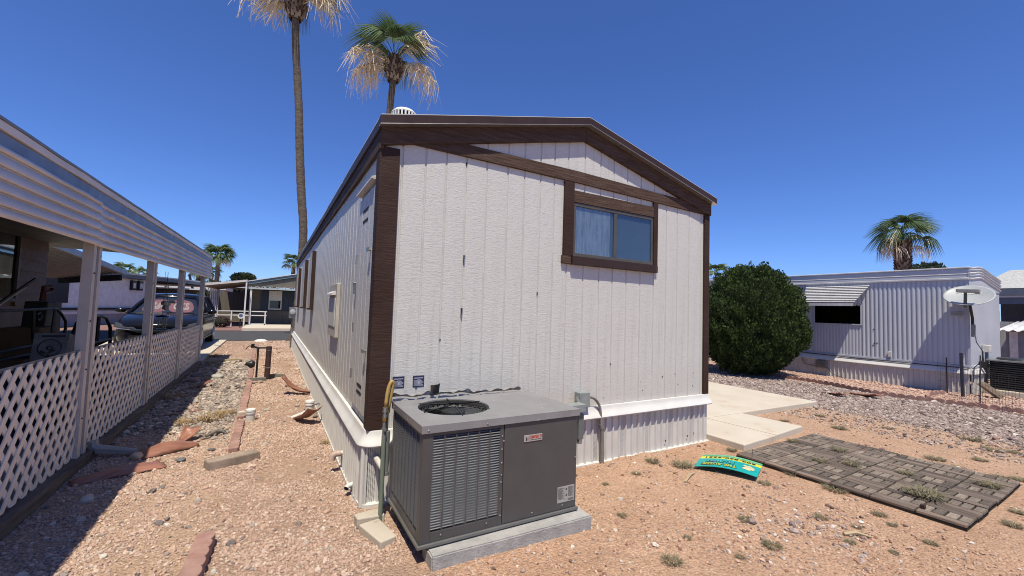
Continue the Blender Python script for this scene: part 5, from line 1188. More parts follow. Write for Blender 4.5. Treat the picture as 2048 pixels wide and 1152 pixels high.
# ---------------------------------------------------------------- houses across the street
FY = 27.6
fh = thing('tan_house', (-0.5, FY+2, 0), 'tan panelled house with blue-trimmed gable and navy shutters across the street', 'house')
obj('slab', MB().box(-2.1, 6, 23.4, FY+1, -0.1, 0.14), CONCW, fh)
obj('wall', MB().box(-1.95, 6, FY+1.7, FY+12, 0.0, 2.55), TANW, fh)
obj('gable', MB().prism([(-2.15, 2.55), (6, 2.55), (6, 4.45), (3.9, 3.95), (-2.15, 2.66)], 'y', FY+0.05, FY+0.12), TANW, fh)
obj('rake_trim', MB().prism([(-2.2, 2.64), (-2.2, 2.80), (6, 4.75), (6, 4.59)], 'y', FY-0.05, FY+0.04), BLUET, fh)
obj('roof', MB().prism([(-2.25, 2.81), (-2.25, 2.86), (6, 4.82), (6, 4.76)], 'y', FY-0.1, FY+12), ROOFW, fh)
m = MB(); m.grid(lambda u, v: (-2.1+u*8, FY-0.35+v*1.8, 2.50+0.05*v+0.05*math.sin(u*2*PI*21)), 168, 2)
o = obj('porch_roof', m, ROOFW, fh, smooth=True); s = o.modifiers.new('t', 'SOLIDIFY'); s.thickness = 0.015
obj('porch_fascia', MB().box(-2.15, 6, FY-0.40, FY-0.33, 2.38, 2.48), M('pale_fascia', (0.50, 0.55, 0.55), 0.5), fh)
obj('porch_post', MB().bar((-1.92, FY-0.3, 0.14), (-1.92, FY-0.3, 2.40), 0.11, 0.11, (0, 1, 0)), VINYL, fh)
fw_ = obj('window', MB().box(-0.95, -0.18, FY+1.62, FY+1.695, 1.10, 2.36), VINYL, fh); obj('pane', MB().box(-0.88, -0.25, FY+1.60, FY+1.618, 1.17, 1.70), DGLASS, fw_); obj('blind', MB().box(-0.88, -0.25, FY+1.60, FY+1.618, 1.73, 2.29), PVC, fw_)
for x in (-1.36, -0.17): obj('shutter', MB().box(x, x+0.40, FY+1.60, FY+1.69, 1.08, 2.38), NAVY, fh)
obj('dark_panel', MB().box(0.24, 1.4, FY+1.60, FY+1.69, 1.08, 2.38), NAVY, fh)
obj('wall_trim', MB().box(-1.95, 6, FY+1.64, FY+1.70, 1.0, 1.07), NAVY, fh)
rl = thing('porch_railing', (-2.4, FY-0.2, 0.5), 'low white rail fence in front of the tan house across the street', 'railing')
for z in (0.70, 0.95): obj('rail', MB().box(-3.7, -1.0, FY-0.25, FY-0.19, z, z+0.06), VINYL, rl)
for x in (-3.7, -2.9, -1.12): obj('post', MB().box(x, x+0.07, FY-0.30, FY-0.255, 0.0, 1.0), VINYL, rl)
obj('base_block', MB().box(-1.95, -1.0, FY-0.3, FY-0.1, 0.14, 0.22), VINYL, rl)
cpt = thing('tan_carport', (-3.2, FY+2, 0), 'tan flat-roofed carport with a corner post beside the house across the street', 'carport')
obj('roof', MB().prism([(-4.35, 2.48), (-2.12, 2.86), (-2.12, 2.80), (-4.35, 2.40)], 'y', FY-0.8, FY+7), M('tan_carport_roof', (0.24, 0.205, 0.155), 0.7), cpt)
obj('fascia', MB().prism([(-4.4, 2.42), (-4.4, 2.56), (-2.12, 2.92), (-2.12, 2.80)], 'y', FY-0.86, FY-0.80), PVC, cpt)
obj('post', MB().bar((-2.18, FY-0.8, 0.0), (-2.16, FY-0.8, 2.80), 0.08, 0.08, (0, 1, 0)), VINYL, cpt)
for k in range(5): obj('post', MB().box(-4.15+k*0.0, -4.07, FY+1+k*1.1, FY+1.08+k*1.1, 0, 2.4), PVC, cpt)
tw = thing('tan_wall', (-4, 36, 0), 'tan panelled end wall of a shed seen through the carport across the street', 'shed')
obj('wall', MB().box(-8.5, -2.2, 36.0, 40, 0, 2.3), TANW, tw); obj('roof', MB().box(-3.9, -2.1, 35.2, 40, 2.62, 2.72), ROOFW, tw); obj('roof', MB().box(-9, -4.4, 35.4, 40, 2.32, 2.42), ROOFW, tw)
mbx = thing('round_sign_post', (-2.33, 26.2, 0), 'round white-faced sign on a black post at the street edge', 'sign post')
obj('post', MB().box(-2.36, -2.30, 26.2, 26.26, 0.0, 0.62), BLACK, mbx)
obj('disc', MB().tube([(-2.31, 26.14, 0.72), (-2.31, 26.20, 0.72)], 0.165, 20), VINYL, mbx, smooth='auto')
obj('disc_print', MB().lathe([(0.0, 0), (0.10, 0)], (-2.31, 26.136, 0.74), 14, rot=Matrix.Rotation(R(90), 3, 'X')), M('sign_blue', (0.10, 0.16, 0.25), 0.5), mbx)
fbed = tag(obj('red_gravel_bed', MB().box(-9, -2.12, 23.4, 33, -0.1, 0.03), M('red_lava', (0.20, 0.10, 0.085), 0.95, col2=(0.30, 0.17, 0.15), vs=9, bmp=0.6, bs=30)), kind='structure')
lp = thing('leaning_pole', (-7.2, 45, 0), 'thin dark leaning pole above the minivan roof, right of the third post', 'pole')
obj('pole', MB().tube([(-6.9, 45, 0), (-7.15, 45, 2.3), (-7.55, 45, 3.9)], 0.10, 8), BLACK, lp)
# low white houses along the far street
for x0, x1, y0, z, lb in ((-60, -15.5, 46, 2.5, 'low white house roof far behind the white house'), (-15, -5.6, 52, 2.75, 'low white house far behind the minivan roof')):
    q = thing('far_house', ((x0+x1)/2, y0, 0), lb, 'house'); obj('wall', MB().box(x0, x1, y0, y0+9, 0, z), M('grey_far_wall', (0.30, 0.30, 0.31), 0.8), q); obj('roof', MB().box(x0-0.4, x1+0.4, y0-0.5, y0+9.4, z+0.002, z+0.35), ROOFW, q)
    for k in range(6): obj('window', MB().box(x0+1+k*(x1-x0-2)/6, x0+1.8+k*(x1-x0-2)/6, y0-0.03, y0-0.002, 1.1, 2.1), DGLASS, q)

# ---------------------------------------------------------------- palms
def fan_frond(L, W, droop, n=26, span=2.4, split=0.36):
    """green fan leaf along +x from the origin, rising; leaflets joined to mid-length, their tips hanging"""
    m = MB(); pet = [(L*0.5*t, 0, 0.05*math.sin(t*2)*L) for t in np.linspace(0, 1, 5)]
    m.tube(pet, [0.022, 0.018, 0.015, 0.013, 0.011], 5)
    b = Vector(pet[-1])
    for k in range(n):
        a = span*(k/(n-1)-0.5)*1.05; d = Vector((math.cos(a), math.sin(a), 0.10*math.cos(a)))
        ln = W*(1-0.16*abs(k/(n-1)-0.5)*2)*random.uniform(0.9, 1.05); side = Vector((-d.y, d.x, 0)).normalized()
        w0 = ln*span/(n-1)*0.56; pts = []
        for t in (0.03, 0.35, 0.62, 0.84, 1.0):
            p = b + d*(ln*t) - Vector((0, 0, droop*ln*max(0, t-split)**1.6*2.2)) - d*(0.25*droop*ln*max(0, t-split)**2)
            w = w0*min(t, 0.62)*(1.0 if t < 0.65 else max(0.06, (1.02-t)/0.36))
            up_ = Vector((0, 0, 0.5*w*(1 if k % 2 else -1)))
            pts.append((p-side*w+up_, p+side*w-up_))
        vs = [q for pr in pts for q in pr]; m.add(vs, [(2*i, 2*i+1, 2*i+3, 2*i+2) for i in range(4)])
    return m
def dry_frond(L, W, n=30):
    m = MB(); pet = [(L*0.62*math.sin(t*1.15)/math.sin(1.15), 0, 0.16*L*math.sin(t*2.2)-0.12*L*t*t) for t in np.linspace(0, 1, 6)]
    m.tube(pet, [0.020, 0.016, 0.014, 0.012, 0.010, 0.009], 5)
    for k in range(n):
        u = 0.35+0.65*random.random(); i = min(4, int(u*5)); b = Vector(pet[i]).lerp(Vector(pet[i+1]), u*5-i)
        a = random.uniform(-1.2, 1.2); d = Vector((math.cos(a)*random.uniform(0.15, 0.6), math.sin(a)*0.5, 0))
        ln = W*random.uniform(0.35, 1.15); side = Vector((-d.y, d.x, random.uniform(-0.4, 0.4))).normalized(); w = random.uniform(0.014, 0.034)
        pts = []
        for t in (0, 0.3, 0.6, 1.0):
            p = b + d*ln*(1-(1-t)**2) + Vector((random.uniform(-1, 1), random.uniform(-1, 1), random.uniform(-0.6, 0.6)))*0.075*t*ln*2 - Vector((0, 0, ln*(0.05*t+0.85*t*t)))
            ww = w*(1-0.8*t); pts.append((p-side*ww, p+side*ww))
        m.add([q for pr in pts for q in pr], [(2*i, 2*i+1, 2*i+3, 2*i+2) for i in range(3)])
    return m
GF = [fan_frond(1.7, 1.05, dr_, 26).mesh('frond', FROND, fix=False) for dr_ in (0.8, 1.15, 1.5)]
DF = [dry_frond(1.9, 1.0, 26).mesh('dry_frond', DRYF, fix=False) for _ in range(4)]
def put(me, name, loc_, rot, sc, parent):
    o = bpy.data.objects.new(name, me); COL.objects.link(o); o.parent = parent; o.location = loc_; o.rotation_euler = rot; o.scale = (sc,)*3; return o
def trunk_mesh(path, rad, n=14):
    m = MB(); P = [Vector(p) for p in path]
    # resample finely and ring it
    pts = []; rr = []
    segs = len(P)-1; N_ = segs*14
    for i in range(N_+1):
        t = i/N_*segs; k = min(segs-1, int(t)); f_ = t-k
        p0, p1, p2, p3 = P[max(0, k-1)], P[k], P[k+1], P[min(segs, k+2)]
        pts.append(0.5*((2*p1)+(p2-p0)*f_+(2*p0-5*p1+4*p2-p3)*f_*f_+(3*p1-p0-3*p2+p3)*f_**3))
        rr.append((rad[k]*(1-f_)+rad[k+1]*f_)*(1+0.035*math.sin(i*2.1)+0.03*nz(i*0.9, 2)))
    m.tube(pts, rr, n); return m
def palm(base, path, rad, crown, greens, drys, size, label, group=None, boots=0, seed=1, parts=True, dry_side=None, dscale=1.0, low=-10):
    random.seed(seed)
    t_ = thing('palm_tree', base, label, 'palm tree', group)
    obj('trunk', trunk_mesh(path, rad), BARK, t_, smooth=True)
    c = Vector(crown)
    if parts:
        for k in range(greens):
            a = k*2.399+seed; el = R(low + (72-low)*((k+0.5)/greens)**0.8)
            put(GF[k % 3], 'frond', c-WL[t_]+Vector((0, 0, 0.2*k/greens)), (random.uniform(-0.3, 0.3), -el, a), size*random.uniform(0.85, 1.1), t_)
        for k in range(drys):
            a = (k*2.399+seed*0.7) if dry_side is None else dry_side[k % len(dry_side)]+random.uniform(-0.45, 0.45)
            el = R(random.uniform(-12, 38))
            put(DF[k % 4], 'dry_frond', c-WL[t_]-Vector((0, 0, 0.25+0.3*random.random())), (random.uniform(-0.3, 0.3), -el, a), size*dscale*random.uniform(0.8, 1.15), t_)
    else:
        m = MB(); md = MB()
        for k in range(greens):
            a = k*2.399+seed; el = R(-15 + 85*((k+0.5)/greens)**0.8); mt = Matrix.Translation(c) @ Matrix.Rotation(a, 4, 'Z') @ Matrix.Rotation(-el, 4, 'Y') @ Matrix.Scale(size*random.uniform(0.85, 1.1), 4)
            g_ = fan_frond(1.7, 1.05, random.uniform(0.5, 1.0), 13); m.add([tuple(mt @ Vector(v)) for v in g_.v], g_.f)
        for k in range(drys):
            a = k*2.399; mt = Matrix.Translation(c-Vector((0, 0, 0.4))) @ Matrix.Rotation(a, 4, 'Z') @ Matrix.Scale(size*random.uniform(0.8, 1.1), 4)
            g_ = dry_frond(1.5, 1.1, 16); md.add([tuple(mt @ Vector(v)) for v in g_.v], g_.f)
        obj('crown', m, FROND, t_, fix=False)
        if drys: obj('dead_skirt', md, DRYF, t_, fix=False)
    if boots:
        # old leaf bases, a bulb of them under the crown
        b = MB(); n_ = boots
        for k in range(n_):
            f_ = k/n_; a = k*2.399; z = c.z - boots_len*(1-f_); r_ = boots_r*(0.72+0.5*math.sin(min(1, f_*1.2)*PI*0.75)) if boots_len < 1.5 else boots_r
            d = Vector((math.cos(a), math.sin(a), 0)); p = Vector((c.x, c.y, z))+d*r_*0.85; s_ = Vector((-d.y, d.x, 0)); w = max(0.075, boots_r*0.21)
            b.add([p-s_*w-Vector((0, 0, 0.06)), p+s_*w-Vector((0, 0, 0.06)), p+d*w*1.3+Vector((0, 0, 0.15))+s_*w*0.35, p+d*w*1.3+Vector((0, 0, 0.15))-s_*w*0.35, p-d*w*1.0+Vector((0, 0, 0.08))], [(0, 1, 2, 3), (0, 3, 4), (1, 4, 2), (2, 4, 3)])
        o = obj('leaf_bases', b, BOOT_T, t_, fix=False); o['kind'] = 'stuff'
        if boots_len < 1.5: obj('crown_heart', MB().lathe([(boots_r*0.5, -boots_len), (boots_r*0.95, -boots_len*0.6), (boots_r*0.9, -0.1), (boots_r*0.4, 0.25), (0, 0.3)], tuple(c), 12), BARK, t_, smooth=True)
    return t_
def boot_mat():
    m, nt, b = new_mat('leaf_bases'); g_ = nt.nodes.new('ShaderNodeNewGeometry')
    c = ramp(nt, g_.outputs['Random Per Island'], [(0.0, (0.05, 0.028, 0.02)), (0.45, (0.12, 0.07, 0.045)), (0.8, (0.24, 0.17, 0.115)), (1, (0.36, 0.28, 0.20))])
    nt.links.new(c, b.inputs['Base Color']); b.inputs['Roughness'].default_value = 0.85; return m
BOOT_T = boot_mat()
boots_len, boots_r = 1.0, 0.36
palm((0.16, 16.1, 0), [(0.16, 16.1, -0.1), (0.20, 16.12, 0.5), (0.24, 16.15, 2.0), (0.24, 16.1, 4.5), (0.05, 16.1, 6.5), (-0.12, 16.1, 8.6), (-0.22, 16.1, 10.0), (-0.42, 16.1, 12.0), (-0.51, 16.1, 13.2), (-0.53, 16.1, 14.2)],
     [0.36, 0.23, 0.175, 0.16, 0.165, 0.155, 0.15, 0.145, 0.14, 0.15], (-0.53, 16.1, 14.55), 14, 13, 1.05, 'very tall slender palm with hanging dead fronds, at the far end of the white home', 'palms around the lot', boots=90, seed=3, dry_side=[2.6, 2.95, -0.5, -0.2, 2.3, -0.85], dscale=1.25, low=10)
palm((3.5, 15.4, 0), [(3.5, 15.4, 0), (3.34, 15.4, 5), (3.34, 15.4, 8.5), (3.44, 15.4, 11.2), (3.50, 15.4, 12.2)], [0.22, 0.17, 0.15, 0.14, 0.15], (3.48, 15.4, 12.75), 11, 18, 1.05,
     'tall palm with green fan fronds over straw-coloured dead ones, behind the white home', 'palms around the lot', boots=80, seed=5, dry_side=[2.6, 2.95, 2.25, -0.5, -0.2, -0.85, 2.6, -0.5], dscale=1.3, low=14)
boots_len, boots_r = 3.0, 0.26
palm((22.3, 3.68, 0), [(22.3, 3.72, 0), (22.3, 3.7, 2), (22.3, 3.68, 4.2), (22.3, 3.68, 5.0)], [0.23, 0.21, 0.20, 0.17], (22.3, 3.68, 5.05), 20, 9, 0.66,
     'thick-trunked palm with a shaggy trunk of old leaf bases, behind the grey trailer', 'palms around the lot', boots=280, seed=9, dry_side=[1.7, -1.5, 3.0])
boots_len, boots_r = 1.0, 0.3
palm((-6.9, 60, 0), [(-6.9, 60, 0), (-6.9, 60, 3.5), (-6.85, 60, 6.6)], [0.26, 0.24, 0.26], (-6.85, 60, 7.0), 26, 16, 1.15, 'bushy palm beyond the tan carport across the street', 'palms around the lot', seed=11, parts=False)
for x, y, z, s_, sd, lb in ((-22.5, 62, 6.4, 1.2, 13, 'palm with dry fronds above the corrugated awning on the left'), (1.5, 62, 7.0, 1.0, 15, 'palm peeping past the tall trunk at the end of the white home'),
                        (-13.9, 60, 4.3, 0.7, 17, 'small palm behind the minivan roof'), (-9.35, 64, 5.0, 0.8, 19, 'thin palm behind the last awning post'), (-8.6, 70, 5.4, 0.9, 21, 'palm just left of the tan carport roof'),
                        (-16.2, 62, 4.6, 0.8, 23, 'distant palm left of the hanging ornament')):
    palm((x, y, 0), [(x, y, 0), (x, y, z*0.5), (x+0.1, y, z)], [0.3, 0.25, 0.28], (x+0.1, y, z), 16, 6, s_, lb, 'far palms', seed=sd, parts=False)
palm((36.5, 22, 0), [(36.5, 22, 0), (36.5, 22, 3), (36.5, 22, 5.4)], [0.3, 0.28, 0.3], (36.5, 22, 5.6), 16, 6, 0.9, 'palm just showing between the white home and the round shrub', 'far palms', seed=25, parts=False)

# ---------------------------------------------------------------- shrubs and trees
def leaf_cloud(n, fn, size, seed, up_bias=0.5):
    rg = np.random.default_rng(seed); V = []; F = []
    for i in range(n):
        p, nr = fn(rg)
        d = Vector(nr)*0.6 + Vector(rg.normal(0, 0.5, 3)) + Vector((0, 0, up_bias)); d.normalize()
        s_ = d.cross(Vector(rg.normal(0, 1, 3)));
        if s_.length < 1e-4: continue
        s_.normalize(); L = size*rg.uniform(0.6, 1.3); w = L*0.30; p = Vector(p)
        o = len(V); V += [p-s_*w*0.3, p+d*L*0.45-s_*w, p+d*L, p+d*L*0.5+s_*w]; F.append((o, o+1, o+2, o+3))
    m = MB(); m.v = [tuple(v) for v in V]; m.f = F; m.mi = [0]*len(F); return m
def shrub(c, rx, ry, rz, zc, n, size, label, seed, mat, name='shrub', cat='shrub', lob=0.10):
    t_ = thing(name, (c[0], c[1], 0), label, cat)
    def rad(d):
        v = 1 + lob*nz(d[0]*2.3+seed, d[1]*2.3, d[2]*2.3) + lob*1.1*nz(d[0]*6+seed, d[1]*6, d[2]*4.0) + 0.09*nz(d[0]*13, d[1]*13+seed, d[2]*7)
        if d[2] > 0.55: v += 0.17*max(0, nz(d[0]*5.0+3, d[1]*5.0+seed, 0))*(d[2]-0.3)*2.2
        if d[2] < -0.35: v *= 1 - 0.10*(-d[2]-0.35)
        return v
    def fn(rg):
        d = rg.normal(0, 1, 3); d /= np.linalg.norm(d); r_ = rad(d)*(1-0.16*rg.random()**1.6)
        return (c[0]+d[0]*rx*r_, c[1]+d[1]*ry*r_, max(0.06, zc+d[2]*rz*r_)), (d[0]/rx, d[1]/ry, d[2]/rz)
    obj('crown', leaf_cloud(n, fn, size, seed, 1.3), mat, t_, fix=False)
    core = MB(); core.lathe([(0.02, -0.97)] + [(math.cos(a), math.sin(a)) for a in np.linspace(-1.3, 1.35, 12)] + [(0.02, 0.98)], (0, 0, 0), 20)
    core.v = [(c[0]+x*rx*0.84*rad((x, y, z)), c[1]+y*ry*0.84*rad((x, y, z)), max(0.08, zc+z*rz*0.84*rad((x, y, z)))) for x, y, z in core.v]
    obj('dark_core', core, M('core_shade', (0.018, 0.022, 0.010), 0.95), t_, smooth=True)  # solid dark core, coloured as the shade between the leaves
    tk = MB()
    for k in range(5): tk.tube([(c[0]+0.15*math.cos(k*1.3), c[1]+0.15*math.sin(k*1.3), -0.05), (c[0]+0.4*math.cos(k*1.3), c[1]+0.4*math.sin(k*1.3), zc*0.7)], [0.06, 0.035], 7)
    obj('trunk', tk, BARK, t_); return t_
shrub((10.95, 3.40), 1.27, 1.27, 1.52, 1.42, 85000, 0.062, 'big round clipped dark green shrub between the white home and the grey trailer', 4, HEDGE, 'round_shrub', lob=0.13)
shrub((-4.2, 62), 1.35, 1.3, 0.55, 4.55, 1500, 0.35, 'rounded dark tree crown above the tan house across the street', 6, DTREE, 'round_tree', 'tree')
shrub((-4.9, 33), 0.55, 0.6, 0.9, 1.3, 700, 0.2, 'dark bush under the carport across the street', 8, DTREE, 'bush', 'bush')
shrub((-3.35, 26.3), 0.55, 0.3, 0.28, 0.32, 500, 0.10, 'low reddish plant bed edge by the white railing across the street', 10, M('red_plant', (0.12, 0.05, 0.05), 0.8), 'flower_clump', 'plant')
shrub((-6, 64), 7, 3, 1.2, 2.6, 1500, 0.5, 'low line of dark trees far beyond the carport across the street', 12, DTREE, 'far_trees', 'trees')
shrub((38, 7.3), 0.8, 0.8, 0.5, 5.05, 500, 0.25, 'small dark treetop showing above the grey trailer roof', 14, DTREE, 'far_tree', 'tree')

# ---------------------------------------------------------------- grey corrugated trailer on the right
TX, TY0, TY1, TW = 13.0, -0.35, 11.0, 2.32
tl = thing('grey_trailer', (TX+1.1, 5, 0), 'grey corrugated metal trailer home with a curved white roof on the right', 'trailer home')
def corr_sheet(y0, y1, z0, z1, x, name, mat, amp=0.018, pitch=0.092):
    m = MB(); n_ = int((y1-y0)/pitch*8)
    for i in range(n_+1):
        y = y0+(y1-y0)*i/n_; dx = -amp*(abs(math.sin(PI*y/pitch))**0.8)
        m.v += [(x+dx, y, z0), (x+dx, y, z1)]
    for i in range(n_): m.f.append((2*i, 2*i+1, 2*i+3, 2*i+2)); m.mi.append(0)
    return obj(name, m, mat, tl, smooth=True)
obj('wall', MB().box(TX+0.004, TX+TW, TY0+0.004, TY1, 0.3, 2.66), TRAIL, tl)
corr_sheet(TY0, 1.62, 0.66, 2.60, TX, 'wall_sheet', TRAIL); corr_sheet(1.62, 2.80, 2.0, 2.60, TX, 'wall_sheet', TRAIL); corr_sheet(1.62, 2.80, 0.66, 1.50, TX, 'wall_sheet', TRAIL, 0.009, 0.075); corr_sheet(2.80, TY1, 0.66, 2.60, TX, 'wall_sheet', TRAIL)
obj('end_sheet', MB().box(TX-0.002, TX+TW+0.004, TY0-0.012, TY0+0.003, 0.62, 2.62), TRAIL, tl)
obj('corner_trim', MB().box(TX-0.022, TX+0.0, TY0-0.02, TY0+0.02, 0.62, 2.62), TRAIL, tl)
# roof: curved across, deep moulded cornice
def bow(t): return 0.06*math.sin(PI*min(1, t*1.4))**2 - 0.34*max(0, t-0.35)**1.7
pr = [(TX-0.03+(TW+0.06)*t, 2.885+bow(t)) for t in np.linspace(0, 1, 17)]
pr[0] = (TX-0.02, 2.885)
obj('roof', MB().prism(pr + [(TX+TW+0.03, 2.40), (TX+0.02, 2.40), (TX+0.02, 2.64), (TX-0.02, 2.64)], 'y', TY0-0.02, TY1), TRAILW, tl, smooth='auto')
for z0, z1, dx, mt in ((2.60, 2.655, 0.045, TRAILW), (2.72, 2.75, 0.035, TRAILW), (2.655, 2.72, 0.03, TRAIL), (2.75, 2.86, 0.03, TRAIL)):
    obj('cornice', MB().box(TX-dx, TX+0.05, TY0-0.03, TY1, z0, z1), mt, tl, bevel=0.012)
obj('roof_edge', MB().box(TX-0.05, TX+0.2, TY0-0.05, TY1, 2.862, 2.90), TRAILW, tl, bevel=0.012)
for k, (dz, mt) in enumerate(((-0.26, TRAILW), (-0.19, TRAIL), (-0.13, TRAILW), (-0.065, TRAIL), (-0.012, TRAILW))):
    m = MB(); m.tube([(TX-0.04+(TW+0.08)*t, TY0-0.03, 2.885+dz+bow(t)) for t in np.linspace(0, 1, 15)], 0.024, 6); obj('end_cornice', m, mt, tl, smooth='auto')
obj('end_panel', MB().prism([(x, z-0.01) for x, z in pr] + [(TX+TW+0.03, 2.40), (TX-0.03, 2.40)], 'y', TY0-0.028, TY0-0.021), TRAIL, tl)
obj('belt_rail', MB().box(TX-0.03, TX, TY0-0.02, TY1, 0.60, 0.655), TRAIL, tl, bevel=0.006); obj('belt_rail', MB().box(TX, TX+TW, TY0-0.04, TY0-0.013, 0.60, 0.655), TRAIL, tl, bevel=0.006)
obj('skirting_cap', MB().prism([(TX-0.002, 0.60), (TX-0.03, 0.59), (TX-0.085, 0.48), (TX-0.085, 0.465), (TX-0.002, 0.47)], 'y', TY0-0.03, TY1), VINYL, tl); obj('skirting_cap', MB().prism([(TY0-0.002, 0.60), (TY0-0.03, 0.59), (TY0-0.08, 0.48), (TY0-0.08, 0.465), (TY0-0.002, 0.47)], 'x', TX-0.0, TX+0.95), VINYL, tl)
tk0 = None
for k in range(28):
    y = TY0 + 0.39*(k+1)
    if tk0 is None: tk0 = obj('skirting_panel', skirt_panel(0.387, 4), [SKIRT, SKIRT], tl, world=False); tk0.location = Vector((TX-0.03, y, -0.02))-WL[tl]; tk0.rotation_euler = (0, 0, R(-90)); tk0.scale = (1.008, 1, 0.49)
    else: inst(tk0, 'skirting_panel', (TX-0.03, y, -0.02), (0, 0, R(-90)), tl, (1.008, 1, 0.49))
for k in range(3): inst(tk0, 'skirting_panel', (TX-0.01+0.387*k, TY0-0.02, -0.02), (0, 0, 0), tl, (1, 1, 0.49))
tw_ = obj('window', MB().box(TX-0.024, TX+0.0, 1.63, 1.665, 1.50, 2.02).box(TX-0.024, TX+0.0, 2.755, 2.79, 1.50, 2.02).box(TX-0.03, TX+0.0, 1.63, 2.79, 1.475, 1.499), TRAIL, tl, bevel=0.003)
obj('pane', MB().box(TX-0.006, TX-0.001, 1.666, 2.754, 1.50, 2.02), DGLASS, tw_); obj('window_dark', MB().box(TX+0.0005, TX+0.003, 1.666, 2.754, 1.50, 2.02), DARK, tw_)
awn = obj('window_awning', MB().bar((TX-0.02, 1.50, 2.50), (TX-0.52, 1.66, 2.02), 0.025, 0.012).bar((TX-0.02, 2.92, 2.50), (TX-0.52, 2.80, 2.02), 0.025, 0.012), TRAILW, tl)
for k in range(10):
    u = k/10
    x0_, z0_ = TX-0.04-0.47*u, 2.535-0.47*u; y0_, y1_ = 1.45+0.17*u, 2.96-0.13*u
    obj('awning_slat', MB().obox((x0_-0.015, (y0_+y1_)/2, z0_-0.012), 0.062, y1_-y0_, 0.006, Matrix.Rotation(R(22), 3, 'Y') @ Matrix.Rotation(R(-44), 3, 'Y')), TRAILW, awn)
obj('awning_valance', MB().box(TX-0.545, TX-0.535, 1.62, 2.83, 1.975, 2.045), TRAILW, awn)
obj('vent_box', MB().box(TX-0.14, TX-0.05, 2.42, 2.68, 0.22, 0.44), GALV, tl, bevel=0.01)
obj('outlet_cover', MB().box(TX-0.05, TX-0.018, 1.02, 1.09, 0.70, 0.84), PVC, tl, bevel=0.006)
obj('cable', MB().tube([(TX-0.06, 3.1, 0.5), (TX-0.07, 3.0, 0.30), (TX-0.07, 2.75, 0.25), (TX-0.07, 2.68, 0.27)], 0.008, 5).tube([(TX-0.07, 2.42, 0.25), (TX-0.08, 2.3, 0.1), (TX-0.1, 2.0, 0.01)], 0.008, 5).tube([(TX-0.05, 3.2, 0.62), (TX-0.05, 1.7, 0.585), (TX-0.05, TY0, 0.60)], 0.010, 5), BLACK, tl, smooth=True)
for y, z in ((1.37, 1.36), (1.36, 1.0), (1.30, 1.01), (1.38, 0.95)): obj('patch', MB().box(TX-0.022, TX-0.0195, y, y+0.025, z, z+0.03), DARK, tl)
# satellite dish on the corner
sd = thing('satellite_dish', (12.72, -0.42, 2.1), 'grey oval satellite dish on a bent mast at the corner of the grey trailer', 'satellite dish')
dc = Vector((12.70, -0.43, 2.185)); nrm_d = Vector((-0.63, -0.08, 0.77)).normalized(); rx_ = Vector((0, -1, 0)); rx_ = (rx_-nrm_d*rx_.dot(nrm_d)).normalized(); ry_ = nrm_d.cross(rx_)
def dpt(r_, a, lift=0): return dc + rx_*(0.40*r_*math.cos(a)) + ry_*(0.36*r_*math.sin(a)) + nrm_d*(0.07*r_*r_+lift)
m = MB(); m.v = [tuple(dpt(0, 0))]
for r_ in (0.25, 0.5, 0.75, 0.93, 1.0):
    m.v += [tuple(dpt(r_, 2*PI*k/40)) for k in range(40)]
m.f = [(0, 1+k, 1+(k+1) % 40) for k in range(40)] + [(1+40*i+k, 1+40*(i+1)+k, 1+40*(i+1)+(k+1) % 40, 1+40*i+(k+1) % 40) for i in range(4) for k in range(40)]; m.mi = [0]*len(m.f)
o = obj('reflector', m, DISHG, sd, smooth=True); s = o.modifiers.new('t', 'SOLIDIFY'); s.thickness = 0.012; s.offset = -1
t = MB(); yv = -ry_ if (-ry_).dot(Vector((0, 0, 1))) > 0 else ry_
sgn = 1 if yv == ry_ else -1
def dtext(u, v, l): a = dc + rx_*u + yv*v; rr_ = math.hypot(u/0.40, v/0.36); return a + nrm_d*(0.07*rr_*rr_+0.008)
text_on(t, 'DIRECTV', 0.30, 0.055, (-0.12, 0.10), (1, 0, 0), (0, 1, 0), 0, 0.03, fn=dtext)
t.v += [tuple(dtext(-0.20+0.03*math.cos(k*PI/6), 0.13+0.03*math.sin(k*PI/6), 0)) for k in range(12)]; t.f.append(tuple(range(len(t.v)-12, len(t.v)))); t.mi.append(0)
obj('dish_lettering', t, VINYL, o, fix=False)
low = dc - yv*0.33
obj('arm', MB().bar(low+Vector((-0.01, 0, -0.02)), dc+Vector((-0.30, -0.02, 0.10)), 0.05, 0.035), M('dish_arm', (0.10, 0.10, 0.10), 0.5), sd, bevel=0.006)
obj('lnb', MB().obox(dc+Vector((-0.31, -0.06, 0.13)), 0.09, 0.36, 0.085, Matrix.Rotation(0.05, 3, 'X')).obox(dc+Vector((-0.30, -0.20, 0.085)), 0.06, 0.08, 0.05), M('lnb_grey', (0.33, 0.34, 0.32), 0.5), sd, bevel=0.015)
obj('mast', MB().tube([tuple(dc+Vector((0.0, 0, -0.03))), (12.78, -0.43, 1.98), (12.86, -0.43, 1.82), (12.955, -0.42, 1.72), (12.96, -0.42, 1.36)], 0.026, 8), BLACK, sd, smooth='auto')
obj('back_bracket', MB().obox((12.80, -0.22, 1.83), 0.07, 0.20, 0.10).obox((12.95, -0.43, 1.45), 0.05, 0.07, 0.28), M('lnb_grey', (0.33, 0.34, 0.32), 0.5), sd, bevel=0.01)
obj('cable', MB().tube([(12.93, -0.45, 1.55), (12.95, -0.47, 1.2), (12.97, -0.56, 1.0), (12.97, -0.55, 0.8), (12.98, -0.42, 0.62), (12.98, -0.40, 0.3)], 0.008, 5), BLACK, sd, smooth=True)
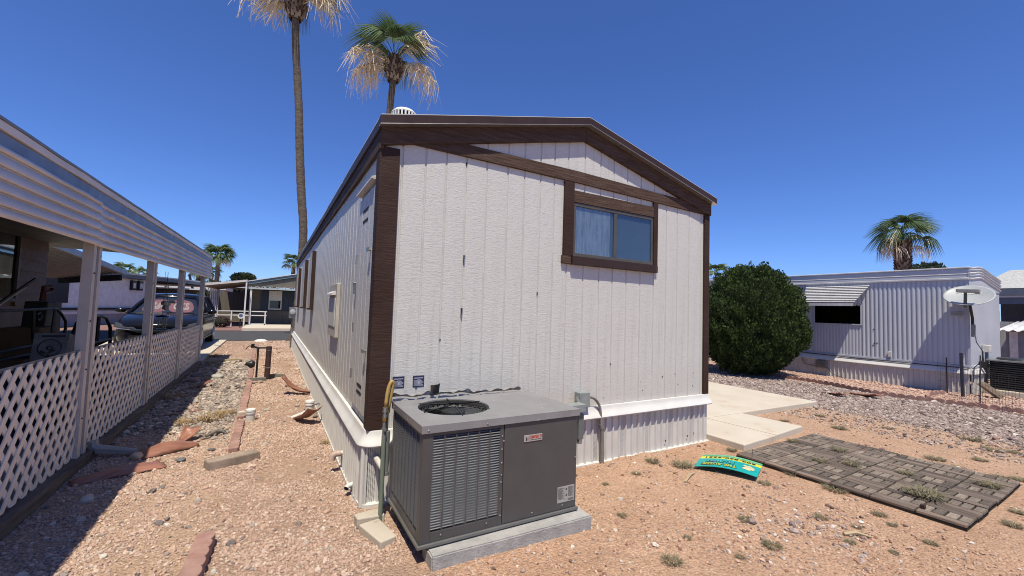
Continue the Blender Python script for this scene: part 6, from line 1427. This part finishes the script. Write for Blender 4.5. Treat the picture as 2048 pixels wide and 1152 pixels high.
# condenser, its pad, lamp and gate hardware on the end wall
cu = thing('condenser_unit', (14.3, -0.80, 0.16), 'black-grilled square condenser unit behind the wire fence at the trailer end', 'air conditioner')
C0, C1, D0, D1 = 13.74, 14.55, -1.30, -0.46
obj('core', MB().box(C0+0.03, C1-0.03, D0+0.03, D1-0.03, 0.17, 0.76), DARK, cu)
for k in range(12):
    z = 0.20+k*0.047
    obj('grille_bar', MB().box(C0, C0+0.02, D0+0.0, D1-0.0, z, z+0.02).box(C0+0.0201, C1, D0, D0+0.02, z, z+0.02), M('dark_grille', (0.035, 0.036, 0.036), 0.45), cu)
obj('top', MB().box(C0-0.02, C1+0.02, D0-0.02, D1+0.02, 0.76, 0.80), GALV, cu, bevel=0.012); obj('fan_top', MB().lathe([(0.36, 0.0), (0.34, 0.045), (0.1, 0.06), (0, 0.06)], ((C0+C1)/2, (D0+D1)/2, 0.80), 24), M('dark_grille', (0.035, 0.036, 0.036), 0.45), cu)
obj('base', MB().box(C0-0.02, C1+0.02, D0-0.02, D1+0.02, 0.13, 0.168), M('dark_grille', (0.035, 0.036, 0.036), 0.45), cu, bevel=0.01)
rough_block(13.55, 15.0, -1.42, -0.42, -0.05, 0.125, 0, 'equipment_pad', CONCW, 'pale concrete pad under the square condenser unit', 'concrete pad')
hbk = thing('hollow_block', (13.0, -0.62, 0.1), 'tan hollow block leaning against the trailer corner', 'block')
mt_ = Matrix.Rotation(R(-55), 3, 'Z') @ Matrix.Rotation(R(42), 3, 'Y')
obj('block', MB().obox((12.98, -0.66, 0.17), 0.40, 0.19, 0.10, mt_), M('tan_block', (0.36, 0.28, 0.19), 0.9, bmp=0.4, bs=60), hbk, bevel=0.008)
lm = thing('utility_box', (13.85, -0.42, 0.95), 'small glass lantern and pipe on the trailer end wall above the condenser', 'utility box')
obj('lantern', MB().box(13.80, 13.92, -0.50, -0.37, 0.95, 1.12), PVC, lm, bevel=0.01); obj('pipe', MB().tube([(13.86, -0.43, 0.95), (13.86, -0.43, 0.62)], 0.03, 8), BLUEB, lm); obj('meter', MB().box(13.55, 13.66, -0.50, -0.37, 0.60, 0.74), BLACK, lm)
# wire fence and its stakes
wfence = thing('wire_fence', (12, -0.5, 0), 'low rusted wire mesh fence on thin stakes in front of the trailer corner', 'fence')
WIRE = M('rusted_wire', (0.055, 0.045, 0.045), 0.7)
fpts = [Vector((12.90, 0.15, 0)), Vector((12.38, -0.37, 0)), Vector((11.56, -0.81, 0)), Vector((10.85, -1.45, 0)), Vector((10.45, -2.1, 0))]
for a, b in zip(fpts, fpts[1:]):
    L = (b-a).length; m = MB(); n_ = max(3, int(L/0.075))
    for i in range(n_+1):
        p = a.lerp(b, i/n_); q = Vector((0.02*nz(p.x*4, 1), 0.02*nz(p.y*4, 3), 0)); m.tube([p+q, p+q*0.3+Vector((0, 0, 0.68))], 0.0022, 4, cap=False)
    for z in (0.02, 0.13, 0.27, 0.41, 0.55, 0.68): m.tube([a.lerp(b, t)+Vector((0, 0, z+0.012*nz(t*5, z*9))) for t in np.linspace(0, 1, 7)], 0.0026, 4, cap=False)
    obj('wire_mesh', m, WIRE, wfence)
obj('stake', MB().bar((12.36, -0.38, -0.05), (12.40, -0.36, 0.96), 0.045, 0.05, (0, 1, 0)), M('dark_stake', (0.03, 0.035, 0.055), 0.6), wfence)
obj('stake', MB().tube([(11.56, -0.81, 0), (11.56, -0.83, 0.98)], 0.011, 6), WIRE, wfence); obj('stake', MB().tube([(12.70, -0.05, 0), (12.70, -0.05, 0.82)], 0.012, 6), BLACK, wfence)
# buildings at the far right edge
gh_ = thing('shingled_house', (24, 0, 0), 'grey house with pale shingle roof and blue-grey fascia at the far right edge', 'house')
HX = 22.5
obj('roof', MB().prism([(HX-0.6, 2.92), (HX+4.5, 4.0), (HX+9, 2.92)], 'y', -12, 1.6), SHINGLE, gh_)
obj('fascia', MB().box(HX-0.72, HX-0.601, -12, 1.6, 2.66, 2.90), BLUEB, gh_); obj('trim', MB().box(HX-0.66, HX-0.60, -12, 1.6, 2.59, 2.655), TRAILW, gh_); obj('beam', MB().box(HX-0.60, HX-0.4, -12, 1.6, 2.36, 2.588), BLUEB, gh_)
obj('wall', MB().box(HX+2.5, HX+8.5, -12, 1.5, 0, 2.90), M('dim_wall', (0.08, 0.09, 0.12), 0.8), gh_)
for y in (-3.2, 1.2): obj('post', MB().box(HX-0.55, HX-0.43, y, y+0.12, 0, 2.36), PVC, gh_)
wf2 = thing('board_fence', (20.5, 0.4, 0), 'pale vertical board fence beside the trailer end, partly hidden', 'fence')
b0 = None
for k in range(9):
    y = 0.95-k*0.20; z = 2.05 if k < 2 else 1.72 if k < 5 else 1.5
    b0 = obj('fence_board', MB().box(20.0+0.02*(k % 2), 20.05+0.02*(k % 2), y-0.19, y, 0.0, z), M('pale_board', (0.50, 0.49, 0.45), 0.7, rnd=True, rv=0.12), wf2)
sh = thing('metal_shed', (18.6, -0.8, 0), 'small grey shed with a white corrugated roof at the right edge', 'shed')
obj('wall', MB().box(18.0, 20, -2.6, 0.05, 0, 1.42), M('grey_shed', (0.26, 0.27, 0.30), 0.6), sh); obj('door_frame', MB().box(17.96, 17.998, -0.18, -0.02, 0, 1.42), PVC, sh)
m = MB(); m.grid(lambda u, v: (17.8+v*2.4, -2.8+u*3.0, 1.45+0.30*v+0.025*math.sin(u*2*PI*16)), 128, 2); o = obj('roof_sheet', m, TRAILW, sh, smooth=True); s = o.modifiers.new('t', 'SOLIDIFY'); s.thickness = 0.012

# ---------------------------------------------------------------- red scalloped edging
def scallop_flat(L=0.30, lobes=3, w=0.075, h=0.055):
    pl = [(0, 0), (0, L)]
    for k in range(lobes-1, -1, -1):
        c = (k+0.5)*L/lobes
        for a in np.linspace(1.35, -1.35, 6): pl.append((w + 0.016*math.cos(a), c + (L/lobes/2-0.001)*math.sin(a)/math.sin(1.35)))
    return MB().prism(pl, 'z', -0.03, h)
ed0 = obj('edging_block', scallop_flat(), EDGE, bevel=0.005, world=False)
tag(ed0, 'reddish scalloped concrete edging block in the line through the gravel left of the home', 'edging block', 'red edging blocks in the left gravel')
rows = [((-1.045, 1.80), (-1.045, 3.05), 4), ((-1.05, 3.22), (-1.075, 6.0), 9), ((-1.075, 6.02), (-1.22, 14.5), 28)]
fst = True
for (xa, ya), (xb, yb), n_ in rows:
    for k in range(n_):
        t = k/n_; x, y = xa+(xb-xa)*t + 0.008*nz(k*0.9, ya), ya+(yb-ya)*t
        o = ed0 if fst else inst(ed0, 'edging_block', (0, 0, 0)); 
        if not fst: tag(o, ed0['label'], 'edging block', ed0['group'])
        fst = False
        o.location = (x, y, 0.005*nz(k*1.3, 5)-0.012); o.rotation_euler = (0.02*nz(k, 1), 0.02*nz(k, 2), -(xb-xa)/(yb-ya) + 0.05*nz(k*1.1, 9))
lbs = ['reddish scalloped edging block at the bottom edge, far one of its short run', 'reddish scalloped edging block at the bottom edge of the picture, cut by the frame']
for k, (x, y) in enumerate(((-1.085, -0.40), (-1.10, -0.71))):
    o = inst(ed0, 'edging_block', (x, y, 0.012)); o.rotation_euler = (0, 0, -0.05); o.scale = (1.15, 1.03, 1.1); tag(o, lbs[k], 'edging block', 'red edging blocks at the bottom of the picture')
def scallop_up(lobes=4, p=0.14, h=0.115, t=0.05):
    pl = [(0, -0.04), (lobes*p, -0.04)]
    for k in range(lobes-1, -1, -1):
        c = (k+0.5)*p
        for a in np.linspace(1.25, -1.25, 7): pl.append((c+(p/2-0.002)*math.sin(a)/math.sin(1.25), h-0.055+0.055*math.cos(a)))
    return MB().prism(pl, 'y', -t/2, t/2)
eu0 = obj('edging_block', scallop_up(), EDGE, bevel=0.006, world=False); fst = True
def edge_run(pts, label, group):
    global fst
    P_ = [Vector((*p, 0)) for p in pts]; seg = []
    tot = 0
    for a, b in zip(P_, P_[1:]): seg.append((tot, a, b)); tot += (b-a).length
    def at(s_):
        for s0, a, b in reversed(seg):
            if s_ >= s0: return a.lerp(b, min(1.0, (s_-s0)/(b-a).length)), (b-a).normalized()
    s_ = 0; k = 0
    while s_ < tot-0.3:
        p, d = at(s_); q, _ = at(min(tot, s_+0.56)); d = (q-p).normalized()
        o = eu0 if fst else inst(eu0, 'edging_block', (0, 0, 0)); fst = False
        o.location = (p.x, p.y, -0.01+0.01*nz(s_, 2)); o.rotation_euler = (0.05*nz(s_, 3), 0, math.atan2(d.y, d.x)); tag(o, label, 'edging block', group); s_ += 0.57
edge_run([(11.12, 3.4), (11.14, 2.26), (11.08, 1.5), (10.79, 0.86), (10.70, 0.40), (10.76, 0.05), (10.90, -0.35), (10.98, -0.75), (11.05, -1.15), (11.11, -1.5), (11.2, -2.3)], 'standing red scalloped edging block in the row before the grey trailer', 'red edging row before the trailer')
edge_run([(11.30, -0.12), (11.65, 0.02), (12.1, 0.02), (12.6, -0.15)], 'standing red scalloped edging block in the short curved spur beside the wire fence', 'red edging spur by the fence')

# ---------------------------------------------------------------- wooden deck tiles on the orange soil
dk = thing('deck_tile_mat', (4.85, -1.45, 0), 'mat of weathered grey wooden deck tiles lying on the orange soil', 'deck tiles')
rz = R(1.6); T = 0.3035; O_ = Vector((3.975, -2.395, 0)); ux = Vector((math.cos(rz), math.sin(rz), 0)); uy = Vector((-math.sin(rz), math.cos(rz), 0))
long_ = bl_ = base_ = None
for i in range(6):
    for j in range(6):
        c = O_ + ux*(T*i) + uy*(T*j + 0.012*nz(i*1.7, 3)); z = 0.019 + 0.008*nz(i*0.9, j*0.9, 4); rr = (R(1.0)*nz(i, j, 7), R(1.0)*nz(i, j, 9), rz + R(0.8)*nz(i, j, 2))
        flip = (i+j) % 2
        if base_ is None:
            m = MB(); 
            for q in (0.006, 0.10, 0.195, 0.285): m.box(q, q+0.012, 0.004, 0.298, -0.012, -0.001)
            m.box(0.004, 0.298, 0.004, 0.298, -0.016, -0.0125)
            base_ = obj('deck_tile', m, DECKP, dk, world=False); tile = base_; tile.location = c+Vector((0, 0, z))-WL[dk]; tile.rotation_euler = rr
        else: tile = inst(base_, 'deck_tile', c+Vector((0, 0, z)), rr, dk)
        WL[tile] = Vector((0, 0, 0))
        def piece(src, x, y, nm):
            o = bpy.data.objects.new(nm, src.data); COL.objects.link(o); o.parent = tile
            o.location = (x, y, 0.0015+0.002*random.random()); o.rotation_euler = (0, 0, R(random.uniform(-0.6, 0.6)))
            b_ = o.modifiers.new('bevel', 'BEVEL'); b_.width = 0.003; b_.segments = 1; return o
        if long_ is None:
            long_ = MB().box(0, 0.066, 0, 0.290, 0, 0.022).mesh('slat', DECKW); bl_ = MB().box(0, 0.134, 0, 0.0615, 0, 0.022).mesh('slat_block', DECKB)
        class S_: pass
        a_ = S_(); a_.data = long_; b2 = S_(); b2.data = bl_
        xs = (0.005, 0.230, 0.0835) if not flip else (0.005, 0.0775, 0.157)
        piece(a_, xs[0], 0.006, 'slat'); piece(a_, xs[1], 0.006, 'slat')
        for q in range(4): piece(b2, xs[2], 0.006+q*0.0755, 'slat_block')

# ---------------------------------------------------------------- plumber's sign lying on the ground
sg = thing('yard_sign', (3.5, -0.8, 0.04), 'teal, yellow and green plumber sign lying upside down beside the deck tiles', 'sign')
so = Vector((3.80, -0.95, 0)); su = Vector((-0.475, 0.88, 0)).normalized(); sv = Vector((-0.92, -0.39, 0)).normalized(); SU, SV = 0.57, 0.40
def spt(u, v, l=0):
    p = so + su*u + sv*v; z = 0.045 + 0.035*math.sin(PI*u/SU) + 0.015*(1-v/SV) - 0.02*u/SU
    return (p.x, p.y, z + l)
m = MB()
for v0, v1, mi in ((0, 0.062, 2), (0.062, 0.135, 1), (0.135, SV, 0)):
    m.grid(lambda u, v: spt(u*SU, v0+(v1-v0)*v), 16, 3, mi)
b_ = obj('panel', m, [TEAL, SYEL, SGRN], sg); s = b_.modifiers.new('t', 'SOLIDIFY'); s.thickness = 0.005; s.offset = -1 if b_.data.polygons[0].normal.z > 0 else 1
def sign_text(txt, u, v, w, h, mat, bold, lift): t = MB(); text_on(t, txt, w, h, (u, v), (1, 0, 0), (0, 1, 0), lift, bold, fn=spt); return obj('lettering', t, mat, b_, fix=False)
sign_text('THE AUSSIE', 0.185, 0.288, 0.33, 0.075, SINK, 0.09, 0.003); sign_text('THE AUSSIE', 0.192, 0.294, 0.316, 0.062, SYEL, 0.012, 0.0045)
sign_text('PLUMBER', 0.225, 0.190, 0.28, 0.072, SINK, 0.09, 0.003); sign_text('PLUMBER', 0.232, 0.197, 0.266, 0.058, M('sign_aqua', (0.10, 0.55, 0.55), 0.4), 0.012, 0.0045)
sign_text('602-820-5551', 0.05, 0.075, 0.47, 0.046, SINK, 0.02, 0.003)
t = MB()
for q in range(26): u = 0.02+q*0.0205; t.add([spt(u, 0.024, 0.003), spt(u+0.015, 0.024, 0.003), spt(u+0.015, 0.040, 0.003), spt(u, 0.040, 0.003)], [(0, 1, 2, 3)])
obj('small_print', t, M('sign_pale', (0.45, 0.72, 0.55), 0.4), b_, fix=False)
t = MB(); 
for q in range(7):
    a = q*0.9; cx, cy = 0.10+0.042*math.cos(a)*(q > 0), 0.255+0.045*math.sin(a)*(q > 0); r_ = 0.034 if q == 0 else 0.018
    o_ = len(t.v); t.v += [spt(cx+r_*math.cos(k*0.7)*(1+0.5*(k % 2)), cy+r_*math.sin(k*0.7)*(1+0.3*(k % 2)), 0.003+0.0003*q) for k in range(9)]; t.f.append(tuple(range(o_, o_+9))); t.mi.append(0)
obj('printed_emblem', t, SCRM, b_, fix=False)
obj('wire_stake', MB().tube([spt(0.10, 0.0, 0), tuple(Vector(spt(0.10, -0.02, 0.0))+Vector((0.0, 0, 0.03))), tuple(Vector(spt(0.10, -0.06, 0.1)))], 0.003, 5), BLACK, sg)

# ---------------------------------------------------------------- fallen palm sheaths
def sheath(name, loc_, rz_, L, W, curl, label, seed, hook=0.0, tilt=0.0, inv=0):
    """curled leaf base: broad, trough-shaped, splitting to a ragged wide end"""
    def f(u, v):
        x = (u-0.5)*L; w = W*(0.35+0.65*u**0.8)*(1+0.10*nz(u*4, v*3, seed)); a = (v-0.5)*2*curl*(1-0.25*u)
        y = w/2*math.sin(a)/max(0.2, math.sin(min(curl, 1.57))); z = w/2*(1-math.cos(a))/max(0.3, curl)*1.1
        if inv: z = W*inv*math.sin(PI*(0.05+0.90*u))*(1-0.95*(2*v-1)**2) + 0.014*nz(u*6, v*6, seed+3)
        z += hook*(u**3)*L + 0.012*nz(u*5, v*5, seed+3) + tilt*x
        if u > 0.93: x += 0.06*nz(v*9, seed)*L
        return (x, y, z+0.006)
    m = MB(); m.grid(f, 16, 10); o = obj(name, m, PALMSH, world=False, smooth=True)
    s_ = o.modifiers.new('t', 'SOLIDIFY'); s_.thickness = 0.007
    o.location = loc_; o.rotation_euler = (0, 0, rz_); return tag(o, label, 'palm sheath', 'fallen palm sheaths')
sheath('palm_sheath', (-1.58, 2.12, 0.0), R(205), 0.50, 0.36, 0.9, 'big shiny reddish palm sheath on the gravel between the lattice and the red edging', 1, 0.02, inv=0.24)
sheath('palm_sheath', (-1.47, 2.42, 0.02), R(75), 0.24, 0.20, 1.5, 'curled dark palm sheath end just behind the big shiny one', 2, 0.35)
sheath('palm_sheath', (-1.84, 1.55, 0.0), R(25), 0.62, 0.34, 0.7, 'long flat palm sheath half in the awning shadow, below the downspout', 3, 0.0, inv=0.14)
sheath('palm_sheath', (-0.265, 2.78, 0.03), R(-62), 0.44, 0.27, 1.1, 'upturned pinkish palm sheath in front of the drain clean-out by the skirting', 4, 0.28, 0.16)
sheath('palm_sheath', (-0.27, 4.72, 0.02), R(165), 0.50, 0.26, 1.2, 'curled brown palm sheath with an upright hook beside the skirting', 5, 0.55)
sheath('palm_sheath', (-1.78, 3.85, 0.0), R(30), 0.55, 0.15, 0.5, 'dull pinkish palm sheath strip in the shade under the lattice', 6)
sheath('palm_sheath', (-1.85, 5.85, 0.0), R(20), 0.50, 0.16, 0.8, 'small red palm sheath at the edge of the shade among the grey gravel', 7, 0.2)
sheath('palm_sheath', (9.70, 0.85, 0.0), R(-120), 0.42, 0.26, 0.8, 'small brown palm sheath, the left one of two on the grey gravel', 8, 0.15)
sheath('palm_sheath', (10.15, 0.55, 0.0), R(-105), 0.62, 0.30, 0.9, 'long brown palm sheath, the right one of two on the grey gravel', 9, 0.12)
tag(obj('twig', MB().tube([(-1.30, 2.42, 0.03), (-1.22, 2.52, 0.05), (-1.13, 2.58, 0.03)], 0.016, 6).tube([(-1.32, 2.50, 0.02), (-1.2, 2.56, 0.06), (-1.12, 2.52, 0.02)], 0.012, 6), M('grey_twig', (0.16, 0.14, 0.12), 0.9)), 'grey twisted stalk lying to the right of the big shiny palm sheath', 'twig')
# loose blocks, boards and cobbles
rough_block(-1.20, -0.76, 1.385, 1.525, -0.01, 0.072, R(22), 'concrete_curb_block', M('brown_grey_block', (0.40, 0.315, 0.25), 0.9, col2=(0.27, 0.21, 0.165), vs=8, bmp=0.5, bs=80), 'long brownish-grey concrete block lying askew on the gravel', 'concrete block', cuts=3)
def cobble(x, y, r_, label, col=(0.50, 0.42, 0.34), flat=0.6, sx=1.2):
    bm = bmesh.new(); bmesh.ops.create_icosphere(bm, subdivisions=3, radius=r_)
    for v in bm.verts: v.co = Vector((v.co.x*sx, v.co.y, v.co.z*flat))*(1+0.16*mnoise.noise(v.co/r_*0.9+Vector((x*5, y*5, 0))))
    me = bpy.data.meshes.new('cobble'); bm.to_mesh(me); bm.free(); me.materials.append(M('cobble_%d' % int(col[0]*100), col, 0.8, col2=tuple(c*0.75 for c in col), vs=14, bmp=0.2, bs=60)); me.polygons.foreach_set('use_smooth', [True]*len(me.polygons))
    o = bpy.data.objects.new('cobble', me); COL.objects.link(o); o.location = (x, y, r_*flat*0.7); o.rotation_euler = (0, 0, x*7+y); return tag(o, label, 'stone', 'cobbles on the ground')
cobble(-1.80, 1.93, 0.052, 'round tan cobble at the end of the downspout', (0.62, 0.50, 0.36), 0.85, 1.05)
for x, y, r_, lb, c in ((-1.62, 6.95, 0.11, 'flat pale cobble furthest right in the group by the third post', (0.46, 0.43, 0.38)), (-1.83, 6.70, 0.085, 'reddish cobble in the middle of the group by the third post', (0.30, 0.20, 0.17)), (-1.95, 7.15, 0.12, 'grey cobble behind the others by the third post', (0.25, 0.23, 0.21)), (-1.98, 6.55, 0.09, 'brown cobble nearest the lattice by the third post', (0.27, 0.19, 0.16)),
                        (-0.95, 6.12, 0.05, 'small pinkish stone at the left, in front of the gas pipe timber', (0.42, 0.28, 0.23)), (-0.86, 6.14, 0.05, 'small pinkish stone at the right, in front of the gas pipe timber', (0.44, 0.30, 0.25)), (-0.36, 5.55, 0.06, 'small grey stone beside the side skirting near the hooked sheath', (0.30, 0.28, 0.24)),
                        (-1.42, 1.72, 0.035, 'small blue-grey stone in front of the big palm sheath', (0.15, 0.16, 0.17)), (-1.2, 1.95, 0.03, 'dark pebble beside the end of the red edging', (0.14, 0.135, 0.13)), (-1.145, 1.36, 0.022, 'white pebble at the left tip of the concrete block', (0.72, 0.66, 0.58)), (4.62, -3.0, 0.02, 'white pebble on the bare soil below the deck tiles', (0.75, 0.7, 0.62)), (3.38, -1.95, 0.018, 'white stone on the soil left of the deck tiles', (0.75, 0.7, 0.62))):
    cobble(x, y, r_, lb, c, 0.5)
tag(obj('wood_board', MB().obox((-1.72, 9.55, 0.06), 0.75, 0.07, 0.035, Matrix.Rotation(0.12, 3, 'Z') @ Matrix.Rotation(-0.03, 3, 'Y')), M('raw_pine', (0.45, 0.38, 0.22), 0.7)), 'raw yellowish board lying at the end of the lattice', 'board')
tag(obj('stick', MB().tube([(-1.4, 9.6, 0.02), (-1.2, 9.62, 0.03), (-1.05, 9.75, 0.03)], 0.02, 6), M('grey_twig', (0.16, 0.14, 0.12), 0.9)), 'dark stick lying across towards the red edging line', 'stick')
tag(obj('white_rag', MB().lathe([(0.0, 0.09), (0.14, 0.07), (0.26, 0.0)], (-1.05, 16.35, 0.0), 12), VINYL, smooth=True), 'small white cover plate at the street edge of the gravel strip', 'cover plate')
tag(obj('wood_stub', MB().box(4.05, 4.085, -2.13, -2.10, -0.02, 0.075), RUST, bevel=0.003), 'short reddish-brown stub standing at the near edge of the deck tiles', 'stub')
# ---------------------------------------------------------------- weeds and dry grass
def tuft(n, r_, h, seed, spread=1.0, w=0.0028):
    rg = random.Random(seed); m = MB()
    for k in range(n):
        a = rg.uniform(0, 2*PI); q = r_*math.sqrt(rg.random()); b = Vector((q*math.cos(a), q*math.sin(a), -0.005)); a2 = a+rg.uniform(-0.9, 0.9)
        d = Vector((math.cos(a2), math.sin(a2), 0))*rg.uniform(0.25, 1.0)*spread; L = h*rg.uniform(0.5, 1.2); s_ = Vector((-d.y, d.x, 0)).normalized()*w*rg.uniform(0.7, 1.6)
        p1 = b + d*L*0.35 + Vector((0, 0, L*0.6)); p2 = b + d*L + Vector((0, 0, L*rg.uniform(0.35, 0.9)))
        m.add([b-s_, b+s_, p1+s_, p1-s_, p2], [(0, 1, 2, 3), (3, 2, 4)])
        if rg.random() < 0.5:
            e = p1.lerp(p2, 0.5); f_ = e + Vector((rg.uniform(-1, 1), rg.uniform(-1, 1), rg.uniform(0, 0.8)))*L*0.3; m.add([e-s_*0.8, e+s_*0.8, f_], [(0, 1, 2)])
    return m
WM = [tuft(200, 0.060, 0.070, 3+k, 1.2, 0.0017).mesh('weed', WEED, fix=False) for k in range(3)]; SM = [tuft(160, 0.10, 0.13, 30+k, 1.1, 0.002).mesh('dry_grass', STRAW, fix=False) for k in range(2)]
def weed(x, y, s_, label, group=None, meshes=WM, k=0, z=None, name='weed', cat='weed', flat=0.7):
    o = bpy.data.objects.new(name, meshes[k % len(meshes)]); COL.objects.link(o); o.location = (x, y, gz(x, y) if z is None else z); o.rotation_euler = (0, 0, k*1.9); s_ *= 0.8; o.scale = (s_, s_*1.0, s_*flat); return tag(o, label, cat, group)
for k, (gx_, gy_, s_, lb) in enumerate(((1.75, -1.02, 0.6, 'small weed tuft just right of the long concrete beam'), (1.59, -1.63, 1.0, 'weed tuft at the bottom edge beside a pale twig'), (2.57, -1.52, 0.9, 'weed tuft in the open soil straight below the yard sign'), (2.38, -1.82, 1.0, 'bushy weed tuft near the bottom edge, straight below the corner of the deck tiles'),
        (3.69, -1.96, 0.8, 'weed tuft close to the near edge of the deck tiles, left of a smaller one'), (3.57, -2.08, 0.6, 'tiny weed tuft close under the near edge of the deck tiles'), (3.17, -1.76, 0.8, 'weed tuft beside the reddish stub'), (3.26, -1.97, 0.5, 'tiny weed tuft midway along the near side of the deck tiles'), (2.04, -1.80, 0.5, 'tiny weed tuft at the bottom edge, right of the pale twig'),
        (1.93, -1.48, 0.5, 'tiny weed tuft among the small stones in the bare yard'), (2.95, -2.05, 0.6, 'small weed tuft below the near edge of the deck tiles'), (3.49, -2.32, 0.7, 'small weed tuft below the near right corner of the deck tiles'), (3.08, -2.25, 0.5, 'tiny weed tuft lowest of those below the deck tiles'), (4.48, -2.53, 1.0, 'weed tuft at the right edge of the picture beyond the deck tiles, lower one'),
        (4.87, -2.48, 0.8, 'weed tuft at the right edge of the picture beyond the deck tiles, upper one'), (2.04, -0.51, 0.5, 'tiny green weed right of the air conditioner near the skirting'))):
    weed(gx_, gy_, s_, lb, 'weed tufts on the bare soil', k=k)
for k, (gx_, gy_, s_, lb) in enumerate(((7.21, 0.05, 1.3, 'weed patch near the corner of the wide concrete pad'), (6.27, 0.11, 1.0, 'weed patch between the two concrete slabs'), (6.60, -0.48, 1.6, 'long weed patch on the pale soil right of the lower concrete slab'), (7.32, -0.79, 1.1, 'weed patch nearest the grey gravel, straight below the fallen sheaths'), (6.10, -1.64, 1.5, 'weed patch on the soil midway between the deck tiles and the gravel'),
        (7.73, -1.57, 1.8, 'broad weed patch at the gravel edge near the right side'), (7.32, -1.84, 1.7, 'broad weed patch at the gravel edge, right of its neighbour'), (5.95, -1.86, 1.0, 'small weed patch behind the deck tiles near their right corner'), (6.58, -1.89, 1.2, 'straggling weed patch with a dry stalk near the right edge'), (7.45, -2.00, 1.2, 'weed patch cut by the right edge of the picture at the gravel'),
        (6.07, -2.29, 1.2, 'weed patch cut by the right edge of the picture level with the deck corner'), (5.96, -2.17, 1.2, 'weed patch right behind the right corner of the deck tiles'))):
    weed(gx_, gy_, s_, lb, 'weed patches by the gravel', k=k, flat=0.5)
for k, (x, y, s_, lb) in enumerate(((4.42, -2.02, 2.4, 'largest dry weed clump growing through the near part of the deck tiles'), (5.35, -2.22, 1.6, 'bushy weed at the right corner of the deck tiles'), (4.75, -1.35, 1.4, 'wispy weed in the middle of the deck tiles'), (4.55, -1.15, 1.2, 'pale weed on the deck tiles behind the sign'), (4.98, -1.72, 1.1, 'small reddish weed between the right-hand deck tiles'), (5.05, -0.62, 1.1, 'brown weed on the deck tiles beside the concrete slab'), (5.2, -1.05, 1.3, 'grey weed on the far side of the deck tiles'),
                                (3.93, -1.55, 1.5, 'weed along the near edge of the deck tiles, middle of that edge'), (3.98, -1.15, 1.2, 'weed along the near edge of the deck tiles, closest to the sign'))):
    weed(x, y, s_, lb, k=k, z=0.04 if x > 4.1 else None, flat=0.6)
for k, (x, y, s_, lb) in enumerate(((3.12, -0.50, 1.6, 'weed clump at the left end of the yard sign'), (2.92, -0.28, 1.2, 'weed between the skirting and the yard sign'), (3.46, -1.16, 0.9, 'little weed poking out under the near edge of the yard sign'), (2.5, -0.45, 0.7, 'tiny weed in front of the conduit'), (4.1, -0.42, 1.0, 'dry weed at the corner of the concrete slab'))):
    weed(x, y, s_, lb, k=k+1)
for k, (x, y, s_, lb) in enumerate(((-1.36, 3.35, 1.7, 'straw-coloured dry grass clump left of the white drain cap'), (-1.22, 3.55, 1.3, 'dry grass right behind the straw clump by the red edging'), (-1.62, 3.25, 1.2, 'thin dry grass near the awning shadow edge'), (-2.0, 5.0, 1.5, 'dry grass in the shade below the second lattice bay'), (-1.9, 8.9, 1.6, 'dry grass at the far end of the lattice'), (-2.05, 10.9, 1.5, 'dry grass beside the driveway slab near the minivan'), (-0.08, 1.75, 0.8, 'reddish dry tuft at the foot of the side skirting'))):
    weed(x, y, s_, lb, meshes=SM, k=k, name='dry_grass', cat='dry grass', flat=0.75)
for k, (xa, ya, xb, yb, lb) in enumerate(((2.75, -0.82, 3.05, -0.70, 'bleached strip of bark lying on the soil before the yard sign'), (3.02, -1.98, 3.16, -2.1, 'pale twig beside the weed at the bottom edge'))):
    tag(obj('twig', MB().tube([(xa, ya, 0.012), ((xa+xb)/2+0.02, (ya+yb)/2+0.02, 0.02), (xb, yb, 0.01)], [0.012, 0.014, 0.005], 6), M('bleached_wood', (0.52, 0.40, 0.24), 0.9)), lb, 'twig')
